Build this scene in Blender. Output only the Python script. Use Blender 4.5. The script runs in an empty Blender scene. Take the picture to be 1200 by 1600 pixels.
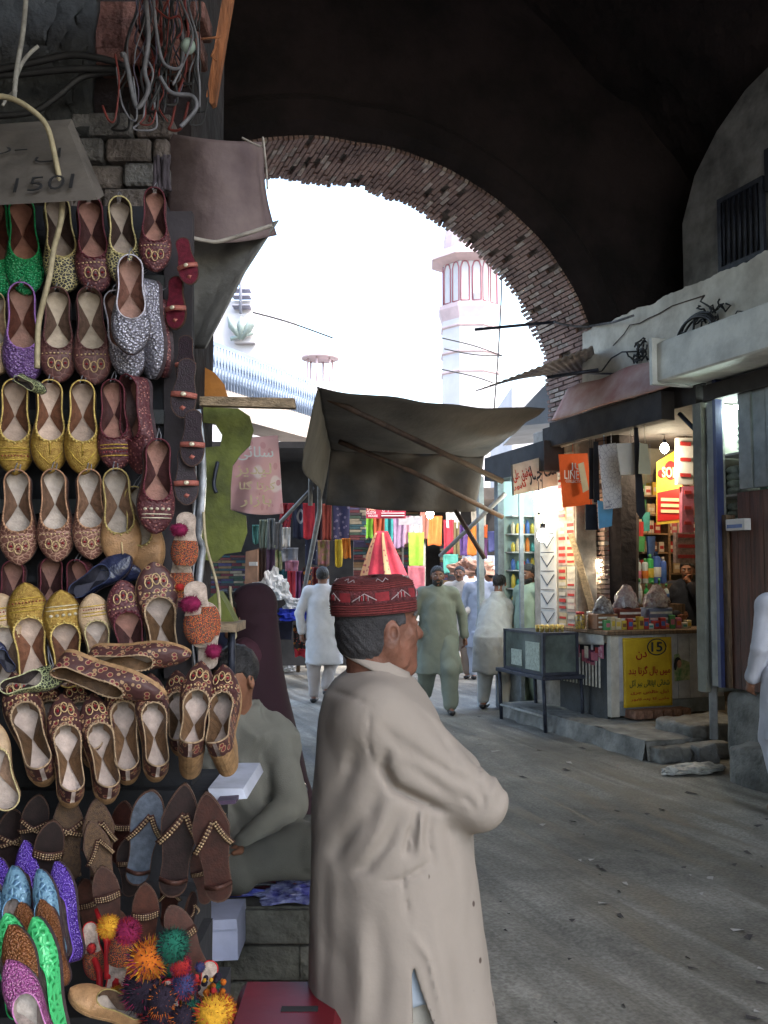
import bpy, bmesh, math, random
import numpy as np
from mathutils import Vector, Matrix, noise
R = math.radians
scene = bpy.context.scene
COL = scene.collection
random.seed(7)
# ------------------------------------------------------------------ camera
CAMH = 1.62; YAW = R(20); FPX = 1500.0; HOR = 895.0
PITCH = math.atan((HOR - 800) / FPX)
cd = bpy.data.cameras.new('camera'); cam = bpy.data.objects.new('camera', cd); COL.objects.link(cam)
cd.sensor_fit = 'VERTICAL'; cd.sensor_height = 36; cd.lens = 36 * FPX / 1600
cd.clip_start = 0.05; cd.clip_end = 600
cam.location = (0, 0, CAMH); cam.rotation_euler = (math.pi / 2 + PITCH, 0, -YAW)
scene.camera = cam
# ------------------------------------------------------------------ world, sun, exposure
SUN_EL, SUN_AZ = R(58), R(150)
w = bpy.data.worlds.new("World"); scene.world = w; w.use_nodes = True
nt = w.node_tree; nt.nodes.clear()
sky = nt.nodes.new('ShaderNodeTexSky'); sky.sky_type = 'NISHITA'; sky.sun_disc = False
sky.sun_elevation = SUN_EL; sky.sun_rotation = SUN_AZ; sky.air_density = 1.4; sky.dust_density = 3.4
bg = nt.nodes.new('ShaderNodeBackground'); bg.inputs[1].default_value = 0.15
wo = nt.nodes.new('ShaderNodeOutputWorld')
nt.links.new(sky.outputs[0], bg.inputs[0]); nt.links.new(bg.outputs[0], wo.inputs[0])
sl = bpy.data.lights.new('sun', 'SUN'); sl.energy = .9; sl.angle = R(14); sl.color = (1, .95, .88)
so = bpy.data.objects.new('sun', sl); COL.objects.link(so)
_sd = Vector((math.sin(SUN_AZ) * math.cos(SUN_EL), math.cos(SUN_AZ) * math.cos(SUN_EL), math.sin(SUN_EL)))
so.rotation_euler = _sd.to_track_quat('Z', 'Y').to_euler()
vs = scene.view_settings; vs.view_transform = 'Standard'; vs.look = 'None'; vs.gamma = 1; vs.exposure = 2.6
scene.cycles.max_bounces = 8; scene.cycles.diffuse_bounces = 5
try: scene.cycles.sample_clamp_indirect = 6
except Exception: pass
# ------------------------------------------------------------------ pixel helpers (photo pixels 1200x1600)
FW = Vector((math.sin(YAW), math.cos(YAW), 0)); RT = Vector((math.cos(YAW), -math.sin(YAW), 0)); UP = Vector((0, 0, 1))
def ray(px, py):
    u = (px - 600) / FPX; v = (800 - py) / FPX
    f = math.cos(PITCH) - v * math.sin(PITCH); z = v * math.cos(PITCH) + math.sin(PITCH)
    return FW + RT * (u / f) + UP * (z / f)
C0 = Vector((0, 0, CAMH))
def at(px, py, d): return C0 + ray(px, py) * d
def onx(px, py, X): r = ray(px, py); return C0 + r * (X / r.x)
def ony(px, py, Y): r = ray(px, py); return C0 + r * (Y / r.y)
def onz(px, py, Z=0.0): r = ray(px, py); return C0 + r * ((Z - CAMH) / r.z)
# ------------------------------------------------------------------ object helpers
def tag(o, label=None, cat=None, group=None, kind=None):
    if label: o['label'] = label
    if cat: o['category'] = cat
    if group: o['group'] = group
    if kind: o['kind'] = kind
    return o
def thing(name, label, cat, loc=(0, 0, 0), rz=0, group=None):
    o = bpy.data.objects.new(name, None); COL.objects.link(o); o.location = loc; o.rotation_euler = (0, 0, rz)
    o.empty_display_size = .1
    return tag(o, label, cat, group)
def mobj(name, me, parent=None, mats=None):
    o = bpy.data.objects.new(name, me); COL.objects.link(o)
    if mats is not None:
        for m in (mats if isinstance(mats, (list, tuple)) else [mats]): me.materials.append(m)
    if parent is not None: o.parent = parent
    return o
def place(o, loc=None, rot=None, mat=None):
    if mat is not None: o.matrix_world = mat
    else:
        if loc is not None: o.location = loc
        if rot is not None: o.rotation_euler = rot
    return o
def frame(o, x, y, z):            # matrix from origin + three axes
    return Matrix(((x.x, y.x, z.x, o.x), (x.y, y.y, z.y, o.y), (x.z, y.z, z.z, o.z), (0, 0, 0, 1)))
def copy_tree(o, parent=None):
    c = o.copy(); COL.objects.link(c)
    if parent is not None:
        c.parent = parent
    for ch in list(o.children): copy_tree(ch, c)
    return c
class MB:
    """collects verts/faces, then links them as one mesh object"""
    def __init__(s): s.v = []; s.f = []; s.m = []; s.sm = []
    def add(s, vs, fs, mi=0, sm=False, M=None):
        n = len(s.v)
        for v in vs:
            v = Vector(v)
            if M is not None: v = M @ v
            s.v.append(tuple(v))
        for f in fs: s.f.append(tuple(i + n for i in f)); s.m.append(mi); s.sm.append(sm)
        return s
    def box(s, a, b, mi=0, M=None, bev=0):
        x0, y0, z0 = a; x1, y1, z1 = b
        if bev:
            e = bev; vs = []; idx = {}
            for sx in (0, 1):
                for sy in (0, 1):
                    for sz in (0, 1):
                        X = (x0, x1)[sx]; Y = (y0, y1)[sy]; Z = (z0, z1)[sz]
                        dx = e * (1 - 2 * sx); dy = e * (1 - 2 * sy); dz = e * (1 - 2 * sz)
                        idx[(sx, sy, sz, 0)] = len(vs); vs.append((X, Y + dy, Z + dz))
                        idx[(sx, sy, sz, 1)] = len(vs); vs.append((X + dx, Y, Z + dz))
                        idx[(sx, sy, sz, 2)] = len(vs); vs.append((X + dx, Y + dy, Z))
            bm = bmesh.new()
            for v in vs: bm.verts.new(v)
            r = bmesh.ops.convex_hull(bm, input=bm.verts); bm.verts.index_update()
            bm.verts.ensure_lookup_table()
            fs = [tuple(v.index for v in f.verts) for f in bm.faces]; vv = [tuple(v.co) for v in bm.verts]
            bm.free(); return s.add(vv, fs, mi, False, M)
        vs = [(x0, y0, z0), (x1, y0, z0), (x1, y1, z0), (x0, y1, z0), (x0, y0, z1), (x1, y0, z1), (x1, y1, z1), (x0, y1, z1)]
        return s.add(vs, [(0, 3, 2, 1), (4, 5, 6, 7), (0, 1, 5, 4), (1, 2, 6, 5), (2, 3, 7, 6), (3, 0, 4, 7)], mi, False, M)
    def tube(s, pts, r, n=8, mi=0, cap=True, sm=True, M=None, flat=1.0):
        pts = [Vector(p) for p in pts]; k = len(pts)
        rs = r if isinstance(r, (list, tuple)) else [r] * k
        vs = []; up = None
        for i, p in enumerate(pts):
            t = (pts[min(i + 1, k - 1)] - pts[max(i - 1, 0)])
            if t.length < 1e-9: t = Vector((0, 0, 1))
            t.normalize()
            if up is None:
                up = Vector((0, 0, 1)) if abs(t.z) < .9 else Vector((1, 0, 0))
            a = t.cross(up)
            if a.length < 1e-4: a = t.orthogonal()
            a.normalize(); b = a.cross(t).normalized(); up = b
            for j in range(n):
                th = 2 * math.pi * j / n
                vs.append(p + (a * math.cos(th) + b * math.sin(th) * flat) * rs[i])
        fs = []
        for i in range(k - 1):
            for j in range(n):
                fs.append((i * n + j, i * n + (j + 1) % n, (i + 1) * n + (j + 1) % n, (i + 1) * n + j))
        if cap:
            fs.append(tuple(range(n - 1, -1, -1))); fs.append(tuple((k - 1) * n + j for j in range(n)))
        return s.add(vs, fs, mi, sm, M)
    def lathe(s, prof, n=16, mi=0, M=None, sm=True, c=(0, 0, 0)):
        vs = []; k = len(prof)
        for (r, z) in prof:
            for j in range(n):
                th = 2 * math.pi * j / n; vs.append((c[0] + r * math.cos(th), c[1] + r * math.sin(th), c[2] + z))
        fs = [(i * n + j, i * n + (j + 1) % n, (i + 1) * n + (j + 1) % n, (i + 1) * n + j) for i in range(k - 1) for j in range(n)]
        if prof[0][0] > 1e-6: fs.append(tuple(range(n - 1, -1, -1)))
        if prof[-1][0] > 1e-6: fs.append(tuple((k - 1) * n + j for j in range(n)))
        return s.add(vs, fs, mi, sm, M)
    def ball(s, c, r, mi=0, n=8, M=None):
        k = max(4, n // 2 + 1); rr = r if isinstance(r, (tuple, list)) else (r, r, r)
        vs = []; fs = []
        for i in range(k + 1):
            ph = math.pi * i / k
            for j in range(n):
                th = 2 * math.pi * j / n
                vs.append((c[0] + rr[0] * math.sin(ph) * math.cos(th), c[1] + rr[1] * math.sin(ph) * math.sin(th), c[2] - rr[2] * math.cos(ph)))
        for i in range(k):
            for j in range(n): fs.append((i * n + j, i * n + (j + 1) % n, (i + 1) * n + (j + 1) % n, (i + 1) * n + j))
        return s.add(vs, fs, mi, True, M)
    def grid(s, fn, nu, nv, mi=0, sm=True, thick=0, M=None):
        """fn(u,v)->Vector; u,v in 0..1; optional thickness along the sheet normal"""
        P = [[Vector(fn(i / nu, j / nv)) for j in range(nv + 1)] for i in range(nu + 1)]
        W = nv + 1; vs = [P[i][j] for i in range(nu + 1) for j in range(W)]
        fs = [(i * W + j, (i + 1) * W + j, (i + 1) * W + j + 1, i * W + j + 1) for i in range(nu) for j in range(nv)]
        if thick:
            n0 = len(vs); back = []
            for i in range(nu + 1):
                for j in range(W):
                    a = P[min(i + 1, nu)][j] - P[max(i - 1, 0)][j]; b = P[i][min(j + 1, nv)] - P[i][max(j - 1, 0)]
                    nn = a.cross(b)
                    if nn.length > 1e-12: nn.normalize()
                    back.append(P[i][j] - nn * thick)
            vs += back
            fs += [tuple(n0 + q for q in reversed(f)) for f in fs[:]]
            for i in range(nu):
                for j in (0, nv):
                    a, b = i * W + j, (i + 1) * W + j
                    fs.append((a, a + n0, b + n0, b) if j == 0 else (b, b + n0, a + n0, a))
            for j in range(nv):
                for i in (0, nu):
                    a, b = i * W + j, i * W + j + 1
                    fs.append((b, b + n0, a + n0, a) if i == 0 else (a, a + n0, b + n0, b))
        return s.add(vs, fs, mi, sm, M)
    def prism(s, pts, d, mi=0, M=None):
        """pts: planar 3D polygon, d: extrusion vector"""
        n = len(pts); d = Vector(d); pts = [Vector(p) for p in pts]
        vs = pts + [p + d for p in pts]
        fs = [tuple(range(n)), tuple(range(2 * n - 1, n - 1, -1))] + [(i, i + n, (i + 1) % n + n, (i + 1) % n) for i in range(n)]
        return s.add(vs, fs, mi, False, M)
    def build(s, name, mats, parent=None, fix=True):
        me = bpy.data.meshes.new(name); me.from_pydata(s.v, [], s.f)
        for p, m, q in zip(me.polygons, s.m, s.sm): p.material_index = m; p.use_smooth = q
        if fix:
            bm = bmesh.new(); bm.from_mesh(me); bmesh.ops.recalc_face_normals(bm, faces=bm.faces); bm.to_mesh(me); bm.free()
        return mobj(name, me, parent, mats)
# ------------------------------------------------------------------ materials
MATS = {}
def mat(name, col, rough=.8, var=.25, scale=8, bump=.0, bscale=None, metal=0, col2=None, emit=None, alpha=None, coat=0, trans=0, stretch=None, detail=6, sheen=0):
    if name in MATS: return MATS[name]
    m = bpy.data.materials.new(name); m.use_nodes = True; t = m.node_tree; b = t.nodes['Principled BSDF']
    N = t.nodes.new; L = t.links.new
    tc = N('ShaderNodeTexCoord'); mp = N('ShaderNodeMapping'); L(tc.outputs['Object'], mp.inputs[0])
    if stretch: mp.inputs['Scale'].default_value = stretch
    nz = N('ShaderNodeTexNoise'); nz.inputs['Scale'].default_value = scale; nz.inputs['Detail'].default_value = detail
    nz.inputs['Roughness'].default_value = .62
    L(mp.outputs[0], nz.inputs['Vector'])
    cr = N('ShaderNodeValToRGB'); e = cr.color_ramp.elements
    c2 = col2 if col2 else tuple(c * (1 - var) for c in col); c1 = col if col2 else tuple(min(1, c * (1 + var * .6)) for c in col)
    e[0].position = .36; e[1].position = .64
    e[0].color = (*c2, 1); e[1].color = (*c1, 1)
    L(nz.outputs['Fac'], cr.inputs[0]); L(cr.outputs[0], b.inputs['Base Color'])
    b.inputs['Roughness'].default_value = rough; b.inputs['Metallic'].default_value = metal
    if bump:
        n2 = N('ShaderNodeTexNoise'); n2.inputs['Scale'].default_value = bscale or scale * 4; n2.inputs['Detail'].default_value = 5
        L(mp.outputs[0], n2.inputs['Vector'])
        bp = N('ShaderNodeBump'); bp.inputs['Strength'].default_value = min(1, bump); bp.inputs['Distance'].default_value = .01 * max(1, bump)
        L(n2.outputs['Fac'], bp.inputs['Height']); L(bp.outputs[0], b.inputs['Normal'])
    if emit:
        b.inputs['Emission Color'].default_value = (*emit[0], 1); b.inputs['Emission Strength'].default_value = emit[1]
    if coat: b.inputs['Coat Weight'].default_value = coat
    if trans: b.inputs['Transmission Weight'].default_value = trans
    if sheen: b.inputs['Sheen Weight'].default_value = sheen
    if alpha is not None: b.inputs['Alpha'].default_value = alpha
    MATS[name] = m; return m
def patmat(name, base, spots, scale=60, rough=.6, metal=0, kind='vor', thr=.32, spots2=None, bump=.6, width=.1, coord='Object'):
    """embroidery / print: cells of colour on a ground"""
    if name in MATS: return MATS[name]
    m = bpy.data.materials.new(name); m.use_nodes = True; t = m.node_tree; b = t.nodes['Principled BSDF']
    N = t.nodes.new; L = t.links.new
    tc = N('ShaderNodeTexCoord'); v = N('ShaderNodeTexVoronoi'); v.inputs['Scale'].default_value = scale
    L(tc.outputs[coord], v.inputs['Vector'])
    if kind == 'edge': v.feature = 'DISTANCE_TO_EDGE'
    cr = N('ShaderNodeValToRGB'); cr.color_ramp.interpolation = 'LINEAR'; e = cr.color_ramp.elements
    if kind == 'ring':
        e[0].position = 0; e[0].color = (*(spots2 or base), 1); e[1].position = thr - width; e[1].color = (*(spots2 or base), 1)
        a = e.new(thr - width + .02); a.color = (*spots, 1); a = e.new(thr); a.color = (*spots, 1)
        a = e.new(thr + .03); a.color = (*base, 1)
    else:
        e[0].position = thr * .8; e[0].color = (*spots, 1); e[1].position = thr; e[1].color = (*base, 1)
    L(v.outputs['Distance'], cr.inputs[0])
    out = cr.outputs[0]
    if spots2 and kind != 'ring':
        v2 = N('ShaderNodeTexVoronoi'); v2.inputs['Scale'].default_value = scale * 2.3; L(tc.outputs[coord], v2.inputs['Vector'])
        lt = N('ShaderNodeMath'); lt.operation = 'LESS_THAN'; lt.inputs[1].default_value = .25; L(v2.outputs['Distance'], lt.inputs[0])
        mx = N('ShaderNodeMix'); mx.data_type = 'RGBA'; L(lt.outputs[0], mx.inputs['Factor']); L(out, mx.inputs['A']); mx.inputs['B'].default_value = (*spots2, 1)
        out = mx.outputs['Result']
    L(out, b.inputs['Base Color']); b.inputs['Roughness'].default_value = rough; b.inputs['Metallic'].default_value = metal
    if bump:
        bp = N('ShaderNodeBump'); bp.inputs['Strength'].default_value = bump; bp.inputs['Distance'].default_value = .004
        L(v.outputs['Distance'], bp.inputs['Height']); L(bp.outputs[0], b.inputs['Normal'])
    MATS[name] = m; return m
# ------------------------------------------------------------------ writing
FORMS = {}
def _f(ch, iso, fin=None, ini=None, med=None): FORMS[ch] = (iso, fin or iso, ini, med)
for ch, base, n in [('ا', 0xFE8D, 2), ('ب', 0xFE8F, 4), ('ت', 0xFE95, 4), ('ج', 0xFE9D, 4), ('ح', 0xFEA1, 4), ('خ', 0xFEA5, 4), ('د', 0xFEA9, 2),
                    ('ر', 0xFEAD, 2), ('ز', 0xFEAF, 2), ('س', 0xFEB1, 4), ('ش', 0xFEB5, 4), ('ص', 0xFEB9, 4), ('ط', 0xFEC1, 4), ('ع', 0xFEC9, 4),
                    ('ف', 0xFED1, 4), ('ق', 0xFED5, 4), ('ل', 0xFEDD, 4), ('م', 0xFEE1, 4), ('ن', 0xFEE5, 4), ('و', 0xFEED, 2), ('پ', 0xFB56, 4),
                    ('چ', 0xFB7A, 4), ('ک', 0xFB8E, 4), ('گ', 0xFB92, 4), ('ں', 0xFB9E, 2), ('ہ', 0xFBA6, 4), ('ی', 0xFBFC, 4), ('ے', 0xFBAE, 2), ('ئ', 0xFE89, 4), ('آ', 0xFE81, 2)]:
    _f(ch, chr(base), chr(base + 1), chr(base + 2) if n == 4 else None, chr(base + 3) if n == 4 else None)
def urdu(s):
    out = []
    for wd in s.split(' '):
        r = ''
        for i, c in enumerate(wd):
            if c not in FORMS: r += c; continue
            pj = i > 0 and wd[i - 1] in FORMS and FORMS[wd[i - 1]][2] is not None
            nj = i < len(wd) - 1 and wd[i + 1] in FORMS and FORMS[c][2] is not None
            F = FORMS[c]; r += F[3] if pj and nj else F[2] if nj else F[1] if pj else F[0]
        out.append(r[::-1])
    return ' '.join(reversed(out))
def text(name, s, w, h, M, m, parent=None, thick=.0015, bold=0.0, shear=0):
    """lettering fitted into a w x h box centred on M's origin, lying in M's xy plane"""
    c = bpy.data.curves.new('t', 'FONT'); c.body = s; c.extrude = .01; c.offset = bold; c.shear = shear; c.resolution_u = 3
    o = bpy.data.objects.new('t', c); COL.objects.link(o)
    dg = bpy.context.evaluated_depsgraph_get(); dg.update()
    me = bpy.data.meshes.new_from_object(o.evaluated_get(dg)); bpy.data.objects.remove(o); bpy.data.curves.remove(c)
    me.name = name
    co = np.empty(len(me.vertices) * 3); me.vertices.foreach_get('co', co); co = co.reshape(-1, 3)
    lo = co.min(0); hi = co.max(0); sz = np.maximum(hi - lo, 1e-6)
    co = (co - (lo + hi) / 2) / sz * np.array([w, h, thick]) + np.array([0, 0, thick / 2])
    me.vertices.foreach_set('co', co.ravel()); me.update(); me.materials.clear()
    o = mobj(name, me, None, m)
    if parent is not None:
        o.parent = parent; o.matrix_parent_inverse = Matrix()
        bpy.context.view_layer.update()
        o.matrix_local = parent.matrix_world.inverted() @ M
    else: o.matrix_world = M
    return o
# ------------------------------------------------------------------ implicit surfaces (bodies and clothes)
def surfnets(fn, lo, hi, h):
    lo = np.array(lo, float); hi = np.array(hi, float); n = np.ceil((hi - lo) / h).astype(int) + 1
    ax = [lo[i] + h * np.arange(n[i]) for i in range(3)]
    P = np.stack(np.meshgrid(*ax, indexing='ij'), -1)
    V = np.empty(P.shape[:3], np.float32)
    for i in range(P.shape[0]): V[i] = fn(P[i].reshape(-1, 3)).reshape(P.shape[1:3])
    S = V < 0
    c = [(a, b, d) for a in (0, 1) for b in (0, 1) for d in (0, 1)]
    nx, ny, nz = n - 1
    sh = lambda A, q: A[q[0]:q[0] + nx, q[1]:q[1] + ny, q[2]:q[2] + nz]
    cnt = sum(sh(S, q).astype(int) for q in c); act = (cnt > 0) & (cnt < 8)
    idx = -np.ones(act.shape, int); I = np.argwhere(act); idx[act] = np.arange(len(I))
    acc = np.zeros((len(I), 3)); k = np.zeros(len(I))
    for a in range(8):
        for b in range(a + 1, 8):
            qa, qb = np.array(c[a]), np.array(c[b])
            if np.abs(qa - qb).sum() != 1: continue
            va = V[I[:, 0] + qa[0], I[:, 1] + qa[1], I[:, 2] + qa[2]]; vb = V[I[:, 0] + qb[0], I[:, 1] + qb[1], I[:, 2] + qb[2]]
            m = (va < 0) != (vb < 0); t = np.where(m, va / np.where(m, va - vb, 1), 0)
            acc += np.where(m[:, None], qa + t[:, None] * (qb - qa), 0); k += m
    verts = lo + h * (I + acc / k[:, None])
    faces = []
    for d in range(3):
        e, f = (d + 1) % 3, (d + 2) % 3
        s0 = [slice(None)] * 3; s1 = [slice(None)] * 3; s0[d] = slice(0, n[d] - 1); s1[d] = slice(1, n[d])
        for q in (e, f): s0[q] = slice(1, n[q] - 1); s1[q] = slice(1, n[q] - 1)
        A, B = S[tuple(s0)], S[tuple(s1)]; J = np.argwhere(A != B)
        if not len(J): continue
        flip = A[tuple(J.T)]
        J = J.copy(); J[:, e] += 1; J[:, f] += 1
        def g(de, df):
            Q = J.copy(); Q[:, e] += de; Q[:, f] += df; return idx[tuple(Q.T)]
        q = np.stack([g(-1, -1), g(0, -1), g(0, 0), g(-1, 0)], 1)
        q[~flip] = q[~flip][:, ::-1]; faces.append(q)
    F = np.concatenate(faces); F = F[(F >= 0).all(1)]
    return verts, F
def smin(a, b, k):
    h = np.clip(.5 + .5 * (b - a) / k, 0, 1); return b * (1 - h) + a * h - k * h * (1 - h)
def cone(P, a, b, ra, rb):
    a = np.array(a, float); b = np.array(b, float); ab = b - a; t = np.clip(((P - a) @ ab) / max(ab @ ab, 1e-9), 0, 1)
    return np.linalg.norm(P - a - t[:, None] * ab, axis=1) - (ra + (rb - ra) * t)
def ell(P, c, r, M=None):
    q = P - np.array(c, float)
    if M is not None: q = q @ M
    r = np.array(r, float); k = np.linalg.norm(q / r, axis=1); return (k - 1) * r.min() * np.clip(k, .2, 1.2) ** 0
def rotz(a): c, s = math.cos(a), math.sin(a); return np.array([[c, -s, 0], [s, c, 0], [0, 0, 1.]])
def roty(a): c, s = math.cos(a), math.sin(a); return np.array([[c, 0, s], [0, 1, 0], [-s, 0, c]])
def rotx(a): c, s = math.cos(a), math.sin(a); return np.array([[1, 0, 0], [0, c, -s], [0, s, c]])
def mesh_sdf(name, parts, mats, parent=None, matfn=None, smooth=0):
    """parts: list of (fn, lo, hi, h) joined in one mesh"""
    Vs = []; Fs = []; n = 0
    for fn, lo, hi, h in parts:
        v, f = surfnets(fn, lo, hi, h); Vs.append(v); Fs.append(f + n); n += len(v)
    V = np.concatenate(Vs); F = np.concatenate(Fs)
    me = bpy.data.meshes.new(name); me.vertices.add(len(V)); me.vertices.foreach_set('co', V.astype(np.float32).ravel())
    me.loops.add(len(F) * 4); me.loops.foreach_set('vertex_index', F.astype(np.int32).ravel())
    me.polygons.add(len(F)); me.polygons.foreach_set('loop_start', np.arange(0, len(F) * 4, 4, dtype=np.int32))
    me.update(calc_edges=True); me.validate()
    me.polygons.foreach_set('use_smooth', np.ones(len(me.polygons), bool))
    if matfn is not None and len(me.polygons) == len(F):
        cen = V[F].mean(1); me.polygons.foreach_set('material_index', matfn(cen).astype(np.int32))
    me.update()
    return mobj(name, me, parent, mats)
# ================================================================== SETTING
m_dirt = bpy.data.materials.new('street_dirt'); m_dirt.use_nodes = True
def _dirt():
    t = m_dirt.node_tree; b = t.nodes['Principled BSDF']; N = t.nodes.new; L = t.links.new
    tc = N('ShaderNodeTexCoord')
    n1 = N('ShaderNodeTexNoise'); n1.inputs['Scale'].default_value = .7; n1.inputs['Detail'].default_value = 12; n1.inputs['Roughness'].default_value = .68; L(tc.outputs['Object'], n1.inputs['Vector'])
    mp = N('ShaderNodeMapping'); mp.inputs['Scale'].default_value = (5, .45, 1); mp.inputs['Rotation'].default_value = (0, 0, R(-9)); L(tc.outputs['Object'], mp.inputs[0])
    n2 = N('ShaderNodeTexNoise'); n2.inputs['Scale'].default_value = 1.3; n2.inputs['Detail'].default_value = 6; n2.inputs['Distortion'].default_value = .6; L(mp.outputs[0], n2.inputs['Vector'])
    n3 = N('ShaderNodeTexNoise'); n3.inputs['Scale'].default_value = 55; n3.inputs['Detail'].default_value = 4; L(tc.outputs['Object'], n3.inputs['Vector'])
    r1 = N('ShaderNodeValToRGB'); e = r1.color_ramp.elements
    e[0].position = .36; e[0].color = (.082, .078, .068, 1); e[1].position = .62; e[1].color = (.235, .225, .20, 1); L(n1.outputs['Fac'], r1.inputs[0])
    r2 = N('ShaderNodeValToRGB'); e = r2.color_ramp.elements
    e[0].position = .38; e[0].color = (.50, .475, .44, 1); e[1].position = .6; e[1].color = (1.1, 1.1, 1.1, 1); L(n2.outputs['Fac'], r2.inputs[0])
    mx = N('ShaderNodeMix'); mx.data_type = 'RGBA'; mx.blend_type = 'MULTIPLY'; mx.inputs['Factor'].default_value = 1
    L(r1.outputs[0], mx.inputs['A']); L(r2.outputs[0], mx.inputs['B'])
    r3 = N('ShaderNodeValToRGB'); e = r3.color_ramp.elements
    e[0].position = .35; e[0].color = (.75, .73, .7, 1); e[1].position = .7; e[1].color = (1.25, 1.25, 1.22, 1); L(n3.outputs['Fac'], r3.inputs[0])
    m2 = N('ShaderNodeMix'); m2.data_type = 'RGBA'; m2.blend_type = 'MULTIPLY'; m2.inputs['Factor'].default_value = 1
    L(mx.outputs['Result'], m2.inputs['A']); L(r3.outputs[0], m2.inputs['B']); L(m2.outputs['Result'], b.inputs['Base Color'])
    rr = N('ShaderNodeMapRange'); rr.inputs[1].default_value = .35; rr.inputs[2].default_value = .6; rr.inputs[3].default_value = .55; rr.inputs[4].default_value = .95
    L(n2.outputs['Fac'], rr.inputs[0]); L(rr.outputs[0], b.inputs['Roughness'])
    ad = N('ShaderNodeMath'); ad.operation = 'MULTIPLY_ADD'; L(n3.outputs['Fac'], ad.inputs[0]); ad.inputs[1].default_value = .25; L(n2.outputs['Fac'], ad.inputs[2])
    bp = N('ShaderNodeBump'); bp.inputs['Strength'].default_value = .7; bp.inputs['Distance'].default_value = .03
    L(ad.outputs[0], bp.inputs['Height']); L(bp.outputs[0], b.inputs['Normal'])
_dirt()
def groundz(x, y):
    v = .02 * noise.noise(Vector((x * .8, y * .35, 0))) + .008 * noise.noise(Vector((x * 3, y * 2, 5)))
    a = x + .16 * (y - 5)                       # wheel ruts along the street
    for c in (2.1, 3.4, 4.1): v -= .024 * math.exp(-((a - c + .12 * noise.noise(Vector((c, y * .5, 1)))) / .09) ** 2)
    return v
g = MB()
def _g(u, v):
    x = -3 + 11 * u; y = -6 + 32 * v; return (x, y, groundz(x, y))
g.grid(_g, 180, 300)
ground = tag(g.build('ground', m_dirt), kind='structure')
g = MB(); g.box((-150, -60, -.35), (150, 260, -.08)); far_g = tag(g.build('far_ground', m_dirt), kind='structure')

m_plaster = mat('old_plaster', (.22, .215, .21), .92, .5, 2.2, 1.2, 14)
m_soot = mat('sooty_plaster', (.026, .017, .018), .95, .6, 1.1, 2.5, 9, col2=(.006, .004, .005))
m_brick = mat('arch_brick', (.36, .235, .20), .9, .5, 2.2, 1.5, 40, col2=(.16, .10, .09))
m_mortar = mat('mortar', (.11, .085, .07), .95, .5, 9, 1.5, 40)
m_white = mat('whitewash', (.70, .67, .60), .85, .3, 2.5, .8, 20, col2=(.42, .39, .34))
m_ledge = mat('pale_fascia', (.66, .66, .62), .7, .25, 3, .5, 20)
m_dark = mat('dark_void', (.015, .015, .018), .9, .3, 5)
m_wood = mat('old_wood', (.16, .10, .06), .8, .5, 6, .8, 30, stretch=(8, 8, 1))
m_wood2 = mat('pale_wood', (.30, .22, .14), .8, .4, 6, .8, 30, stretch=(1, 8, 8))
m_orangewood = mat('orange_plank', (.28, .10, .035), .8, .5, 5, .8, 30, stretch=(8, 8, 1))
m_iron = mat('dark_iron', (.035, .04, .06), .55, .4, 12, .3, metal=.4)
m_cable = mat('black_cable', (.02, .02, .022), .6, .3, 20)
m_cablegrey = mat('grey_cable', (.15, .15, .17), .6, .4, 20)
m_cablered = mat('red_cable', (.16, .025, .02), .6, .3, 20)
m_conc = mat('worn_concrete', (.20, .195, .18), .9, .45, 4, 1.5, 30)
# ---- gate: arch, vault, side walls
AY, AT = 8.85, 1.05
gate = thing('brick_gateway', 'sooty old brick gateway with a wide pointed arch spanning the street', 'gateway', (3, AY, 0))
def gpart(mb, name, m): o = mb.build(name, m); o.parent = gate; o.matrix_parent_inverse = Matrix.Translation((-3, -AY, 0)); return o
apx = ony(556, 222, AY); rp = [ony(x, y, AY) for x, y in ((612, 228), (700, 262), (780, 312), (850, 378), (900, 455), (928, 525))]
half = [(0, apx.z)] + [(p.x - apx.x, p.z) for p in rp]; half.append((half[-1][0] + .12, 3.2)); half.append((half[-1][0] + .03, 0))
def interp(pts, step):
    out = [pts[0]]
    for a, b in zip(pts, pts[1:]):
        L_ = math.hypot(b[0] - a[0], b[1] - a[1]); n = max(1, int(round(L_ / step)))
        for i in range(1, n + 1): out.append((a[0] + (b[0] - a[0]) * i / n, a[1] + (b[1] - a[1]) * i / n))
    return out
def smooth(p, it):
    for _ in range(it): p = [p[0]] + [((a[0] + 2 * b[0] + c[0]) / 4, (a[1] + 2 * b[1] + c[1]) / 4) for a, b, c in zip(p, p[1:], p[2:])] + [p[-1]]
    return p
hc = smooth(interp(half, .052), 14)
curve = [(apx.x - x, z) for x, z in reversed(hc)] + [(apx.x + x, z) for x, z in hc[1:]]
rnd = random.Random(3)
bk = MB(); mo = MB()
NB = len(curve)
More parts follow.
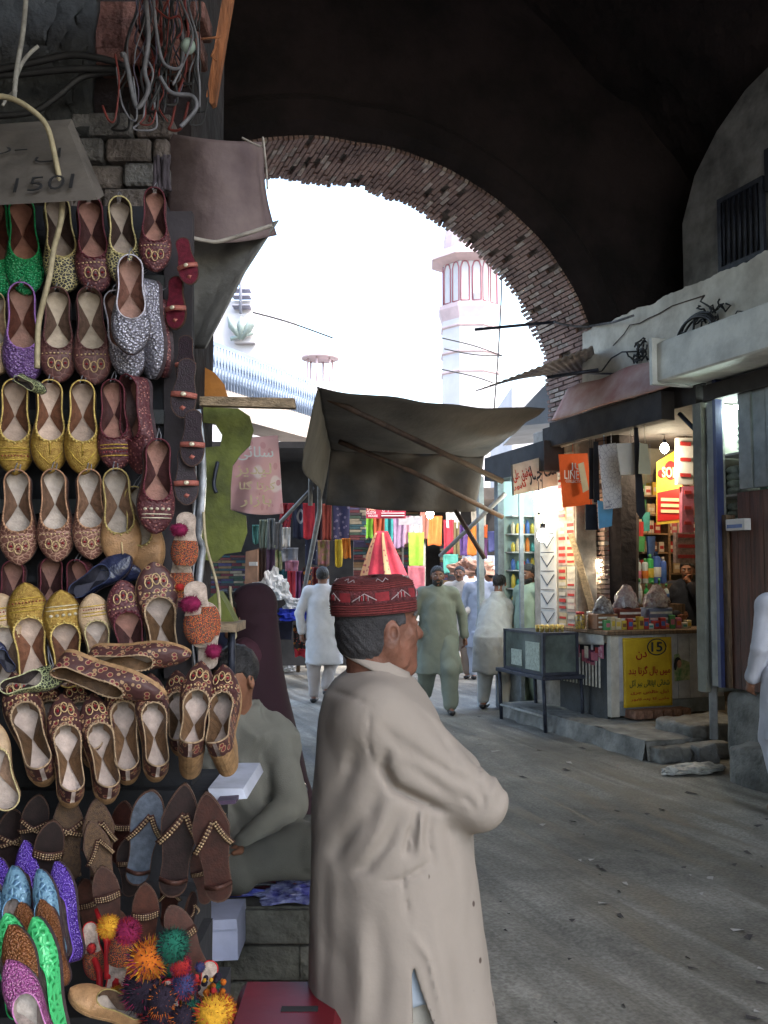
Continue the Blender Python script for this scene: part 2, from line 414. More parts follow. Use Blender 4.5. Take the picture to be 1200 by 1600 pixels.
for i in range(NB - 1):
    (x0, z0), (x1, z1) = curve[i], curve[i + 1]
    t = Vector((x1 - x0, 0, z1 - z0)); ln = t.length; t.normalize(); nrm = Vector((t.z, 0, -t.x))   # points inward/down
    if nrm.z > 0 and z0 > 4.3: nrm = -nrm
    if (nrm.x * (apx.x - x0)) < 0 and z0 < 4.8: nrm = -nrm
    y = AY + .0; k = 0
    if x0 < .2 and z0 < 3: continue
    endr = AT + .09 * noise.noise(Vector((i * .13, 0, 3))) + rnd.uniform(-.025, .025)
    y += (-.11 if i % 2 else 0)
    while y < AY + endr:
        L_ = .225; y1 = min(y + L_ - .012, AY + endr); ys = max(y, AY)
        if y1 - ys > .03 and rnd.random() > .03 + (.25 if noise.noise(Vector((i * .09, y * 3, 9))) > .35 else 0):
            pr = .035 + rnd.uniform(-.006, .007) + .012 * noise.noise(Vector((i * .2, y * 2, 1)))
            if z0 > 4: pr += (.012 * rnd.random() if y1 > AY + AT - .25 else 0)
            o = Vector((x0, 0, z0))
            a = o + t * .006; b = o + t * (ln - .008)
            vs = [a - nrm * .05, b - nrm * .05, b + nrm * pr, a + nrm * pr]
            bk.prism([v + Vector((0, ys, 0)) for v in vs], (0, y1 - ys, 0), mi=0 if rnd.random() > .2 else 1)
        y += L_
def _sof(u, v):
    i = min(NB - 1, int(round(u * (NB - 1)))); x, z = curve[i]; return (x, AY + v * (AT - .06), z)
mo.grid(_sof, NB - 1, 1)
def backing(yy, ext):
    def f(u, v):
        i = min(NB - 1, int(round(u * (NB - 1)))); x, z = curve[i]
        if x > apx.x and z < 3.3: v = 0
        X = apx.x + (x - apx.x) * (1 + v * ext); Z = z if z < 2.6 else z + v * (9.5 - z)
        if v > .99: X = apx.x + (x - apx.x) * 3.2
        d = .05 * noise.noise(Vector((X * 1.5, yy, Z * 1.5)))
        return (X, yy - abs(d) * v, Z)
    return f
gpart(bk, 'arch_bricks', [m_brick, mat('arch_brick_pale', (.42, .34, .30), .9, .4, 6, 1.2, 40)])
gpart(mo, 'arch_soffit', m_mortar)
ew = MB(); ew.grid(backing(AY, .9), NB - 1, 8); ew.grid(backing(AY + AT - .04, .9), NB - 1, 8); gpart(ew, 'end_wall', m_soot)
# relieving arch ring standing a little proud of the end wall
rg = MB()
def ring(e0, e1, dep):
    def f(u, v):
        i = min(NB - 1, int(round(u * (NB - 1)))); x, z = curve[i]
        s = (z - 2.5) / 3.6; s = max(0, s); e = e0 + (e1 - e0) * v
        q = Vector((x - apx.x, z - 3.0)); q.normalize()
        return (x + q.x * e, AY - dep * (1 if v < .999 and v > .001 else 0) , z + q.y * e)
    return f
rg.grid(ring(.02, .42, .09), NB - 1, 4, sm=False); gpart(rg, 'arch_ring', m_soot)
# vault over the street (rough, with groin ribs)
vt = MB()
def _v(u, v):
    y = -4.2 + (AY + 4.2) * v; a = math.pi * u; x = 2.7 - 4.9 * math.cos(a)
    gro = abs(math.sin(v * math.pi * 2.2 + .6)) * .9
    z = 4.0 + (4.6 - gro * abs(math.cos(a)) * 1.6) * math.sin(a) ** .8
    d = noise.noise(Vector((x * .9, y * .9, z * .9))) * .22 + noise.noise(Vector((x * 3, y * 3, z * 3))) * .09 + noise.noise(Vector((x * 9, y * 9, z * 9))) * .025
    return (x, y, z + d)
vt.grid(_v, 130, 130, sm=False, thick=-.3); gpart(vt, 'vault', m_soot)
# side walls carrying the vault
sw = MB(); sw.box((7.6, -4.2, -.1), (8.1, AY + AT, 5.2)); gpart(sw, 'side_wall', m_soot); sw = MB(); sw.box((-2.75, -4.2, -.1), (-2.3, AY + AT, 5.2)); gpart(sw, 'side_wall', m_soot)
# right upper wall, arched at its far end, with a dark window
uw = MB(); UX = 6.35
pts = [onx(1068, 440, UX), onx(1066, 350, UX), onx(1085, 275, UX), onx(1120, 205, UX), onx(1165, 140, UX), onx(1200, 105, UX), onx(1260, 60, UX)]
pts = [Vector((UX, p.y, p.z)) for p in pts] + [Vector((UX, -2.5, pts[-1].z)), Vector((UX, -2.5, 3.9)), Vector((UX, pts[0].y, 3.9))]
uw.prism(pts, (.25, 0, 0)); uwo = uw.build('upper_wall', m_plaster)
uwo.parent = gate; uwo.matrix_parent_inverse = Matrix.Translation((-3, -AY, 0))
win = thing('barred_window', 'dark shuttered window in the upper wall above the right ledge', 'window', onx(1160, 420, UX))
wl = MB(); a = onx(1129, 318, UX - .02); b = onx(1189, 290, UX - .02); c = onx(1131, 418, UX - .02)
def W(mb): o = mb.build; return o
wl.box((UX - .03, b.y, c.z), (UX + .02, a.y, a.z)); o = wl.build('shutter', mat('window_dark', (.018, .02, .03), .7, .4, 8)); o.parent = win; o.matrix_parent_inverse = Matrix.Translation(-Vector(win.location))
wl = MB()
for i in range(7):
    yy = b.y + (a.y - b.y) * (i + .5) / 7; wl.tube([(UX - .045, yy, c.z), (UX - .045, yy, a.z)], .011, 6)
wl.box((UX - .05, b.y - .05, c.z - .05), (UX - .015, b.y, a.z + .05)); wl.box((UX - .05, a.y, c.z - .05), (UX - .015, a.y + .05, a.z + .05)); wl.box((UX - .05, b.y, a.z), (UX - .015, a.y, a.z + .05)); wl.box((UX - .05, b.y, c.z - .05), (UX - .015, a.y, c.z))
o = wl.build('window_frame', m_iron); o.parent = win; o.matrix_parent_inverse = Matrix.Translation(-Vector(win.location))
# second dark window edge at the frame's right border
win2 = MB(); p = onx(1196, 235, UX - .02); q = onx(1199, 300, UX - .02)
win2.box((UX - .04, p.y - .55, q.z), (UX - .012, p.y, p.z)); tag(win2.build('dark_window', MATS['window_dark']), 'narrow dark window cut off by the right edge, high on the upper wall', 'window')
# ---- right parapet wall above the shops (crumbling top edge)
PX = 5.5
pw = MB()
def _pw(u, v):
    y = -1.2 + (AY + .02 + 1.2) * u; zt = 4.2 + .035 * noise.noise(Vector((y * 4, 0, 0))) + .02 * noise.noise(Vector((y * 15, 3, 0)))
    z = 3.3 + (zt - 3.3) * v; x = PX + .02 * noise.noise(Vector((y * 1.2, z * 1.2, 7)))
    return (x, y, z)
pw.grid(_pw, 240, 12, thick=.0)
pw.grid(lambda u, v: (PX + v * .85 + .0, -1.2 + (AY + 1.22) * u, 4.2 + .035 * noise.noise(Vector(((-1.2 + (AY + 1.22) * u) * 4, 0, 0))) + .02 * noise.noise(Vector(((-1.2 + (AY + 1.22) * u) * 15, 3, 0)))), 240, 3)
pwo = pw.build('parapet_wall', m_white); tag(pwo, 'long whitewashed wall with crumbling cracked top above the right hand shops', 'wall')
ck = MB()   # the crack
cpts = [onx(x, y, PX - .012) for x, y in ((958, 540), (975, 522), (984, 508), (1000, 505), (1012, 498), (1030, 490), (1050, 478), (1075, 470), (1100, 462))]
ck.tube(cpts, .006, 5); o = ck.build('crack', m_mortar, pwo)
# clusters of old hooks and cable coils on the parapet
def clutter(px, py, s, nm, lab, cat, coil=False, seed=1):
    r = random.Random(seed); c = onx(px, py, PX - .03); mb = MB()
    if coil:
        for k in range(5):
            rr = s * (.85 + .12 * k / 4); cc = c + Vector((-.02 - .01 * k, .05 * r.random(), 0)) + Vector((0, r.uniform(-.03, .03), r.uniform(-.03, .03)))
            mb.tube([cc + Vector((r.uniform(-.004, .004), math.cos(a) * rr * 1.25, math.sin(a) * rr * .85)) for a in [2 * math.pi * q / 26 for q in range(27)]], .011, 6)
        for a0 in (.4, 1.5): mb.tube([c + Vector((-.05, math.cos(a0) * s * 1.1, math.sin(a0) * s * .8)), c + Vector((-.06, .03, -.02)), c - Vector((.05, math.cos(a0) * s, math.sin(a0) * s * .8))], .01, 6)
    for k in range(14):
        p0 = c + Vector((0, (-s * .8 if coil else 0) + r.uniform(-.1, .1), s * .5 * coil + r.uniform(-.1, .1))); q = [p0]
        for _ in range(5): q.append(q[-1] + Vector((r.uniform(-.025, .01), r.uniform(-.06, .06), r.uniform(-.06, .05))))
        mb.tube(q, .009, 5)
    return tag(mb.build(nm, m_cable), lab, cat)
clutter(1095, 522, .21, 'cable_coil', 'coil of black cable hung on the white wall above the shops', 'cable coil', True, 4)
clutter(1003, 545, .1, 'bracket_tangle', 'small rusty tangle of wire and hooks on the white wall left of the cable coil', 'wire tangle', False, 8)
mb = MB(); mb.tube([onx(x, y, PX - .05) for x, y in ((925, 583), (940, 580), (955, 560), (972, 550), (998, 549))], .008, 5)
tag(mb.build('wall_wire', m_cable), 'thin black wire looping from the arch to the rusty tangle', 'wire')
mb = MB(); mb.tube([onx(x, y, PX - .04) for x, y in ((1143, 520), (1145, 498), (1152, 486), (1165, 487), (1175, 490))], .006, 5)
tag(mb.build('wall_wire', m_cable), 'short hooked black wire right of the cable coil', 'wire')
mb = MB(); mb.tube([onx(x, y, PX - .04) for x, y in ((1180, 513), (1192, 495), (1205, 478))], .012, 5)
tag(mb.build('wall_wire', m_cable), 'thick black wire at the right end of the white wall', 'wire')
# pipe running from the arch to the wall and the iron bar sticking into the light
mb = MB(); A = ony(742, 515, AY + .4); B = ony(868, 503, AY + .2); mb.tube([A, B], .017, 6); tag(mb.build('iron_bar', m_iron), 'dark iron bar poking out across the bright arch opening', 'bar')
mb = MB(); q = [ony(x, y, AY - .1) for x, y in ((866, 503), (880, 507), (900, 510), (920, 510))] + [onx(960, 503, PX - .1), onx(990, 493, PX - .05)]
mb.tube(q, .012, 6); tag(mb.build('conduit', m_cablegrey), 'pale sagging conduit running from the arch to the white wall', 'cable')
# ================================================================== LEFT PILLAR, WIRES, SHEETS
def pxprism(name, pts, d, thick, m, parent=None, bend=0, mats=None):
    """flat board with the given outline, facing the street end of the stall, d metres away"""
    P = [at(x, y, d) for x, y in pts]; mb = MB(); mb.prism(P, FW * thick); return mb.build(name, m, parent)
PD = 2.78   # depth of the pillar face
pil = thing('stall_pillar', 'broken brick and plaster pillar behind the shoe rack', 'pillar', (.0, 3.0, 0))
def ppart(mb, name, m): o = mb.build(name, m); o.parent = pil; o.matrix_parent_inverse = Matrix.Translation((0, -3.0, 0)); return o
BX = frame(C0 + FW * PD, RT, FW, UP)      # local: x right, y away, z up from eye level at depth PD
def lx(px, d=PD): return (px - 600) / FPX * d
def lz(py, d=PD): v = (800 - py) / FPX; return (v * math.cos(PITCH) + math.sin(PITCH)) / (math.cos(PITCH) - v * math.sin(PITCH)) * d
core = MB(); core.box((lx(-400), .06, -CAMH), (lx(262), .7, lz(330)), M=BX); core.box((lx(-400), .09, lz(330)), (lx(250), .7, lz(200)), M=BX); core.box((lx(-400), .14, lz(200)), (lx(150), .7, 2.6), M=BX); core.box((lx(150), .2, lz(200)), (lx(268), .8, 2.6), M=BX)
ppart(core, 'core', m_soot)
rnd = random.Random(11); br = MB()
z = lz(330); row = 0
while z < lz(205):
    x = lx(60) - (.1 if row % 2 else 0)
    while x < lx(255):
        L_ = rnd.uniform(.14, .2); x1 = min(x + L_, lx(262) - .012 * rnd.random())
        if x1 - x > .03: br.box((x, rnd.uniform(-.01, .012), z), (x1 - .008, .1, z + .068), mi=0 if rnd.random() > .35 else 1, M=BX, bev=.008)
        x += L_
    z += .078; row += 1
for k in range(16):   # exposed red bricks at the top
    x = lx(125) + rnd.choice([0, .11, .2]) + rnd.uniform(-.02, .02); zz = lz(rnd.choice([12, 35, 60, 85]))
    br.box((x, .06, zz), (x + rnd.uniform(.1, .16), .2, zz + .06), mi=2, M=BX, bev=.006)
ppart(br, 'bricks', [mat('grimy_brick', (.15, .125, .115), .9, .45, 12, 1.5, 60), mat('grimy_brick_grey', (.15, .145, .145), .9, .45, 12, 1.5, 60), mat('red_brick', (.16, .07, .055), .9, .5, 12, 1.5, 50)])
pl = MB()
def _pl(u, v):
    x = lx(-300) + (lx(128 + 22 * noise.noise(Vector((0, 0, v * 6)))) - lx(-300)) * u; z = lz(215) + (2.4 - lz(215)) * v
    return BX @ Vector((x, .05 + .03 * noise.noise(Vector((x * 5, 0, z * 5))) + .012 * noise.noise(Vector((x * 22, 0, z * 22))), z))
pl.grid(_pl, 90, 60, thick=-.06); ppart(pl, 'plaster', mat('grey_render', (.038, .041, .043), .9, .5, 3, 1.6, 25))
# signboard leaning forward above the rack
sg = thing('price_board', 'grimy tilted cardboard price box lettered 150 above the top shoe row', 'sign', at(60, 250, 2.3))
bm_ = MB(); d1 = 2.3
F = [at(-30, 196, d1 + .02), at(112, 186, d1 + .02), at(163, 305, d1 - .07), at(-30, 318, d1 - .07)]
fl = [at(-30, 208, d1 - .02), at(106, 198, d1 - .02), at(152, 312, d1 - .16), at(-30, 322, d1 - .16)]
bm_.add(F + fl, [(0, 1, 2, 3), (4, 7, 6, 5), (0, 4, 5, 1), (1, 5, 6, 2), (2, 6, 7, 3), (3, 7, 4, 0)])
o = bm_.build('board', mat('grimy_card', (.10, .086, .075), .85, .4, 5, .5)); o.parent = sg; o.matrix_parent_inverse = Matrix.Translation(-Vector(sg.location))
ux = (fl[1] - fl[0]).normalized(); uy = (fl[0] - fl[3]).normalized(); uz = ux.cross(uy).normalized(); uy = uz.cross(ux)
ink = mat('black_ink', (.012, .012, .014), .7, .2, 30)
def S(name, s, cx, cy, w_, h_, dd, m, par, X=ux, Y=uy, Z=uz, **k): return text(name, s, w_, h_, frame(at(cx, cy, dd) - ray(cx, cy) * .015, X, Y, Z), m, par, **k)
S('lettering', '150', 62, 287, .115, .05, d1 - .13, ink, sg, bold=-.012)
S('lettering', urdu('ل'), 75, 243, .06, .05, d1 - .07, ink, sg, bold=-.012)
S('lettering', urdu('ـر'), 20, 235, .07, .025, d1 - .065, ink, sg, bold=-.012)
S('lettering', '1', 112, 283, .008, .05, d1 - .13, ink, sg, bold=-.012)
# wires
def wire(mb, pts, d, r, mi=0, wob=.012, seed=0):
    rr = random.Random(seed); P = []
    for i, (x, y) in enumerate(pts): P.append(at(x, y, d + rr.uniform(-wob, wob)))
    Q = []
    for i in range(len(P) - 1):
        p0, p1, p2, p3 = P[max(i - 1, 0)], P[i], P[i + 1], P[min(i + 2, len(P) - 1)]
        for k in range(6):
            t = k / 6; Q.append(.5 * ((2 * p1) + (p2 - p0) * t + (2 * p0 - 5 * p1 + 4 * p2 - p3) * t * t + (3 * p1 - p0 - 3 * p2 + p3) * t ** 3))
    Q.append(P[-1]); mb.tube(Q, r, 6, mi)
mb = MB(); rr = random.Random(5)
for k in range(40):
    x = rr.uniform(212, 308); y = -25; q = [(x, y)]; n = rr.randint(4, 7)
    for i in range(n):
        x += rr.uniform(-16, 16); x = min(312, max(185, x)); y += rr.uniform(22, 42); q.append((x, min(y, 190)))
    if rr.random() < .5:
        lx_ = q[-1]; q += [(lx_[0] + rr.uniform(-14, 0), lx_[1] + 12), (lx_[0] + rr.uniform(8, 24), lx_[1] + 10), (lx_[0] + rr.uniform(10, 26), lx_[1] - 30)]
    wire(mb, q, 2.62 + rr.uniform(-.05, .12), rr.uniform(.0018, .0042), rr.choice([0, 0, 1, 1, 0, 2, 3]), seed=k)
for q, mi, r in [([(228, 0), (232, 60), (226, 110), (232, 140), (216, 168), (208, 150), (196, 90), (190, 86)], 1, .007), ([(240, 0), (246, 60), (257, 100), (283, 104), (286, 60), (280, 30)], 1, .005),
                 ([(180, 85), (186, 130), (180, 185), (170, 188), (160, 165)], 2, .003), ([(182, 105), (190, 160), (205, 187), (214, 180), (208, 120)], 1, .003), ([(250, 120), (268, 145), (300, 150), (307, 168), (290, 190), (282, 198)], 1, .006),
                 ([(240, 10), (262, 28), (280, 26), (284, 48), (276, 60)], 2, .003)]: wire(mb, q, 2.58, r, mi, .006)
mb.ball(at(294, 72, 2.58), .022, 4, 8)
tag(mb.build('wire_tangle', [m_cable, m_cablegrey, m_cablered, mat('mauve_cable', (.08, .065, .10), .6, .3, 20), mat('pale_green_tape', (.3, .38, .34), .7, .2, 20)]), 'dense hanging tangle of old electric wires at the top of the pillar', 'wires')
for lab, q, d, r, m in [('thin black cable sagging across the top left plaster, lowest of three', [(-20, 182), (50, 175), (90, 150), (130, 120), (190, 112)], 2.66, .009, m_cable),
                        ('thick dark cable along the top left plaster, middle of three', [(-20, 118), (40, 115), (110, 108), (190, 108)], 2.64, .010, m_cable),
                        ('thick black cable arching over the plaster, uppermost of three', [(-20, 112), (50, 98), (110, 86), (160, 92), (196, 104)], 2.62, .010, m_cable)]:
    mb = MB(); wire(mb, q, d, r, 0, .004); tag(mb.build('cable', m), lab, 'cable')
mb = MB(); wire(mb, [(-20, 150), (10, 152), (40, 165), (72, 195), (86, 245), (96, 300), (96, 340), (84, 390), (78, 430), (68, 470), (60, 510), (58, 575)], 2.19, .0068, 0, .01, 3)
tag(mb.build('rope', mat('beige_cord', (.32, .27, .17), .8, .3, 40)), 'thick beige cord hanging down in front of the shoe rack', 'cord')
mb = MB(); wire(mb, [(42, -20), (36, 50), (26, 110), (22, 155)], 2.3, .0065, 0, .006, 2); wire(mb, [(22, 130), (34, 100), (48, 82), (60, 72)], 2.3, .005, 0, .004, 2); wire(mb, [(26, 140), (12, 152), (4, 165)], 2.3, .004, 0, .004, 2)
tag(mb.build('cord', mat('pale_cord', (.30, .29, .27), .8, .3, 40)), 'pale cord with a frayed branch hanging at the top left corner', 'cord')
# timber slat hanging from the vault
mb = MB(); P = [at(366, -20, 2.9), at(350, -20, 2.9), at(322, 150, 2.9), at(330, 163, 2.9), at(336, 160, 2.9)]; mb.prism(P, FW * .03)
mb.tube([at(338, 95, 2.88), at(330, 88, 2.87), at(343, 60, 2.88)], .003, 5); mb.tube([at(305, 62, 2.86), at(345, 58, 2.86)], .004, 5)
tag(mb.build('timber_slat', m_orangewood), 'orange brown timber slat hanging steeply beside the wire tangle', 'timber')
# upper curved tin sheet and lower grey sheet
def sheet(pts_fn, nu, nv, name, m, thick=.004): mb = MB(); mb.grid(pts_fn, nu, nv, thick=thick); return mb.build(name, m)
def lerp(a, b, t): return a + (b - a) * t
def _s1(u, v):   # v down
    top = lerp(262, 412, u), lerp(208, 222, u) + 4 * math.sin(u * 3); bot = lerp(264, 432, u), lerp(372, 368, u) + 10 * math.sin(u * math.pi)
    x = lerp(top[0], bot[0], v); y = lerp(top[1], bot[1], v); d = 2.75 + .12 * math.cos((u - .45) * 2.6) * -1 + .03 * v + .006 * noise.noise(Vector((u * 4, v * 4, 0)))
    x -= 8 * (u > .9) * math.sin(v * 3.1); return at(x, y, d + .12)
o = sheet(_s1, 30, 24, 'tin_sheet', mat('brown_tin', (.17, .125, .12), .75, .35, 4, .6, 20, col2=(.09, .06, .065))); tag(o, 'curved rusty brown tin sheet fixed beside the pillar top', 'metal sheet')
def _s2(u, v):
    l = [(262, 372), (266, 440), (285, 545)]; r = [(436, 345), (384, 425), (322, 545)]
    def pl_(L, t): t *= 2; i = min(1, int(t)); f = t - i; return lerp(L[i][0], L[i + 1][0], f), lerp(L[i][1], L[i + 1][1], f)
    a = pl_(l, v); b = pl_(r, v); x = lerp(a[0], b[0], u); y = lerp(a[1], b[1], u) + 9 * math.sin(u * math.pi) * (1 - v)
    return at(x, y, 2.86 + .05 * math.sin(u * 3 + v) + .008 * noise.noise(Vector((u * 5, v * 5, 2))))
o = sheet(_s2, 24, 30, 'canvas_flap', mat('grey_canvas', (.15, .145, .135), .85, .3, 4, .7, 25)); tag(o, 'grey canvas flap tapering down below the tin sheet', 'canvas')
for q, d, r, lab in [([(300, 372), (335, 378), (362, 372), (395, 362), (425, 352)], 2.7, .006, 'torn pale strip along the seam between the tin sheet and the canvas flap'), ([(378, 215), (400, 226), (410, 228), (411, 216), (416, 262), (418, 295)], 2.74, .003, 'torn pale strip hanging at the upper right corner of the tin sheet')]:
    mb = MB(); wire(mb, q, d, r, 0, .006, 1); tag(mb.build('torn_strip', mat('pale_rag', (.30, .27, .24), .8, .3, 20)), lab, 'strip')
mb = MB()
for k in range(7):
    x = 243 + k * 3.6; wire(mb, [(x, 245 + rr.uniform(-4, 4)), (x + rr.uniform(-3, 3), 270), (x + rr.uniform(-2, 3), 296 + rr.uniform(-6, 4))], 2.6, .006, 0, .006, k)
tag(mb.build('dark_rag', mat('dark_rag_m', (.05, .04, .05), .9, .4, 20)), 'small dark frayed rag nailed to the pillar corner', 'rag')
# green board, wooden arm, pink banner
gb = thing('green_board', 'peeling yellow green signboard with a round hole, hung left of the banner', 'board', at(350, 740, 3.3))
outl = [(316, 640), (330, 634), (372, 640), (392, 655), (394, 680), (388, 700), (378, 712), (366, 725), (362, 760), (362, 800), (382, 806), (385, 830), (378, 860), (352, 866), (340, 880), (318, 872), (310, 800), (312, 700), (312, 672), (334, 668), (344, 684), (336, 700), (313, 705)]
outl = [(314, 636), (372, 638), (390, 650), (396, 672), (390, 696), (374, 712), (363, 728), (360, 762), (360, 796), (384, 806), (386, 832), (376, 862), (350, 866), (338, 878), (316, 874), (312, 790), (312, 700), (344, 697), (347, 680), (336, 662), (312, 660)]
P = [at(x, y, 3.3) for x, y in outl]; mb = MB(); mb.prism(P, FW * .012)
m_green = mat('chipped_green', (.13, .15, .025), .75, .35, 7, .6, 30, col2=(.06, .07, .015)); o = mb.build('panel', m_green); o.parent = gb; o.matrix_parent_inverse = Matrix.Translation(-Vector(gb.location))
mb = MB(); wire(mb, [(336, 740), (340, 722), (334, 755), (338, 770)], 3.27, .007, 0); o = mb.build('bracket', m_iron); o.parent = gb; o.matrix_parent_inverse = Matrix.Translation(-Vector(gb.location))
tag(pxprism('orange_board', [(312, 570), (335, 582), (350, 600), (356, 622), (312, 622)], 3.32, .012, mat('orange_paint', (.34, .13, .02), .7, .35, 6, .5)), 'rounded orange board above the wooden arm', 'board')
tag(pxprism('weathered_plank', [(312, 619), (460, 622), (461, 637), (312, 633)], 3.15, .04, m_wood2), 'weathered wooden arm reaching out over the street from the stall', 'timber')
tag(pxprism('small_green_box_lid', [(340, 924), (352, 944), (368, 975), (322, 975), (322, 940)], 3.0, .1, m_green), 'small green painted box standing beside the stall post', 'box')
tag(pxprism('wooden_shelf', [(322, 974), (369, 974), (369, 988), (322, 988)], 2.9, .2, m_wood2), 'narrow pale wooden shelf end beside the stall post', 'shelf')
mb = MB(); mb.tube([at(362, 988, 3.0), at(362, 1080, 3.0)], .012, 8); tag(mb.build('iron_post', m_iron), 'black iron post under the pale shelf', 'post')
bn = thing('calligraphy_banner', 'pink fabric banner with Urdu calligraphy hanging over the left stalls', 'banner', at(400, 740, 8))
def _bn(u, v):
    l = (lerp(362, 358, v), lerp(686, 796, v)); r = (lerp(434, 443, v), lerp(680, 802, v)); x = lerp(l[0], r[0], u); y = lerp(l[1], r[1], u) + 5 * math.sin(u * 3.1) * v
    return at(x, y, 8 + .12 * math.sin(u * 7 + v * 2) * (.3 + v * .7) + .3 * u)
mb = MB(); mb.grid(_bn, 40, 40, thick=.004)
o = mb.build('cloth', patmat('banner_cloth', (.74, .44, .46), (.85, .70, .68), 3.5, .8, thr=.3, spots2=(.66, .34, .36), bump=.1)); o.parent = bn; o.matrix_parent_inverse = Matrix.Translation(-Vector(bn.location))  # pink raised to put light shining through the cloth into its colour
yel = mat('banner_yellow', (.75, .60, .38), .8, .1, 9); wht = mat('paint_white', (.8, .8, .8), .7, .1, 9)
for s, x, y, ww, hh, m in [('سلائی', 399, 708, .30, .12, wht), ('لیڈیز', 396, 735, .30, .12, yel), ('کرتا گلا', 402, 760, .30, .09, yel), ('بازار', 400, 783, .26, .10, yel)]:
    s = s.replace('ڈ', 'د'); text('lettering', urdu(s), ww, hh, frame(at(x, y, 7.93), RT, UP, -FW), m, bn, bold=.01)

# unseen canopy added above and behind the viewer to dim the upper shoe rows
def _cn(u, v):
    p = C0 + RT * lerp(-2.4, -.05, u) + FW * lerp(-1.2, 2.45, v); return (p.x, p.y, 3.25 + .12 * v - .1 * math.sin(u * 3.14) * math.sin(v * 3.14) + .03 * noise.noise(Vector((u * 4, v * 4, 0))))
mb = MB(); mb.grid(_cn, 20, 20, thick=.006)
tag(mb.build('added_shade_canopy', MATS['grey_canvas']), 'unseen grey canvas canopy added to shade the shoe stall', 'canopy')
# ================================================================== RIGHT HAND SHOPS
def child(mb, name, m, par):
    o = mb.build(name, m)
    o.parent = par; o.matrix_parent_inverse = par_inv(par); return o
def par_inv(par):
    M = Matrix.Translation(par.location) @ par.rotation_euler.to_matrix().to_4x4(); return M.inverted()
def simple(mb, name, m, label, cat, group=None): return tag(mb.build(name, m), label, cat, group)
# --- fascias
m_redtin = mat('faded_red_tin', (.50, .34, .30), .7, .35, 2.2, .5, 12, col2=(.34, .13, .11))
a = onx(878, 625, 5.35); b = onx(1060, 562, 5.35)
mb = MB(); mb.grid(lambda u, v: (lerp(5.22, 5.42, v) + .02 * math.sin(u * 9) * (1 - v), lerp(a.y, b.y, u), lerp(3.27, 3.62, v) + .015 * math.sin(u * 14) * v), 40, 6, thick=.02)
simple(mb, 'tin_fascia', m_redtin, 'faded red sheet metal fascia over the bottle shop', 'fascia')
mb = MB(); mb.box((5.05, -1, 3.27), (5.52, b.y - .06, 3.62), bev=.015); mb.box((5.0, b.y - .10, 3.25), (5.56, b.y - .06, 3.66))
simple(mb, 'concrete_fascia', m_ledge, 'pale concrete fascia slab running out of frame at the right', 'fascia')
mb = MB(); mb.box((5.28, 7.2, 3.0), (5.42, 9.2, 3.26)); mb.box((5.42, 6.9, 3.1), (7.55, 9.6, 3.26)); mb.box((5.42, -1, 3.1), (7.55, 6.8, 3.24)); mb.box((5.43, 6.81, 3.262), (7.5, 7.6, 3.34))
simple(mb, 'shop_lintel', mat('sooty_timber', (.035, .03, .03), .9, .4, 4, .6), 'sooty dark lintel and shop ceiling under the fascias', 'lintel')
# --- shop shell
shop = thing('bottle_shop', 'small open fronted corner shop with packed shelves behind its counter', 'shop', (6.5, 9.6, 0))
m_shopwall = mat('shop_wall', (.20, .20, .17), .9, .3, 4, .4)
mb = MB(); mb.box((5.7, 9.62, 0), (7.6, 9.75, 3.2)); mb.box((7.55, 6.8, 0), (7.68, 9.6, 3.2)); child(mb, 'wall', m_shopwall, shop)
mb = MB()
for z in (1.28, 1.62, 1.86, 2.08, 2.30, 2.52): mb.box((5.76, 9.36, z - .02), (7.54, 9.61, z))
child(mb, 'shelf', m_wood2, shop)
mb = MB(); mb.box((6.22, 9.35, 1.0), (6.26, 9.6, 2.8)); mb.box((6.92, 9.35, 1.0), (6.95, 9.6, 2.8)); child(mb, 'shelf_upright', m_wood2, shop)
mb = MB(); mb.box((5.42, 6.84, .6), (7.55, 6.95, 3.1)); child(mb, 'partition', m_shopwall, shop)
# dim strip of goods on the back shelves
PK = [mat('pack_' + n, c, .5, .15, 30) for n, c in dict(red=(.4, .03, .03), cream=(.5, .42, .28), green=(.06, .25, .08), blue=(.05, .12, .35), yellow=(.55, .4, .05), pink=(.5, .15, .22), white=(.6, .6, .58), brown=(.18, .08, .04), orange=(.6, .18, .03), teal=(.05, .28, .27)).items()]
r = random.Random(21); NPK = 0
NM = ['red', 'cream', 'green', 'blue', 'yellow', 'pink', 'white', 'brown', 'orange', 'teal']
def pack(p, w, d, h, mi, lab, grp):
    mb = MB(); mb.box((-w / 2, 0, 0), (w / 2, d, h), 0, bev=.003); mb.box((-w * .35, -.003, h * .3), (w * .35, .002, h * .62), 1)
    o = mb.build('goods_box', [PK[mi], PK[6 if mi != 6 else 0]]); o.location = p; return tag(o, lab, 'box', grp)
ORD = ['first', 'second', 'third', 'fourth', 'fifth', 'sixth', 'seventh', 'eighth', 'ninth', 'tenth', 'eleventh', 'twelfth', 'thirteenth', 'fourteenth', 'fifteenth', 'sixteenth', 'seventeenth', 'eighteenth', 'nineteenth', 'twentieth']
for si, z in enumerate((2.08, 1.86, 1.62, 2.30, 2.52)):
    x = 5.78; k = 0; nm = ['third', 'fourth', 'lowest', 'second', 'top'][si]
    while x < 7.45 and k < 19:
        w_ = r.uniform(.07, .11); mi = r.choice([1, 4, 5, 0, 1, 7, 2, 6, 8])
        if not (6.89 < x + w_ / 2 < 6.98 or 6.17 < x + w_ / 2 < 6.31): pack((x + w_ / 2, 9.40 + r.uniform(0, .04), z + .001), w_ * .92, .14, r.uniform(.11, .165), mi, f'small {NM[mi]} packet, {ORD[k]} from the left on the {nm} back shelf of the bottle shop', 'packets on the shop shelves'); k += 1
        x += w_
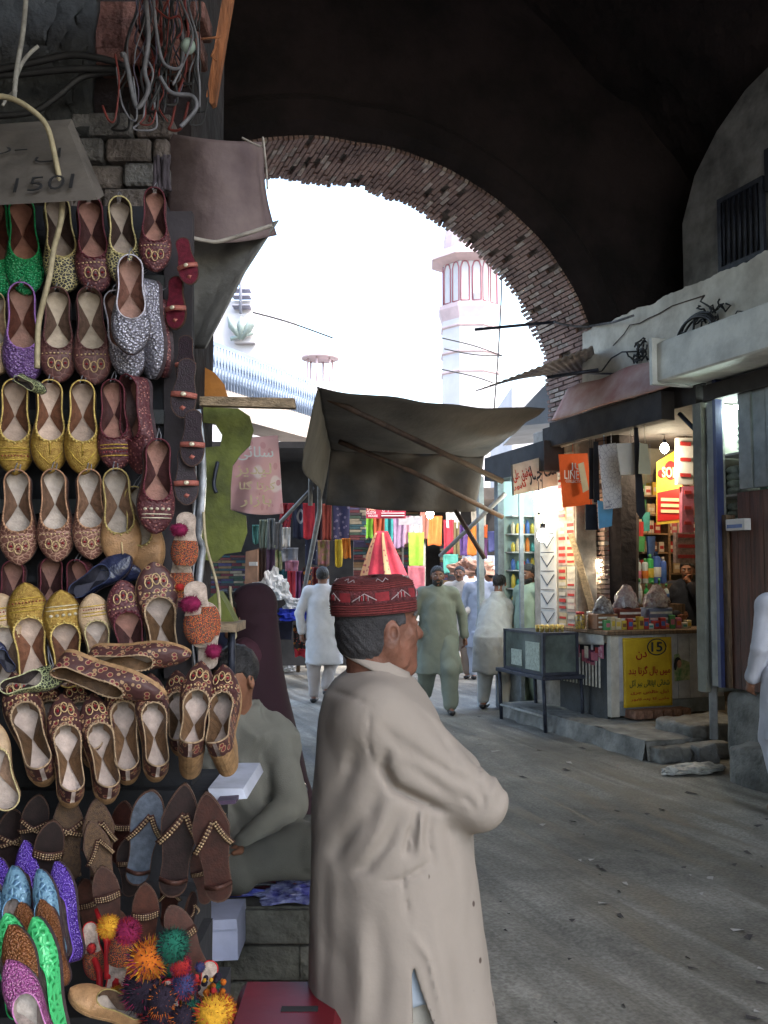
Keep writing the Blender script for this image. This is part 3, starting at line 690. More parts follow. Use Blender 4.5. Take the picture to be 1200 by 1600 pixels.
# bottles and tubes
def bottle(p, h, rr, mcol, mcap, lab, kind='tube'):
    t = thing('bottle', lab, 'bottle', p, 0, 'bottles in the corner shop')
    mb = MB()
    if kind == 'tube': mb.lathe([(rr * .95, 0), (rr, .01), (rr, h * .78), (rr * .8, h * .84), (rr * .35, h * .86)], 12)
    else: mb.lathe([(rr * .9, 0), (rr, .015), (rr, h * .55), (rr * .75, h * .7), (rr * .3, h * .78), (rr * .3, h * .88)], 12)
    o = mb.build('body', mcol, t)
    mb = MB(); z0 = h * (.84 if kind == 'tube' else .86); mb.lathe([(rr * .42, z0), (rr * .42, h), (0, h)], 10); mb.build('cap', mcap, t)
    mb = MB(); mb.lathe([(rr * 1.01, h * .2), (rr * 1.03, h * .21), (rr * 1.03, h * .5), (rr * 1.01, h * .51)], 12); mb.build('label_band', r.choice(PK), t)
    return t
m_btl = mat('bottle_cream', (.55, .48, .40), .3, .1, 10); m_btlg = mat('bottle_green', (.05, .35, .10), .25, .15, 10); m_btlb = mat('bottle_blue', (.06, .12, .4), .25, .15, 10); m_btlw = mat('bottle_clear', (.45, .50, .50), .15, .1, 10)
# middle stepped display behind the counter
mb = MB(); mb.box((5.75, 9.0, 0), (6.75, 9.22, 1.50)); mb.box((5.65, 9.0, 1.5), (6.25, 9.2, 1.52)); mb.box((5.8, 8.78, 0), (6.7, 8.98, 1.28)); simple(mb, 'display_steps', m_wood, 'stepped wooden bottle display behind the shop counter', 'display')
for i, (px, h, rr, mc) in enumerate([(918, .24, .042, m_btl), (948, .26, .04, m_btl), (959, .25, .04, m_btl), (972, .3, .045, m_btl), (985, .31, .045, m_btl), (997, .28, .036, m_btlw), (1008, .28, .036, m_btlw), (1016, .33, .04, m_btlg), (1026, .36, .05, m_btlb), (1036, .3, .04, m_btlb)]):
    bottle((ony(px, 900, 9.1).x, 9.1 + .0, 1.522 if px < 960 else 1.50), h, rr, mc, PK[[1, 6, 1, 0, 0, 6, 2, 2, 3, 6][i]], f'{["cream", "cream", "cream", "tall cream", "tall cream", "clear", "clear", "green", "dark blue", "blue"][i]} bottle, {ORD[i]} from the left on the upper display step')
for i, px in enumerate((976, 990, 999, 1010, 1020, 1030, 1041)):
    mc = [m_btlw, m_btlg, m_btlw, m_btlg, m_btlw, m_btlg, m_btlw][i]; bottle((ony(px, 920, 8.88).x, 8.88, 1.28), .22 + .03 * (i % 3), .032, mc, PK[2], f'small {"green" if mc is m_btlg else "clear"} bottle with green cap, {ORD[i]} from the left on the lower display step', 'b')
# leaning plank
mb = MB(); A = ony(893, 835, 9.05); B = ony(930, 968, 8.75); mb.tube([A, B], .045, 4, sm=False); simple(mb, 'leaning_plank', m_wood2, 'bare wooden plank leaning behind the left end of the counter', 'plank')
# --- the counter
ct = thing('shop_counter', 'corner shop counter with white planked front and dark grille side', 'counter', (5.4, 8.27, .17))
CX, CY = 5.40, 8.27; CX1, CY1 = 6.78, 9.25
m_pw = mat('white_planks', (.50, .50, .52), .75, .3, 6, .6, 25, col2=(.34, .34, .38))
mb = MB(); n = 9
for i in range(n):
    x0 = lerp(CX + .1, CX1, i / n); mb.box((x0, CY, .34), (lerp(CX + .1, CX1, (i + 1) / n) - .006, CY + .03, 1.0))
child(mb, 'planked_front', m_pw, ct)
mb = MB(); mb.box((CX + .1, CY - .005, .2), (CX1, CY + .04, .335)); child(mb, 'base_board', mat('grey_paint', (.20, .22, .24), .7, .3, 8, .4), ct)
mb = MB(); mb.box((CX, CY - .012, .19), (CX + .10, CY + .06, 1.0), bev=.006); mb.box((CX, CY + .062, .92), (CX + .03, CY1, 1.0)); child(mb, 'corner_post', m_white, ct)
mb = MB(); mb.box((CX + .005, CY + .065, .15), (CX + .04, CY1, .91)); child(mb, 'side_panel', mat('navy_black_paint', (.03, .035, .045), .6, .4, 8, .4), ct)
mb = MB()
for i in range(13):
    y = lerp(CY + .18, CY1 - .05, i / 12); mb.box((CX - .008, y, .46), (CX + .004, y + .018, .78))
child(mb, 'grille_bars', mat('bar_white', (.55, .54, .48), .7, .3, 20), ct)
mb = MB()
rr = random.Random(4)
for i in range(22):
    y = lerp(CY + .08, CY1 - .12, rr.random()); z = rr.uniform(.66, .84); mb.box((CX - .010 - .0006 * i, y, z), (CX - .009 - .0006 * i, y + rr.uniform(.04, .13), z + rr.uniform(.05, .14)), rr.choice([0, 1, 2, 3, 4]), bev=0)
child(mb, 'torn_posters', [PK[5], PK[0], PK[6], mat('poster_pinkwhite', (.6, .4, .42), .7, .4, 30, col2=(.35, .06, .15)), mat('poster_dark', (.12, .03, .09), .7, .3, 20)], ct)
mb = MB(); mb.grid(lambda u, v: (CX - .03 - .012 * math.sin(u * 14), lerp(CY + .06, CY1 + .02, u), 1.03 - v * (.13 + .05 * u)), 30, 5, thick=.004); child(mb, 'white_sheet', mat('sheet_white', (.5, .48, .44), .85, .2, 8, .3), ct)
mb = MB(); mb.box((CX - .06, CY - .06, 1.0), (CX1 + .02, CY + .5, 1.045), bev=.008); mb.box((CX - .05, CY + .502, 1.0), (CX + .6, CY1 + .04, 1.045), bev=.008); child(mb, 'counter_top', m_wood, ct)
mb = MB(); mb.box((CX + .2, CY + .45, 0.2), (CX1, CY + .5, 1.0)); child(mb, 'back_panel', m_wood, ct)
# posters on the front
yp = thing('yellow_poster', 'yellow poster with a circled 15 and red Urdu lettering on the counter', 'poster', (0, 0, 0))
P0 = ony(973, 997, CY - .008); P1 = ony(1051, 1102, CY - .008); cx_ = (P0.x + P1.x) / 2; cz_ = (P0.z + P1.z) / 2; wP = P1.x - P0.x; hP = P0.z - P1.z
yp.location = (cx_, CY - .008, cz_)
mb = MB(); mb.grid(lambda u, v: (-wP / 2 + wP * u, -.002 * math.sin(u * 11 + v * 5), -hP / 2 + hP * v), 16, 16, thick=.002); o = mb.build('paper', mat('poster_yellow', (.62, .42, .015), .6, .15, 6, .2, 20, col2=(.5, .32, .01)), yp)
XW, ZW = Vector((1, 0, 0)), Vector((0, 0, 1)); YW = Vector((0, -1, 0))
def pt(fx, fz, off=.012): return frame(Vector((cx_ + (fx - .5) * wP, CY - .008 - off, cz_ + (fz - .5) * hP)), XW, ZW, YW)
m_rink = mat('red_ink', (.38, .02, .01), .6, .1, 20); m_kink = mat('dark_ink', (.02, .03, .05), .6, .1, 20); m_gink = mat('green_ink', (.05, .10, .03), .6, .1, 20)
bpy.context.view_layer.update()
text('number', '15', wP * .23, hP * .14, pt(.68, .86), m_kink, yp, bold=.02)
mb = MB(); mb.tube([Vector(((.68 - .5) * wP + math.cos(a_) * wP * .19, -.012, (.86 - .5) * hP + math.sin(a_) * hP * .115)) for a_ in [i * math.pi / 14 for i in range(29)]], .006, 5); mb.build('ring_mark', m_kink, yp)
for s, fx, fz, w_, h_, m in [('دن', .36, .74, .22, .12, m_rink), ('میں بال گرنا بند', .52, .52, .86, .15, m_rink), ('شفائی ایانائی ہیر آئل', .52, .34, .82, .12, m_gink), ('تیل خالص جڑی', .52, .21, .78, .06, m_rink), ('ملنے کا پتہ لاہور', .52, .11, .78, .05, m_rink)]:
    text('lettering', urdu(s.replace('ڑ', 'ر').replace('أ', 'ا')), w_ * wP, h_ * hP, pt(fx, fz), m, yp, bold=.012)
pp = thing('photo_poster', 'small torn colour picture of a face pasted beside the yellow poster', 'poster', ony(1065, 1044, CY - .01))
mb = MB(); mb.add([(-.09, 0, -.13), (.1, 0, -.12), (.1, 0, .06), (.0, 0, .09), (-.03, 0, .15), (-.09, 0, .14)], [(0, 1, 2, 3, 4, 5)]); mb.build('paper', mat('poster_green', (.08, .2, .07), .6, .6, 14, col2=(.45, .42, .25)), pp)
mb = MB(); mb.ball((-.03, -.002, .045), (.03, .002, .042)); mb.build('face', mat('print_skin', (.42, .2, .13), .6, .2, 20), pp); mb = MB(); mb.ball((-.045, -.0008, .07), (.042, .002, .045)); mb.ball((-.075, -.001, .03), (.02, .002, .05)); mb.build('hair', m_dark, pp)
# things on the counter
def bagjar(px, py, w_, h_, mb_m, mt_m, lab):
    p = ony(px, py, CY + .2); p.z = 1.046; t = thing('sweet_jar', lab, 'jar', p, 0, 'wrapped jars on the counter')
    mb = MB(); mb.box((-w_ / 2, -.08, 0), (w_ / 2, .1, h_ * .38), bev=.008); mb.build('box', mb_m, t)
    mb = MB(); rg_ = random.Random(px)
    for k in range(3): mb.box((-w_ * .46, -.083, h_ * (.05 + .11 * k)), (w_ * .46, -.079, h_ * (.09 + .11 * k)), 0)
    mb.build('stripe', PK[6], t)
    fn = lambda u, v: Vector(((w_ * .52 * (1 - v ** 2.2 * .75)) * math.cos(2 * math.pi * u) * (1 + .38 * noise.noise(Vector((math.cos(6.283 * u) * 1.6, math.sin(6.283 * u) * 1.6 + v * 4, px)))), .09 * (1 - v ** 1.5 * .8) * math.sin(2 * math.pi * u), h_ * .39 + h_ * .42 * v + .02 * noise.noise(Vector((math.cos(6.28 * u) * 2, v * 5, px))))) * 1.0
    mb = MB(); mb.grid(fn, 22, 10); mb.build('plastic_bag', mt_m, t); return t
m_plas = mat('clear_plastic', (.34, .31, .32), .12, .6, 22, .9, 30, col2=(.16, .10, .12)); m_plasb = mat('clear_plastic_dark', (.25, .25, .26), .15, .6, 22, .9, 30, col2=(.05, .03, .03))
bagjar(943, 968, .24, .42, PK[7], m_plasb, 'brown box topped with dark wrapped sweets at the left of the counter')
bagjar(978, 968, .27, .56, mat('maroon_box', (.16, .04, .03), .3, .3, 10), m_plas, 'maroon and gold box under a peaked clear bag on the counter')
bagjar(1026, 972, .29, .56, mat('blue_box', (.16, .19, .30), .3, .3, 10), m_plas, 'blue grey box under a round clear bag at the counter middle')
mb = MB(); q = ony(980, 905, CY + .3); mb.ball((q.x, q.y, 1.62), (.03, .03, .02), n=10); 
# rod with hanging stock
A = onx(878, 697, 5.36); B = onx(1036, 646, 5.36)
simple(MB().tube([A, B], .018, 8), 'hanging_rod', mat('pale_pole', (.38, .34, .30), .7, .3, 15), 'pale pole slung under the lintel with goods hanging from it', 'pole')
def hang(pts, X, name, m, lab, cat, grp=None, thick=.006):
    P = [onx(x, y, X) for x, y in pts]; mb = MB(); mb.prism(P, (thick, 0, 0)); return simple(mb, name, m, lab, cat, grp)
def rodx(px):   # a plane through the rod facing us instead of along the street
    return
def hangy(pts, px0, name, m, lab, cat, grp=None, thick=.008):
    Y = onx(px0, 690, 5.36).y; P = [ony(x, y, Y) for x, y in pts]; mb = MB(); mb.prism(P, (0, thick, 0)); 
    top = min(pts, key=lambda q: q[1])[1]; T = ony(px0, top, Y); mb.tube([T, Vector((T.x, T.y, lerp(A.z, B.z, (T.y - A.y) / (B.y - A.y))))], .003, 4)
    return simple(mb, name, m, lab, cat, grp)
ob = hangy([(873, 710), (918, 708), (925, 788), (880, 793)], 895, 'orange_bag', mat('orange_print', (.70, .10, .015), .35, .15, 6, .2), 'orange printed packet with white lettering hanging at the left of the pole', 'packet')
Yo = onx(895, 690, 5.36).y - .004
for s, x, y, w_, h_ in (('JU', 900, 730, .14, .09), ('LINE P', 898, 742, .25, .09), ('COLLECTION', 898, 752, .22, .03)):
    text('lettering', s, w_, h_, frame(ony(x, y, Yo - .004), XW, ZW, YW), wht, ob)
mb = MB(); mb.prism([ony(x, y, Yo - .03) for x, y in ((903, 725), (912, 722), (920, 765), (911, 770))], (0, .004, 0)); simple(mb, 'paper_tag', mat('paper_cream', (.5, .45, .36), .8, .1, 9), 'cream paper tag dangling in front of the orange packet', 'tag')
m_paper = patmat('printed_paper', (.60, .60, .66), (.25, .25, .34), 22, .8, kind='edge', thr=.03, bump=.1)
m_paperw = mat('plain_paper', (.58, .56, .55), .8, .1, 6)
hangy([(935, 696), (962, 692), (970, 742), (972, 793), (944, 796)], 955, 'printed_sheet', m_paper, 'long white sheet printed with fine writing hanging from the pole', 'paper')
hangy([(963, 693), (1000, 691), (996, 742), (970, 742)], 985, 'white_card', m_paperw, 'plain off white card hanging beside the printed sheet', 'card')
hangy([(1000, 692), (1012, 694), (1018, 742), (998, 740)], 1008, 'folded_card', mat('card_cream', (.52, .50, .38), .8, .1, 6), 'small cream card at the right of the plain white card', 'card')
m_black = mat('black_cloth', (.015, .017, .03), .85, .3, 12)
hangy([(991, 668), (997, 668), (1003, 740), (1009, 800), (1002, 811), (995, 800), (993, 740)], 994, 'black_strap', m_black, 'narrow black bundle hanging in front of the white cards', 'strap')
for k, (x0, x1, y0, y1) in enumerate(((921, 927, 700, 780), (928, 935, 690, 785), (915, 932, 788, 828))):
    hangy([(x0, y0), (x1, y0), (x1 + 2, y1), (x0, y1)], (x0 + x1) // 2, 'black_strap', m_black, ['thin black strap just right of the orange packet', 'wider black strap left of the printed sheet', 'short black cloth below the orange packet'][k], 'strap')
hangy([(934, 782), (958, 786), (956, 822), (936, 826)], 945, 'blue_packet', mat('sky_blue', (.10, .32, .60), .4, .1, 8), 'sky blue packet hanging below the printed sheet', 'packet')
for k, (x0, y0, x1, y1, mi) in enumerate([(940, 826, 962, 850, 0), (957, 835, 975, 862, 0), (980, 815, 992, 850, 3), (990, 815, 1006, 838, 0), (1004, 800, 1016, 830, 9), (994, 838, 1008, 862, 2), (1012, 838, 1024, 875, 3), (974, 800, 984, 824, 5), (915, 830, 930, 852, 5)]):
    Yk = 9.25; mb = MB(); mb.prism([ony(x, y, Yk) for x, y in ((x0, y0), (x1, y0), (x1 - 1, y1), (x0 + 2, y1))], (0, .03, 0)); c_ = ony((x0 + x1) / 2, y0, Yk); mb.tube([c_, c_ + Vector((0, 0, 3.1 - c_.z))], .0015, 3)
    simple(mb, 'hanging_sachet', PK[mi], f'{NM[mi]} sachet strip, {ORD[k]} of the strips dangling among the shelves', 'sachet', 'sachets hanging in the corner shop')
# red and yellow poster and card column
rp_ = thing('red_yellow_poster', 'red and yellow printed poster inside the shop right of the shelves', 'poster', ony(1045, 760, 8.9))
def loc(px, py, Y=8.9): return ony(px, py, Y) - Vector(rp_.location)
mb = MB(); mb.prism([loc(*q) for q in ((1026, 722), (1058, 702), (1066, 760), (1066, 816), (1026, 820))], (0, .008, 0)); mb.build('paper', PK[4], rp_)
mb = MB(); mb.prism([loc(x, y) - Vector((0, .004, 0)) for x, y in ((1027, 770), (1065, 762), (1065, 811), (1027, 815))], (0, .004, 0)); mb.ball(loc(1048, 735) - Vector((0, .004, 0)), (.09, .004, .11), n=12); mb.ball(loc(1033, 740) - Vector((0, .004, 0)), (.05, .004, .05), n=12); mb.build('red_field', mat('poster_red', (.45, .015, .02), .5, .1, 8), rp_)
bpy.context.view_layer.update()
text('lettering', 'SOB', .2, .12, frame(ony(1046, 738, 8.88), XW, ZW, YW), yel, rp_, bold=.03)
mb = MB()
for i in range(3): mb.box(tuple(loc(1032, 783 + i * 9) - Vector((0, .012, 0))), tuple(loc(1060, 780 + i * 9) - Vector((0, .006, 0)) + Vector((0, 0, .008))))
mb.build('text_lines', yel, rp_)
for k, (x0, y0, x1, y1, m, nm, lab) in enumerate([(1059, 684, 1083, 757, m_paperw, 'card_strip', 'white pharmacy card strip hanging left of the shop post'), (1066, 760, 1084, 832, PK[5], 'card_strip', 'pink card strip with a face, below the white card strip'), (1056, 832, 1090, 880, mat('pale_pink_boxes', (.40, .27, .25), .7, .4, 25), 'card_box', 'pile of pale pink printed boxes above the shopkeeper')]):
    mb = MB(); mb.prism([ony(x, y, 8.6) for x, y in ((x0, y0), (x1, y0), (x1, y1), (x0, y1))], (0, .05, 0))
    for j in range(3): yy = lerp(y0, y1, (j + .5) / 3); mb.box(tuple(ony(x0 + 4, yy, 8.592)), tuple(ony(x1 - 4, yy - 5, 8.598)), 1)
    c_ = ony((x0 + x1) / 2, y0, 8.62); mb.tube([c_, (c_.x, c_.y, 3.1)], .003, 4)
    simple(mb, nm, [m, PK[0]], lab, 'card')
# flower like bunch of red sweets
mb = MB(); rr = random.Random(9)
for k in range(46): p = ony(rr.uniform(938, 975), rr.uniform(822, 862), 9.2); mb.ball(p, rr.uniform(.018, .032), rr.choice([0, 0, 0, 1, 2]), 6)
simple(mb, 'sweet_bunch', [PK[0], PK[8], PK[4]], 'hanging bunch of red and orange wrapped sweets above the bottles', 'sweets')
# bulbs
def bulb(p, rr_, e, lab, col=(1, .86, .6), watts=4, hang_=.25):
    t = thing('light_bulb', lab, 'lamp', p, 0, 'lit bulbs in the shops')
    MB().ball((0, 0, 0), (rr_, rr_, rr_ * 1.25), n=12).build('glass_bulb', mat('bulb_glow%d' % int(e), col, .3, 0, 1, emit=(col, e)), t)
    MB().lathe([(rr_ * .5, rr_), (rr_ * .5, rr_ * 2)], 8).build('socket', m_iron, t)
    MB().tube([(0, 0, rr_ * 2), (0, 0, hang_)], .004, 4).build('flex', m_cable, t)
    l = bpy.data.lights.new('bulb_light', 'POINT'); l.energy = watts; l.color = col; l.shadow_soft_size = rr_ * 1.4; o = bpy.data.objects.new('bulb_light', l); COL.objects.link(o); o.parent = t; o.location = (0, -.0, -rr_ * 1.8)
    return t
bulb(ony(936, 882, 9.0), .05, 14, 'glowing bulb low among the cream bottles in the corner shop', watts=16, hang_=1.2)
bulb(Vector((6.3, 8.55, 2.95)), .045, 16, 'unseen bare bulb added under the ceiling to brighten the corner shop', watts=8, hang_=.14)  # unseen lamp added to lift the dim shop interior
bulb(ony(1094, 735, 8.75), .04, 9, 'small orange bulb glowing at the right side of the corner shop', col=(1, .6, .3), watts=3, hang_=.5)
for k in range(16):
    px = 950 + k * 8.5; mi = rr.choice([0, 1, 3, 6, 7, 5, 2, 4]); p = ony(px, 990, CY + .06); h_ = rr.uniform(.05, .14)
    mb = MB(); mb.box((-.03, 0, 0), (.03, .06, h_), bev=.004); mb.box((-.02, -.003, h_ * .3), (.02, .001, h_ * .7), 1); o = mb.build('small_packet', [PK[mi], PK[(mi + 3) % 10]]); o.location = (p.x, CY + .04 + rr.uniform(0, .03), 1.046); o.rotation_euler = (0, 0, rr.uniform(-.3, .3)); tag(o, f'little {NM[mi]} packet, {ORD[k]} from the left along the counter edge', 'packet', 'little packets along the counter edge')
for k in range(9):
    px = 905 + k * 17; p = ony(px, 990, CY + .36); mi = rr.choice([0, 1, 5, 8, 4]); mb = MB(); mb.lathe([(.045, 0), (.05, .01), (.05, .13), (.04, .15)], 14); o = mb.build('candy_jar', mat('candy_%d' % mi, PK[mi].node_tree.nodes['Principled BSDF'] and [(.4, .05, .04), (.4, .3, .2), (0, 0, 0), (0, 0, 0), (.45, .3, .05), (.42, .15, .2), (0, 0, 0), (0, 0, 0), (.45, .15, .05)][mi], .15, .6, 50, 0, 9, col2=(.1, .08, .07))); o.location = (p.x, CY + .34, 1.046)
    MB().lathe([(.043, .15), (.043, .175), (0, .178)], 12).build('lid', PK[[0, 6, 3][k % 3]], o); tag(o, f'round candy jar, {ORD[k]} from the left behind the wrapped boxes', 'jar', 'candy jars on the counter')
# ---- poster covered pier at the arch foot
pier = thing('poster_pier', 'pier at the arch foot pasted with faded red marked posters', 'pier', (5.6, 9.4, 0))
mb = MB(); mb.box((5.46, 8.98, 0), (5.72, AY + AT, 3.25), bev=.01); child(mb, 'pier_body', mat('pale_pier', (.33, .30, .27), .85, .35, 5, .6), pier)
mb = MB(); rr = random.Random(2)
for zr in range(8):
    for k, y0 in enumerate((8.99, 9.17)):
        if rr.random() < .85: mb.box((5.452, y0 + rr.uniform(0, .01), .95 + zr * .25), (5.459, y0 + .165, .95 + zr * .25 + .235), rr.choice([0, 1, 2]))
        for q in range(3): mb.box((5.446, y0 + .02, .98 + zr * .25 + q * .07), (5.451, y0 + .15, 1.0 + zr * .25 + q * .07 + rr.uniform(0, .02)), rr.choice([3, 3, 0]))
child(mb, 'posters', [mat('poster_pale', (.48, .42, .36), .8, .2, 10), mat('poster_tan', (.42, .34, .22), .8, .2, 10), mat('poster_rose', (.40, .28, .26), .8, .3, 10), m_rink], pier)
mb = MB(); mb.box((5.44, 9.37, .75), (5.455, 9.72, 2.1)); child(mb, 'white_panel', m_paperw, pier)
mb = MB()
for i in range(6):
    z = .85 + i * .21
    mb.tube([(5.43, 9.40, z + .12), (5.43, 9.55, z), (5.43, 9.69, z + .12)], .006, 4)
    mb.tube([(5.43, 9.40, z + .16), (5.43, 9.69, z + .16)], .004, 4)
child(mb, 'wire_rack', m_iron, pier)
# ---- second shop beyond the arch
s2 = thing('lit_shop', 'brightly lit glass fronted shop just beyond the arch', 'shop', (5.6, 10.6, 0))
mb = MB(); mb.box((5.74, 9.92, 0), (7.3, 10.0, 2.74)); mb.box((7.2, 10.0, 0), (7.3, 10.6, 2.74)); mb.box((5.3, 9.92, 2.75), (7.3, 10.6, 2.85)); mb.box((5.4, 10.55, 0), (7.2, 10.6, 2.74)); child(mb, 'wall', mat('shop2_wall', (.30, .42, .42), .8, .2, 4), s2)
mb = MB(); mb.box((5.33, 10.0, .0), (5.38, 10.03, 2.74)); mb.box((5.3, 10.5, 0), (5.38, 10.6, 2.74)); mb.box((5.34, 10.03, 0), (5.37, 10.499, .85)); child(mb, 'door_frame', mat('blue_grey_frame', (.20, .24, .28), .5, .3, 10), s2)
mb = MB()
for z in (1.2, 1.42, 1.64, 1.86, 2.08, 2.3): mb.box((5.42, 10.36, z), (6.4, 10.545, z + .015))
child(mb, 'shelf', m_paperw, s2)
rr = random.Random(8)
for si, z in enumerate((1.216, 1.436, 1.656, 1.876, 2.096)):
    for k in range(7):
        mi = rr.choice([0, 3, 5, 4, 6, 8, 9, 1]); mb = MB(); h_ = rr.uniform(.10, .18); mb.lathe([(.022, 0), (.026, .01), (.026, h_ * .8), (.014, h_ * .85), (.014, h_), (0, h_)], 8); o = mb.build('jar', PK[mi]); o.location = (5.46 + k * .066, 10.42, z)
        tag(o, f'{NM[mi]} jar, {ORD[k]} from the left on {["the lowest", "the second", "the third", "the fourth", "the top"][si]} shelf of the lit shop', 'jar', 'jars in the lit shop')
bulb(ony(848, 836, 9.0), .06, 16, 'bright bare bulb in front of the posters pier', watts=1.6, hang_=.8)
bulb(ony(840, 776, 9.6), .055, 17, 'upper white bulb inside the lit shop beyond the arch', col=(.9, 1, .95), watts=4, hang_=.3)
bulb(ony(842, 810, 9.1), .03, 12, 'small yellow bulb just above the bright bare bulb', col=(1, .8, .4), watts=1, hang_=.4)
tag(MB().box((5.6, 10.1, 2.70), (6.3, 10.14, 2.735)).build('tube_light', mat('tube_glow', (.85, 1, .95), .3, 0, 1, emit=((.85, 1, .95), 12))), 'fluorescent tube on the ceiling of the lit shop', 'lamp')
# shop sign and canopy box
sg2 = thing('urdu_shop_sign', 'white and red Urdu shop sign under the arch foot', 'sign', (5.25, 9.9, 2.7))
SY = 9.3; p0 = ony(801, 726, SY); p1 = ony(870, 708, SY); p2 = ony(872, 758, SY); p3 = ony(803, 774, SY)
mb = MB(); mb.prism([p0, p1, p2, p3], (0, .04, 0)); child(mb, 'panel', mat('sign_offwhite', (.50, .46, .42), .7, .3, 5), sg2)
bpy.context.view_layer.update()
ux2 = (p1 - p0).normalized(); uz2 = YW; uy2 = uz2.cross(ux2).normalized()
for s, x, y, w_, h_, m in (('مت جہاز', 847, 739, .36, .22, m_kink), ('شفیق علی', 816, 742, .24, .15, m_rink), ('لاہور', 812, 760, .16, .07, m_rink)): text('lettering', urdu(s), w_, h_, frame(ony(x, y, SY - .004), ux2, uy2, uz2), m, sg2, bold=.02)
mb = MB(); mb.prism([onx(850, 688, 5.2), onx(757, 716, 5.2), onx(757, 752, 5.2), onx(850, 735, 5.2)], (.25, 0, 0)); simple(mb, 'canopy_box', mat('black_sheet', (.03, .03, .035), .8, .3, 6), 'black boxed canopy over the lit shop', 'canopy')
# ---- table with display case
tb = thing('display_table', 'black metal table on the street in front of the lit shop', 'table', (5.1, 9.15, 0))
mb = MB(); mb.box((4.86, 8.66, .53), (5.36, 9.72, .57), bev=.005); child(mb, 'table_top', m_iron, tb)
for (x, y) in ((4.89, 8.7), (5.33, 8.7), (4.89, 9.68), (5.33, 9.68)): child(MB().tube([(x, y, .53), (x + .02, y, .0)], .02, 6), 'leg', m_iron, tb)
mb = MB(); mb.tube([(4.9, 8.7, .16), (4.9, 9.68, .16)], .014, 6); child(mb, 'rail', mat('pale_metal', (.3, .3, .28), .6, .3, 10), tb)
dc = thing('display_case', 'dark framed glass display case standing on the black table', 'display case', (5.1, 9.15, .57))
c0, c1 = (4.9, 8.72, .571), (5.32, 9.60, .98); fr = .03
mb = MB()
for x in (c0[0], c1[0] - fr):
    for y in (c0[1], c1[1] - fr): mb.box((x, y, c0[2]), (x + fr, y + fr, c1[2]))
mb.box((c0[0], c0[1], c1[2]), (c1[0], c1[1], c1[2] + .025)); mb.box((c0[0] + .002, c0[1] + .002, c0[2] + .001), (c1[0] - .002, c1[1] - .002, c0[2] + .03)); mb.box((c1[0] - .012, c0[1] + fr, c0[2] + .03), (c1[0] - .005, c1[1] - fr, c1[2]))
child(mb, 'case_frame', m_iron, dc)
child(MB().box((c0[0] + .01, c0[1] + fr, c0[2] + .03), (c0[0] + .014, c1[1] - fr, c1[2])), 'glass_front', mat('dim_glass', (.12, .15, .14), .12, .5, 3, col2=(.05, .06, .06)), dc)
child(MB().box((c0[0] + fr, c0[1] + .01, c0[2] + .03), (c1[0] - fr, c0[1] + .014, c1[2])), 'glass_side', MATS['dim_glass'], dc)
mb = MB(); mb.box((4.903, 8.80, .61), (4.908, 9.10, .90)); mb.box((4.903, 9.18, .63), (4.908, 9.42, .80)); child(mb, 'pasted_notice', mat('notice', (.36, .40, .34), .7, .3, 30), dc)
rr = random.Random(1)
for k in range(10):
    mb = MB(); mb.lathe([(.018, 0), (.026, .07), (.024, .07), (.016, .006)], 10); o = mb.build('brass_cup', mat('brass', (.55, .42, .15), .35, .2, 10, metal=.6)); o.location = (4.96 + .06 * (k % 5), 8.85 + .09 * (k // 5), 1.006)
    tag(o, f'small brass cup, {ORD[k % 5]} from the left in the {["front", "back"][k // 5]} row on the display case', 'cup', 'brass cups on the display case')
# ---- ledge, bricks, steps, blocks, rubbish
led = MB()
def ledge_top(u, v):
    x = 5.02 + .06 * noise.noise(Vector((0, u * 9, 1))) + v * 2.4; y = 7.15 + u * 2.7; return (x, y, .165 + .02 * noise.noise(Vector((x * 4, y * 4, 0))))
led.grid(ledge_top, 60, 20); led.grid(lambda u, v: (5.02 + .06 * noise.noise(Vector((0, u * 9, 1))) - .05 * (1 - v) * (1 + noise.noise(Vector((3, u * 14, v)))), 7.15 + u * 2.7, -.06 + v * .2255 + .0), 60, 5); led.grid(lambda u, v: (5.02 + u * 2.4, 7.15 - .03 * (1 - v), -.06 + .22 * v), 20, 4)
simple(led, 'stone_ledge', m_conc, 'low worn concrete ledge under the corner shop counter', 'ledge')
rr = random.Random(6)
for k in range(6):
    mb = MB(); mb.box((-.052, -.1, 0), (.052, .1, .085), bev=.008); o = mb.build('brick', mat('loose_brick', (.22, .13, .10) if k else (.3, .16, .11), .9, .4, 20, 1.2, 60)); o.location = (5.62 + k * .112, 8.2, .178); o.rotation_euler = (0, rr.uniform(-.02, .02), rr.uniform(-.05, .05)); tag(o, f'brown brick, {ORD[k]} from the left in the row propping up the counter', 'brick', 'bricks under the counter')
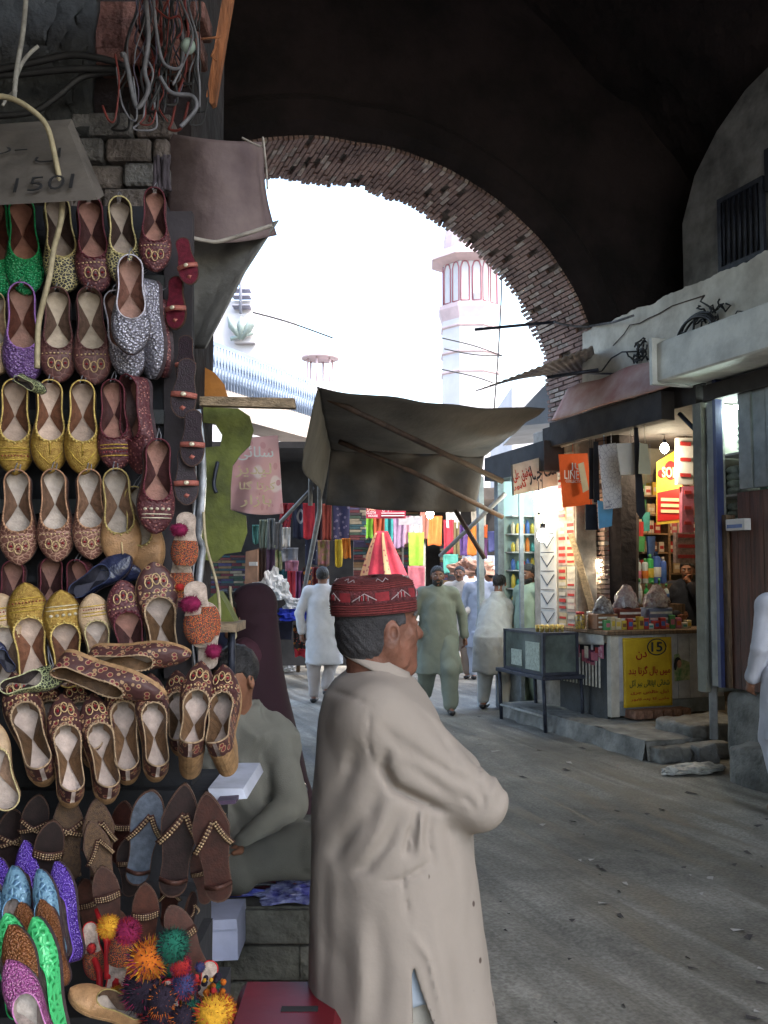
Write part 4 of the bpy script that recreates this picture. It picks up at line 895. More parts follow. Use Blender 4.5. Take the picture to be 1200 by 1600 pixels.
def rough_block(a, b, name, lab, cat, amp=.03, n=14, m=m_conc, seed=0):
    mb = MB(); c = [(a[i] + b[i]) / 2 for i in range(3)]; h = [(b[i] - a[i]) / 2 for i in range(3)]
    def face(ax, sgn):
        u_, v_ = [(1, 2), (2, 0), (0, 1)][ax]
        def f(u, v):
            p = [0, 0, 0]; p[ax] = sgn; p[u_] = (2 * u - 1) * sgn; p[v_] = 2 * v - 1
            q = Vector(p); ln = max(1e-6, (abs(q.x) ** 10 + abs(q.y) ** 10 + abs(q.z) ** 10) ** .1); q = q / ln
            w_ = Vector((c[0] + h[0] * q.x, c[1] + h[1] * q.y, c[2] + h[2] * q.z)); d = noise.noise(w_ * 5 + Vector((seed, 0, 0))) * amp + noise.noise(w_ * 18 + Vector((seed, 0, 0))) * amp * .4
            return w_ + q.normalized() * d
        return f
    for ax in range(3):
        for s_ in (1, -1): mb.grid(face(ax, s_), n, n)
    bm = mb.build(name, m, None, False); b_ = bmesh.new(); b_.from_mesh(bm.data); bmesh.ops.remove_doubles(b_, verts=b_.verts, dist=.0008); bmesh.ops.recalc_face_normals(b_, faces=b_.faces); b_.to_mesh(bm.data); b_.free()
    return tag(bm, lab, cat)
rough_block((5.5, 4.9, -.05), (7.5, 6.82, .66), 'shop_plinth', 'high concrete plinth in front of the brown door', 'plinth', .012, 20)
rough_block((5.10, 4.2, -.05), (5.52, 6.25, .30), 'kerb_block', 'rough low concrete block beside the plinth at the right edge', 'block', .03, 18, seed=4)
rough_block((5.25, 6.95, -.05), (6.1, 7.2, .13), 'broken_step', 'lower broken concrete step below the corner shop', 'step', .04, seed=7)
rough_block((5.5, 7.15, .05), (6.5, 7.75, .27), 'broken_step', 'upper chipped concrete step behind the lower one', 'step', .04, seed=9)
rough_block((5.05, 7.0, -.03), (5.28, 7.22, .12), 'rubble_stone', 'loose grey stone against the ledge corner', 'stone', .05, 8, seed=3)
rough_block((5.32, 6.82, -.03), (5.5, 6.98, .16), 'rubble_stone', 'loose grey stone between the broken step and the plinth', 'stone', .05, 8, seed=5)
def crumple(c, s, name, m, lab, cat, seed):
    def f(u, v):
        th, ph = 2 * math.pi * u, math.pi * v; q = Vector((math.sin(ph) * math.cos(th), math.sin(ph) * math.sin(th), math.cos(ph)))
        d = 1 + .5 * noise.noise(q * 2.2 + Vector((seed, 0, 0))) + .25 * noise.noise(q * 6 + Vector((seed, 4, 0))); return Vector(c) + Vector((q.x * s[0], q.y * s[1], max(-.2, q.z) * s[2])) * d
    return simple(MB().grid(f, 30, 20, sm=False), name, m, lab, cat)
g1 = onz(1085, 1203, .02); crumple(g1, (.26, .12, .05), 'plastic_rubbish', mat('rubbish_white', (.42, .42, .40), .5, .4, 12), 'crumpled pale plastic rubbish on the road below the steps', 'rubbish', 3)
g1 = onz(1048, 1207, .02); crumple(g1, (.08, .05, .04), 'plastic_rubbish', MATS['rubbish_white'], 'small white plastic scrap left of the larger rubbish', 'rubbish', 6)
rr = random.Random(12); mb = MB()
for k in range(80):
    px = rr.uniform(700, 1200); py = 1120 + 480 * rr.random() ** 1.6; p = onz(px, py, 0); 
    if p.x > 4.95: continue
    p.z = groundz(p.x, p.y); a_ = rr.uniform(0, 3.1); s_ = rr.uniform(.005, .018) * (1 if py > 1250 else 1.5); dx = Vector((math.cos(a_), math.sin(a_), 0)) * s_ * rr.uniform(1, 2.4); dy = Vector((-math.sin(a_), math.cos(a_), 0)) * s_
    mb.add([p - dx - dy, p + dx - dy * .6 + UP * .006, p + dx * .8 + dy + UP * .003, p - dx + dy * .8 + UP * .008], [(0, 1, 2, 3)], rr.choice([0, 0, 0, 1]))
tag(mb.build('street_litter', [mat('litter_dark', (.035, .03, .03), .9, .2, 5), mat('litter_pale', (.30, .29, .27), .9, .2, 5)]), kind='stuff')
# ---- next shop at the right edge
m_door = mat('brown_door', (.10, .035, .022), .6, .5, 4, .6, 30, stretch=(6, 6, .6))
s3 = thing('corner_post', 'white and blue painted post between the two right hand shops', 'post', (5.5, 6.75, .6))
child(MB().box((5.44, 6.70, .66), (5.56, 6.79, 3.27), bev=.006), 'post_body', mat('post_white', (.24, .24, .22), .6, .3, 6, .3), s3)
child(MB().box((5.43, 6.66, .66), (5.50, 6.698, 3.27)), 'blue_trim', mat('trim_blue', (.03, .04, .12), .5, .2, 8), s3)
p = onx(1106, 700, 5.5); child(MB().tube([(5.5, p.y, .2), (5.5, p.y, 3.05)], .035, 8), 'side_pole', mat('pole_grey', (.30, .31, .33), .6, .3, 8), s3)
child(MB().tube([(5.5, p.y, 2.75), (5.42, p.y + .28, 3.05)], .02, 6), 'brace', m_iron, s3)
dr = thing('brown_door', 'dark brown boarded door at the right edge above the plinth', 'door', (5.5, 6.3, .66))
mb = MB(); zt = onx(1160, 765, 5.5).z
for i in range(7): mb.box((5.5, 5.6 + i * .15, .66), (5.54, 5.745 + i * .15, zt - .27 if i > 5 else zt - .02))
child(mb, 'boards', m_door, dr); child(MB().box((5.47, 6.60, .66), (5.56, 6.656, zt - .2)), 'door_frame', m_wood, dr)
sh = thing('folding_shutters', 'grey metal folding shutters above the brown door', 'shutter', (5.5, 6.3, 2)); y1 = onx(1156, 700, 5.48).y
for i in range(5): child(MB().box((5.46 + .012 * (i % 2), y1 - .155 - i * .16, zt), (5.49 + .012 * (i % 2), y1 - .005 - i * .16, 3.2), bev=.004), 'shutter_leaf', mat('shutter_grey', (.20, .22, .22), .5, .3, 5, .2), sh)
nic = thing('lit_cupboard', 'narrow lit greenish cupboard between the blue post and the shutters', 'cupboard', (5.8, 6.6, 1.5))
child(MB().box((5.9, 6.2, 1.3), (5.95, 7.0, 3.1)), 'back_panel', mat('pale_green_panel', (.28, .42, .36), .6, .2, 6), nic)
mb = MB()
for z in (1.95, 2.27, 2.62): child(MB().box((5.56, 6.45, z), (5.9, 6.83, z + .018)), 'shelf', m_paperw, nic)
rr = random.Random(31)
for zi, z in enumerate((1.71, 1.97, 2.29, 2.64)):
    for k in range(2 if zi != 3 else 1):
        mb = MB(); 
        for q in range(4 if zi else 3): mb.ball((0, 0, .035 + .06 * q), (.075, .11, .042), n=10)
        o = mb.build('yarn_bundle', mat('bundle_white', (.50, .56, .52), .9, .3, 14, .6)); o.location = (5.68, 6.56 + k * .15, z); tag(o, f'stack of soft pale bundles, {["lowest", "second", "third", "top"][zi]} shelf of the lit cupboard, {["left", "right"][1 - k]} pile', 'bundle', 'soft bundles in the lit cupboard')
tag(MB().box((5.6, 6.55, 3.02), (5.64, 6.8, 3.05)).build('cupboard_tube_light', MATS['tube_glow']), 'small fluorescent tube at the top of the narrow cupboard', 'lamp')
l = bpy.data.lights.new('cupboard_light', 'POINT'); l.energy = 3; l.color = (.8, 1, .9); l.shadow_soft_size = .05; o = bpy.data.objects.new('cupboard_light', l); COL.objects.link(o); o.location = (5.66, 6.66, 2.95)
mb = MB(); q0 = onx(1138, 812, 5.46); q1 = onx(1168, 828, 5.46); mb.box((5.43, q1.y, q1.z), (5.5, q0.y, q0.z), bev=.004); mb.box((5.425, q1.y + .03, q1.z + .02), (5.431, q0.y - .02, q1.z + .05), 1); simple(mb, 'meter_box', [m_paperw, PK[3]], 'small white meter box at the top corner of the brown door', 'box')
# ================================================================== AWNING, FAR STREET, BUILDINGS
m_can = mat('awning_canvas', (.085, .076, .070), .9, .35, 1.5, .5, 20)
aw = thing('canvas_awning', 'big sagging brown canvas awning stretched over the street on bamboo poles', 'awning', at(640, 700, 9))
N_L, N_R = at(495, 604, 8.2), at(852, 638, 9.9)
F_L, F_R = at(516, 702, 10.6), at(757, 712, 10.9)
def _aw(u, v):
    n_ = N_L.lerp(N_R, u); f_ = F_L.lerp(F_R, u); p = n_.lerp(f_, v); p.z -= .16 * math.sin(u * math.pi) * math.sin(v * math.pi) + .03 * noise.noise(Vector((u * 5, v * 5, 0))); 
    if v == 0: p.z += .0
    p.z -= .05 * math.sin(u * math.pi) * (1 - v); return p
mb = MB(); mb.grid(_aw, 44, 30, thick=.006); child(mb, 'roof_cloth', m_can, aw)
B_L, B_R = at(508, 788, 10.65), at(742, 800, 10.95)
def _av(u, v):
    t = F_L.lerp(F_R, u); b_ = B_L.lerp(B_R, u); p = t.lerp(b_, v); return p + FW * (.07 * math.sin(u * 17 + v) * v + .05 * noise.noise(Vector((u * 6, v * 3, 2)))) - UP * .03 * math.sin(u * 3.14) * v
mb = MB(); mb.grid(_av, 60, 14, thick=.005); child(mb, 'back_valance', m_can, aw)
def _al(u, v):   # left flap hanging off the near-left corner
    a_ = at(497, 604, 8.2).lerp(at(516, 700, 10.6), u); b_ = at(466, 708, 8.3).lerp(at(506, 790, 10.6), u); return a_.lerp(b_, v) + RT * .04 * math.sin(u * 9 + 2 * v) * v
mb = MB(); mb.grid(_al, 30, 16, thick=.005); child(mb, 'side_flap', mat('flap_canvas', (.11, .10, .085), .9, .3, 2, .5, 20), aw)
def bam(pts, r_, lab, m=None): return simple(MB().tube(pts, r_, 7), 'bamboo_pole', m or mat('bamboo', (.075, .042, .028), .7, .5, 8, .3), lab, 'pole')
bam([at(512, 622, 8.6), at(785, 752, 9.6)], .028, 'upper bamboo pole running diagonally under the awning cloth')
bam([at(530, 690, 10.0), at(640, 735, 10.3), at(786, 808, 10.5)], .028, 'lower bamboo pole slanting down to the right under the awning')
bam([at(712, 798, 10.5), at(757, 872, 10.2)], .026, 'short dark bamboo strut below the right end of the awning')
bam([at(788, 772, 11), at(688, 868, 12.5)], .028, 'grey pole slanting down left from the lit shop', mat('grey_pole', (.26, .25, .24), .7, .3, 8))
bam([at(438, 816, 10.5), at(489, 762, 10.2)], .022, 'pale strut slanting up to the awning left post', MATS['grey_pole'])
bam([at(500, 690, 10.3), at(499, 800, 11.2), at(470, 948, 13.75)], .03, 'upright grey post at the left end of the awning', MATS['grey_pole'])
bam([at(486, 700, 10.1), at(485, 790, 10.1)], .025, 'short upright stub just left of the awning post', MATS['grey_pole'])
mb = MB(); q = onz(800, 1085); q = Vector((q.x, q.y, 0)); mb.box((5.10, 10.62, 0), (5.17, 10.69, 2.8)); simple(mb, 'steel_post', mat('steel_post_m', (.28, .31, .33), .5, .3, 6), 'grey steel post at the far corner of the lit shop', 'post')
# corrugated sheet by the arch foot
cs = [at(926, 541, 9.6), at(745, 613, 10.6), at(936, 575, 9.9)]
def _cs(u, v):
    a_ = at(926, 541, 9.7).lerp(at(742, 612, 9.4), u); b_ = at(935, 578, 10.6).lerp(at(800, 592, 10.6), u); p = a_.lerp(b_, v); p.z += .006 * math.sin(u * 110); return p
mb = MB(); mb.grid(_cs, 180, 6, thick=.004); simple(mb, 'corrugated_sheet', mat('corrugated', (.30, .27, .26), .6, .4, 5, .2), 'bent corrugated sheet projecting from the arch foot above the street', 'metal sheet')
mb = MB(); mb.tube([at(855, 590, 9.9), at(935, 578, 9.7)], .02, 6); mb.tube([onx(905, 583, 5.45), onx(990, 585, 5.46)], .012, 6); simple(mb, 'sheet_bracket', m_iron, 'dark iron bracket under the corrugated sheet', 'bracket')
# street wires against the sky
for k, (q, d) in enumerate([([(690, 528), (740, 540), (785, 556)], 18), ([(694, 545), (740, 554), (784, 556)], 18), ([(690, 577), (740, 588), (770, 598)], 18), ([(395, 488), (450, 503), (520, 528)], 14), ([(784, 412), (783, 470), (778, 560), (772, 640)], 16)]):
    mb = MB(); wire(mb, q, d, .012, 0, 0); simple(mb, 'overhead_wire', m_cable, ['topmost street wire in front of the minaret', 'second street wire just under the topmost one', 'lowest street wire crossing the minaret', 'street wire sagging across the white buildings at left', 'cable hanging down along the right side of the minaret'][k], 'wire', 'overhead street wires')
# ---- cloth stalls
def cm(n, c, c2=None, kind=None, **k):
    c = tuple(q * .72 for q in c); c2 = c2 and tuple(q * .72 for q in c2)
    if kind == 'dots': return patmat('cloth_' + n, c, c2, k.get('s', 22), .85, thr=k.get('t', .35), spots2=k.get('c3'), bump=.1)
    if kind == 'ring': return patmat('cloth_' + n, c, c2, k.get('s', 9), .85, kind='ring', thr=.45, bump=.1)
    return mat('cloth_' + n, c, .85, .18, 12, .2, 40, col2=c2)
CLN = 0
def cloth(x0, y0, x1, y1, d, m, lab, fold=1.0, tilt=0, grp='cloths hanging at the fabric stalls', par=None):
    global CLN; CLN += 1; sd = CLN * 1.7
    def f(u, v):
        x = lerp(x0, x1, u) + (u - .5) * (x1 - x0) * -.08 * v + tilt * v; y = lerp(y0, y1, v) + 1.2 * math.sin(u * 7 + sd) * v
        return at(x, y, d + fold * (.03 * math.sin(u * 8 + sd) * math.cos(u * 3 + v + sd) + .035 * noise.noise(Vector((u * 3, v * 1.5, sd)))) - .03 * (1 - v) ** 6)
    mb = MB(); mb.grid(f, 22, 14, thick=.012); return simple(mb, 'hanging_cloth', m, lab, 'cloth', grp)
ls = thing('left_fabric_stall', 'dark open fabric stall on the left of the street, behind the hanging cloths', 'stall', at(440, 900, 15))
def cbox(x0, y0, x1, y1, d, th, name, m, par):
    mb = MB(); mb.prism([at(x0, y0, d), at(x1, y0, d), at(x1, y1, d), at(x0, y1, d)], FW * th); return child(mb, name, m, par)
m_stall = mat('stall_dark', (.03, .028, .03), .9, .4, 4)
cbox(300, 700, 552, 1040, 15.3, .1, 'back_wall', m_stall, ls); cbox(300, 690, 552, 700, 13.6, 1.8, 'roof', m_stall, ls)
def folded(x0, y0, x1, y1, d, par, seed, n=None):
    rr = random.Random(seed); y = y0; ms = [mat('fold_%d' % i, c, .9, .2, 10) for i, c in enumerate([(.05, .04, .05), (.16, .05, .05), (.05, .08, .06), (.20, .13, .07), (.07, .06, .13), (.28, .24, .18), (.12, .03, .04), (.04, .09, .11)])]
    mb = MB()
    while y < y1:
        h = rr.uniform(3.2, 5.2); x = x0
        while x < x1 - 3:
            w_ = rr.uniform(14, 26); xe = min(x + w_, x1); mb.prism([at(x + .3, y, d), at(xe - .3, y + rr.uniform(-.4, .4), d), at(xe - .5, y + h - .6, d), at(x + .3, y + h - .6, d)], FW * .3, rr.randrange(len(ms))); x = xe
        y += h
    o = child(mb, 'folded_cloth', ms, par); o['kind'] = 'stuff'; return o
folded(320, 868, 400, 945, 15.0, ls, 1); folded(546, 788, 572, 842, 15.0, ls, 2)
T = tag
red = cm('red', (.55, .03, .05)); navy = cm('navy', (.03, .035, .08)); 
items = [
 (440, 786, 459, 826, cm('redprint', (.5, .04, .06), (.15, .02, .05), 'dots'), 'red printed cloth, left end of the upper row of the left stall', 14.2, -6),
 (457, 788, 477, 842, cm('navymotif', (.03, .035, .07), (.5, .5, .5), 'ring', s=3.2), 'navy cloth with a white medallion, upper row of the left stall', 14.1, 0),
 (473, 786, 492, 842, red, 'plain bright red cloth beside the navy medallion cloth', 14.0, 0),
 (493, 790, 503, 880, cm('darkmaroon', (.08, .02, .03)), 'narrow dark maroon cloth right of the bright red one', 14.3, 0),
 (503, 787, 518, 844, cm('brick', (.36, .06, .04)), 'brick red cloth in the middle of the upper row', 14.1, 0),
 (520, 787, 546, 846, cm('plaid', (.05, .045, .12), (.25, .20, .30), 'dots', s=16), 'dark plaid cloth at the right end of the upper row', 14.1, 0),
 (441, 824, 454, 855, cm('whitec', (.6, .58, .56)), 'small white cloth under the red printed one', 14.0, 0),
 (477, 842, 496, 882, cm('navydots', (.025, .03, .07), (.4, .4, .45), 'dots', s=10, t=.18), 'navy dotted cloth in the second row', 14.2, 0),
 (496, 844, 515, 884, cm('pinkolive', (.45, .16, .22), (.24, .20, .05)), 'pink and olive cloth in the second row', 14.1, 0),
 (523, 843, 535, 886, cm('yellow', (.65, .45, .03)), 'yellow cloth in the second row', 14.1, 0),
 (534, 841, 547, 872, cm('orange', (.75, .22, .02)), 'orange cloth beside the yellow one', 14.0, 2),
 (440, 856, 466, 877, cm('greyc', (.25, .26, .30)), 'grey folded cloth below the small white one', 13.9, 0),
 (445, 876, 466, 893, cm('pinkc', (.52, .22, .32)), 'short pink cloth below the grey one', 13.9, 0),
 (430, 890, 450, 932, cm('tealdark', (.03, .12, .14)), 'dark teal cloth low at the left stall', 14.0, 0),
 (449, 892, 461, 946, cm('crimson', (.40, .02, .04)), 'crimson cloth hanging low beside the teal one', 13.9, 0),
 (460, 892, 474, 937, cm('purplec', (.18, .06, .18)), 'purple cloth between the crimson and the floral one', 14.0, 0),
 (473, 886, 487, 938, cm('floral', (.03, .02, .02), (.65, .25, .05), 'dots', s=13, t=.4, c3=(.5, .08, .05)), 'black cloth with orange flowers, lower row', 13.9, 0),
 (487, 886, 502, 936, cm('floralred', (.16, .02, .03), (.5, .2, .06), 'dots', s=15, t=.36), 'dark red floral cloth at the right of the lower row', 14.0, 0),
 (429, 852, 441, 892, cm('olive', (.12, .18, .03), (.35, .30, .2)), 'olive green cloth at the left stall edge', 14.0, 0),
 (402, 856, 416, 912, cm('brownc', (.06, .035, .03)), 'dark brown cloth left of the plum one', 13.6, 0),
 (416, 856, 430, 902, cm('plum', (.09, .045, .10)), 'dark plum cloth right of the brown one', 13.7, 0),
 (405, 812, 418, 858, cm('sage', (.18, .22, .17)), 'sage green cloth high at the left stall', 13.6, 0),
 (419, 810, 429, 858, cm('slate', (.12, .13, .14)), 'slate grey cloth high at the left stall', 13.5, 0),
 (430, 816, 441, 860, cm('greybrown', (.20, .19, .19)), 'grey brown cloth next to the slate one', 13.6, 0),
 (395, 820, 404, 850, cm('bluegreen', (.05, .18, .16)), 'blue green tassel cloth beside the green board', 13.3, 0),
]
for x0, y0, x1, y1, m, lab, d, ti in items: cloth(x0, y0, x1, y1, d, m, lab, tilt=ti)
# stall tables
tbl = thing('stall_table', 'dark wooden stall table heaped with goods on the left of the street', 'table', onz(440, 1050))
mb = MB()
for (x, y) in ((400, 1052), (432, 1046), (466, 1050), (480, 1044)):
    b_ = onz(x, y); mb.tube([b_, (b_.x, b_.y, .72)], .035, 6)
A0, A1 = onz(395, 1054), onz(484, 1046)
mb.prism([Vector((A0.x, A0.y, .72)), Vector((A1.x, A1.y, .72)), Vector((A1.x, A1.y, .78)), Vector((A0.x, A0.y, .78))], FW * 1.1); child(mb, 'table_frame', m_wood, tbl)
child(MB().prism([Vector((A0.x, A0.y, .15)) + FW * .3, Vector((A1.x, A1.y, .15)) + FW * .3, Vector((A1.x, A1.y, .7)) + FW * .3, Vector((A0.x, A0.y, .7)) + FW * .3], FW * .05), 'back_board', m_stall, tbl)
def drape(x0, y0, x1, y1, d, m, lab, grp=None):
    return cloth(x0, y0, x1, y1, d, m, lab, fold=1.5, grp=grp)
drape(458, 976, 480, 1016, 13.9, MATS['cloth_floral'], 'black floral cloth draped over the stall table edge', 'cloths draped on the stall table'); drape(460, 1014, 481, 1026, 13.88, red, 'red hem cloth below the draped floral cloth', 'cloths draped on the stall table'); drape(479, 978, 486, 1024, 13.86, MATS['cloth_orange'], 'narrow orange cloth at the end of the stall table', 'cloths draped on the stall table')
drape(395, 968, 458, 1000, 13.95, cm('tabledark', (.03, .03, .06)), 'dark cloth draped along the stall table front', 'cloths draped on the stall table')
crumple(at(455, 966, 13.7), (.26, .25, .12), 'blue_bundle', cm('royal', (.02, .05, .55)), 'bright blue cloth bundle on the stall table', 'cloth bundle', 2)
crumple(at(420, 968, 13.7), (.25, .25, .14), 'dark_bundle', MATS['cloth_tabledark'], 'dark cloth bundle at the left of the bright blue one', 'cloth bundle', 9)
crumple(at(478, 955, 13.9), (.2, .2, .08), 'white_bundle', cm('whitev', (.55, .5, .58)), 'white cloth bundle on the right end of the stall table', 'cloth bundle', 5)
for k, (x, y, s_) in enumerate([(424, 925, .18), (436, 930, .16), (460, 948, .14), (505, 945, .2), (449, 1036, .12)]): crumple(at(x, y, 13.6) if k < 4 else onz(449, 1052) + UP * .06, (s_, s_ * .7, s_ * (1.6 if k < 2 else .9)), 'plastic_bag', mat('bag_white', (.5, .5, .5), .4, .3, 10), ['white plastic bag hanging left at the stall', 'white plastic bag hanging right of the other bag', 'white bag on the stall table', 'pale teal box shaped bag behind the walking man', 'white bag lying on the ground by the stall table'][k], 'bag', 11 + k)
mb = MB(); mb.prism([at(x, y, 13.2) for x, y in ((396, 942), (426, 940), (420, 958), (398, 958))], FW * .3); simple(mb, 'blue_tray', mat('tray_blue', (.08, .14, .22), .5, .2, 8), 'blue plastic tray at the left end of the stall table', 'tray')
mb = MB(); mb.prism([at(x, y, 13.4) for x, y in ((384, 862), (402, 858), (402, 930), (382, 926))], FW * .2); simple(mb, 'brown_cabinet', mat('cabinet', (.24, .13, .08), .8, .3, 5), 'narrow reddish brown cabinet behind the woman', 'cabinet')
mb = MB(); mb.prism([at(x, y, 13.2) for x, y in ((389, 878), (401, 878), (401, 884), (389, 884))], FW * .1); simple(mb, 'white_notice', MATS['cloth_whitec'], 'small white notice at the top of the brown cabinet', 'notice'); mb = MB(); mb.prism([at(x, y, 13.2) for x, y in ((394, 910), (414, 908), (414, 918), (394, 920))], FW * .05); simple(mb, 'white_notice', MATS['cloth_whitec'], 'wider white notice low on the brown cabinet', 'notice')
mb = MB(); mb.prism([at(x, y, 13.6) for x, y in ((498, 902), (514, 902), (514, 921), (498, 921))], FW * .02); simple(mb, 'paper_notice', MATS['printed_paper'], 'white paper notice left of the walking man head', 'notice')
# end shop across the street
es = thing('cloth_house', 'fabric shop closing the street with shelves of folded cloth', 'shop', at(660, 900, 20))
cbox(535, 770, 800, 955, 20.6, .1, 'back_wall', m_stall, es); cbox(535, 762, 800, 780, 17.9, 2.7, 'roof', mat('shop_roof', (.12, .10, .09), .9, .3, 4), es)  # roof drawn forward, an added overhang to shade the hanging cloths
folded(552, 800, 660, 935, 20.2, es, 3); folded(688, 850, 700, 920, 20.2, es, 4); folded(700, 858, 722, 930, 20.2, es, 5)
cbox(628, 855, 631, 935, 19.4, .1, 'white_pole', MATS['cloth_whitec'], es); cbox(661, 830, 665, 940, 19.2, .1, 'white_pole', MATS['cloth_whitec'], es)
shp = mat('skyglow', (.45, .5, .62), .8, .1, 3)
cbox(722, 868, 800, 945, 20.4, .1, 'pale_panel', shp, es)
for x0, y0, x1, y1, m, lab in [
 (568, 806, 583, 841, cm('lime', (.22, .55, .05)), 'lime green cloth at the left of the end shop'), (583, 808, 601, 836, cm('rust', (.5, .10, .04)), 'rust red cloth under the red shop sign'),
 (600, 805, 614, 849, cm('teal', (.04, .35, .38)), 'teal cloth in the end shop'), (614, 804, 632, 856, cm('lavender', (.36, .24, .42)), 'lavender cloth in the end shop'), (630, 806, 642, 850, cm('mauve', (.44, .25, .34)), 'mauve cloth next to the lavender one'),
 (641, 806, 660, 833, cm('greyw', (.45, .45, .5)), 'grey white cloth above the lime one'), (638, 832, 662, 886, cm('lime2', (.32, .62, .06)), 'long lime green cloth in the middle of the end shop'), (637, 884, 664, 938, cm('salmon', (.66, .20, .26)), 'long salmon pink cloth below the long lime one'),
 (667, 806, 691, 852, cm('orange2', (.70, .18, .04)), 'orange cloth beside the shop lamp'), (656, 800, 670, 842, cm('brownpink', (.30, .12, .10)), 'brown pink cloth behind the orange one'),
 (693, 812, 709, 866, cm('red3', (.42, .03, .06)), 'red cloth right of the lamp'), (708, 816, 719, 868, cm('khaki', (.20, .16, .08)), 'khaki cloth between red and purple'), (718, 820, 731, 868, cm('violet', (.15, .08, .30)), 'violet cloth right of the khaki one'),
 (729, 822, 746, 868, cm('orange3', (.78, .25, .04)), 'bright orange cloth toward the right of the end shop'), (744, 820, 762, 841, cm('orange4', (.75, .14, .03)), 'short red orange cloth right of the bright orange one'), (745, 842, 762, 872, cm('plum2', (.12, .04, .14)), 'plum cloth under the short red orange one'),
 (692, 866, 716, 896, cm('aqua', (.12, .48, .42)), 'aqua cloth low in the end shop'), (697, 796, 720, 826, cm('white2', (.66, .66, .7)), 'white garment hanging left of two'), (736, 798, 760, 822, cm('cream2', (.6, .56, .5)), 'cream garment hanging right of two'), (762, 830, 790, 862, cm('navy4', (.05, .06, .2)), 'navy cloth near the steel post')]:
    cloth(x0, y0, x1, y1, 19.0, m, lab)
# tent like shawl with borders
shw = thing('display_shawl', 'large pink red shawl with tan borders spread like a tent', 'shawl', at(600, 870, 17.5))
def _sh(u, v):
    x = lerp(lerp(588, 560, v ** .8), lerp(606, 640, v ** 1.1), u); y = lerp(830, 908, v) + 3 * math.sin(u * 6) * v; return at(x, y, 17.5 - .35 * math.sin(u * math.pi) * v + .05 * math.sin(u * 20) * v)
mb = MB(); mb.grid(_sh, 30, 20, thick=.01); child(mb, 'cloth', cm('shawl', (.46, .02, .05), (.32, .012, .03)), shw)
for (ua, ub) in ((.0, .16), (.52, .66)):
    mb = MB(); mb.grid(lambda u, v: _sh(lerp(ua, ub, u), v * .94 + .03) - FW * .02, 6, 20, thick=.004); child(mb, 'border', cm('border', (.50, .28, .14), (.25, .05, .06), 'dots', s=14), shw)
# cloth house sign
st = thing('cloth_house_sign', 'red shop sign lettered CLOTH HOUSE in white', 'sign', at(603, 800, 17))
cbox(572, 789, 634, 810, 17, .04, 'panel', mat('sign_red', (.40, .02, .05), .6, .2, 5), st)
bpy.context.view_layer.update()
for s, x, y, w_, h_ in (('LAKI', 580, 795, .14, .06), ('CLOTH', 580, 801, .16, .05), ('HOUSE', 583, 806, .16, .04), (urdu('کلاتھ ہاوس').replace('ھ', ''), 613, 795, .36, .1)): text('lettering', s, w_, h_, frame(at(x, y, 16.96), RT, UP, -FW), yel if s == 'LAKI' else wht, st, bold=.01)
mb = MB()
for i in range(2): mb.prism([at(x, y, 16.98) for x, y in ((596, 801 + 4 * i), (632, 801 + 4 * i), (632, 802.4 + 4 * i), (596, 802.4 + 4 * i))], FW * .01)
child(mb, 'text_lines', wht, st)
mb = MB(); mb.prism([at(x, y, 17.2) for x, y in ((623, 809), (660, 808), (660, 820), (623, 820))], FW * .05); simple(mb, 'blank_board', MATS['cloth_white2'], 'blank white board just right of the red shop sign', 'board')
bulb(at(672, 803, 18.2), .07, 18, 'lit bulb in the end shop above the orange cloth', col=(1, .92, .8), watts=20, hang_=.3)
bulb(at(770, 912, 17.5), .09, 10, 'bluish white lamp low behind the steel post', col=(.85, .9, 1), watts=8, hang_=.5)
# ---- buildings beyond, white with glare
m_bw = mat('limewash', (.50, .48, .50), .8, .08, 1); m_bp = mat('pink_wash', (.54, .41, .43), .8, .15, 1); m_bs = mat('pale_shade', (.26, .26, .32), .8, .15, 1); m_bb = mat('pale_blue_wash', (.26, .33, .46), .8, .1, 2)
mq = thing('mosque_terrace', 'white mosque terrace with a pierced balustrade over a projecting slab', 'building', at(400, 640, 15))
L0, L1 = at(300, 530, 13.4), at(492, 602, 16.8); zt0 = 4.95
def terr(t, z): p = L0.lerp(L1, t); return Vector((p.x, p.y, z))
zb, ztp = 4.35, 4.95
mb = MB()
for k in range(46):
    t = k / 45; mb.tube([terr(t, zb), terr(t, ztp)], .022, 4)
for k in range(45):
    t0, t1 = k / 45, (k + 1) / 45
    for (za, zc) in ((zb + .05, zb + .3), (zb + .3, ztp - .04)): mb.tube([terr(t0, za), terr(t1, zc)], .012, 4); mb.tube([terr(t1, za), terr(t0, zc)], .012, 4)
mb.prism([terr(0, ztp), terr(1, ztp), terr(1, ztp + .06), terr(0, ztp + .06)], FW * .1)
child(mb, 'balustrade', m_bb, mq)
mb = MB(); mb.prism([terr(0, zb - .45) - RT * .0 - FW * .5, terr(1, zb - .45) - FW * .5, terr(1, zb), terr(0, zb)], FW * 1.6); child(mb, 'slab', mat('cream_wash', (.36, .31, .27), .8, .15, 2), mq)
mb = MB(); mb.prism([terr(0, 0) + FW * 3.2, terr(1, 0) + FW * 3.2, terr(1, zb - .1) + FW * 3.2, terr(0, zb - .1) + FW * 3.2], FW * .3); child(mb, 'wall', m_bw, mq)
bb = thing('white_building', 'washed out white building with a planter balcony behind the terrace', 'building', at(400, 500, 26))
cbox(330, 470, 452, 800, 26, 4, 'lower_wall', m_bw, bb); cbox(392, 418, 446, 470, 27, 3, 'upper_wall', m_bw, bb)
mb = MB(); 
for s_ in (-1, 0, 1): mb.tube([at(377, 530, 25.7), at(377 + s_ * 14, 508, 25.6), at(377 + s_ * 20, 495, 25.6)], [.06, .12, .03], 5)
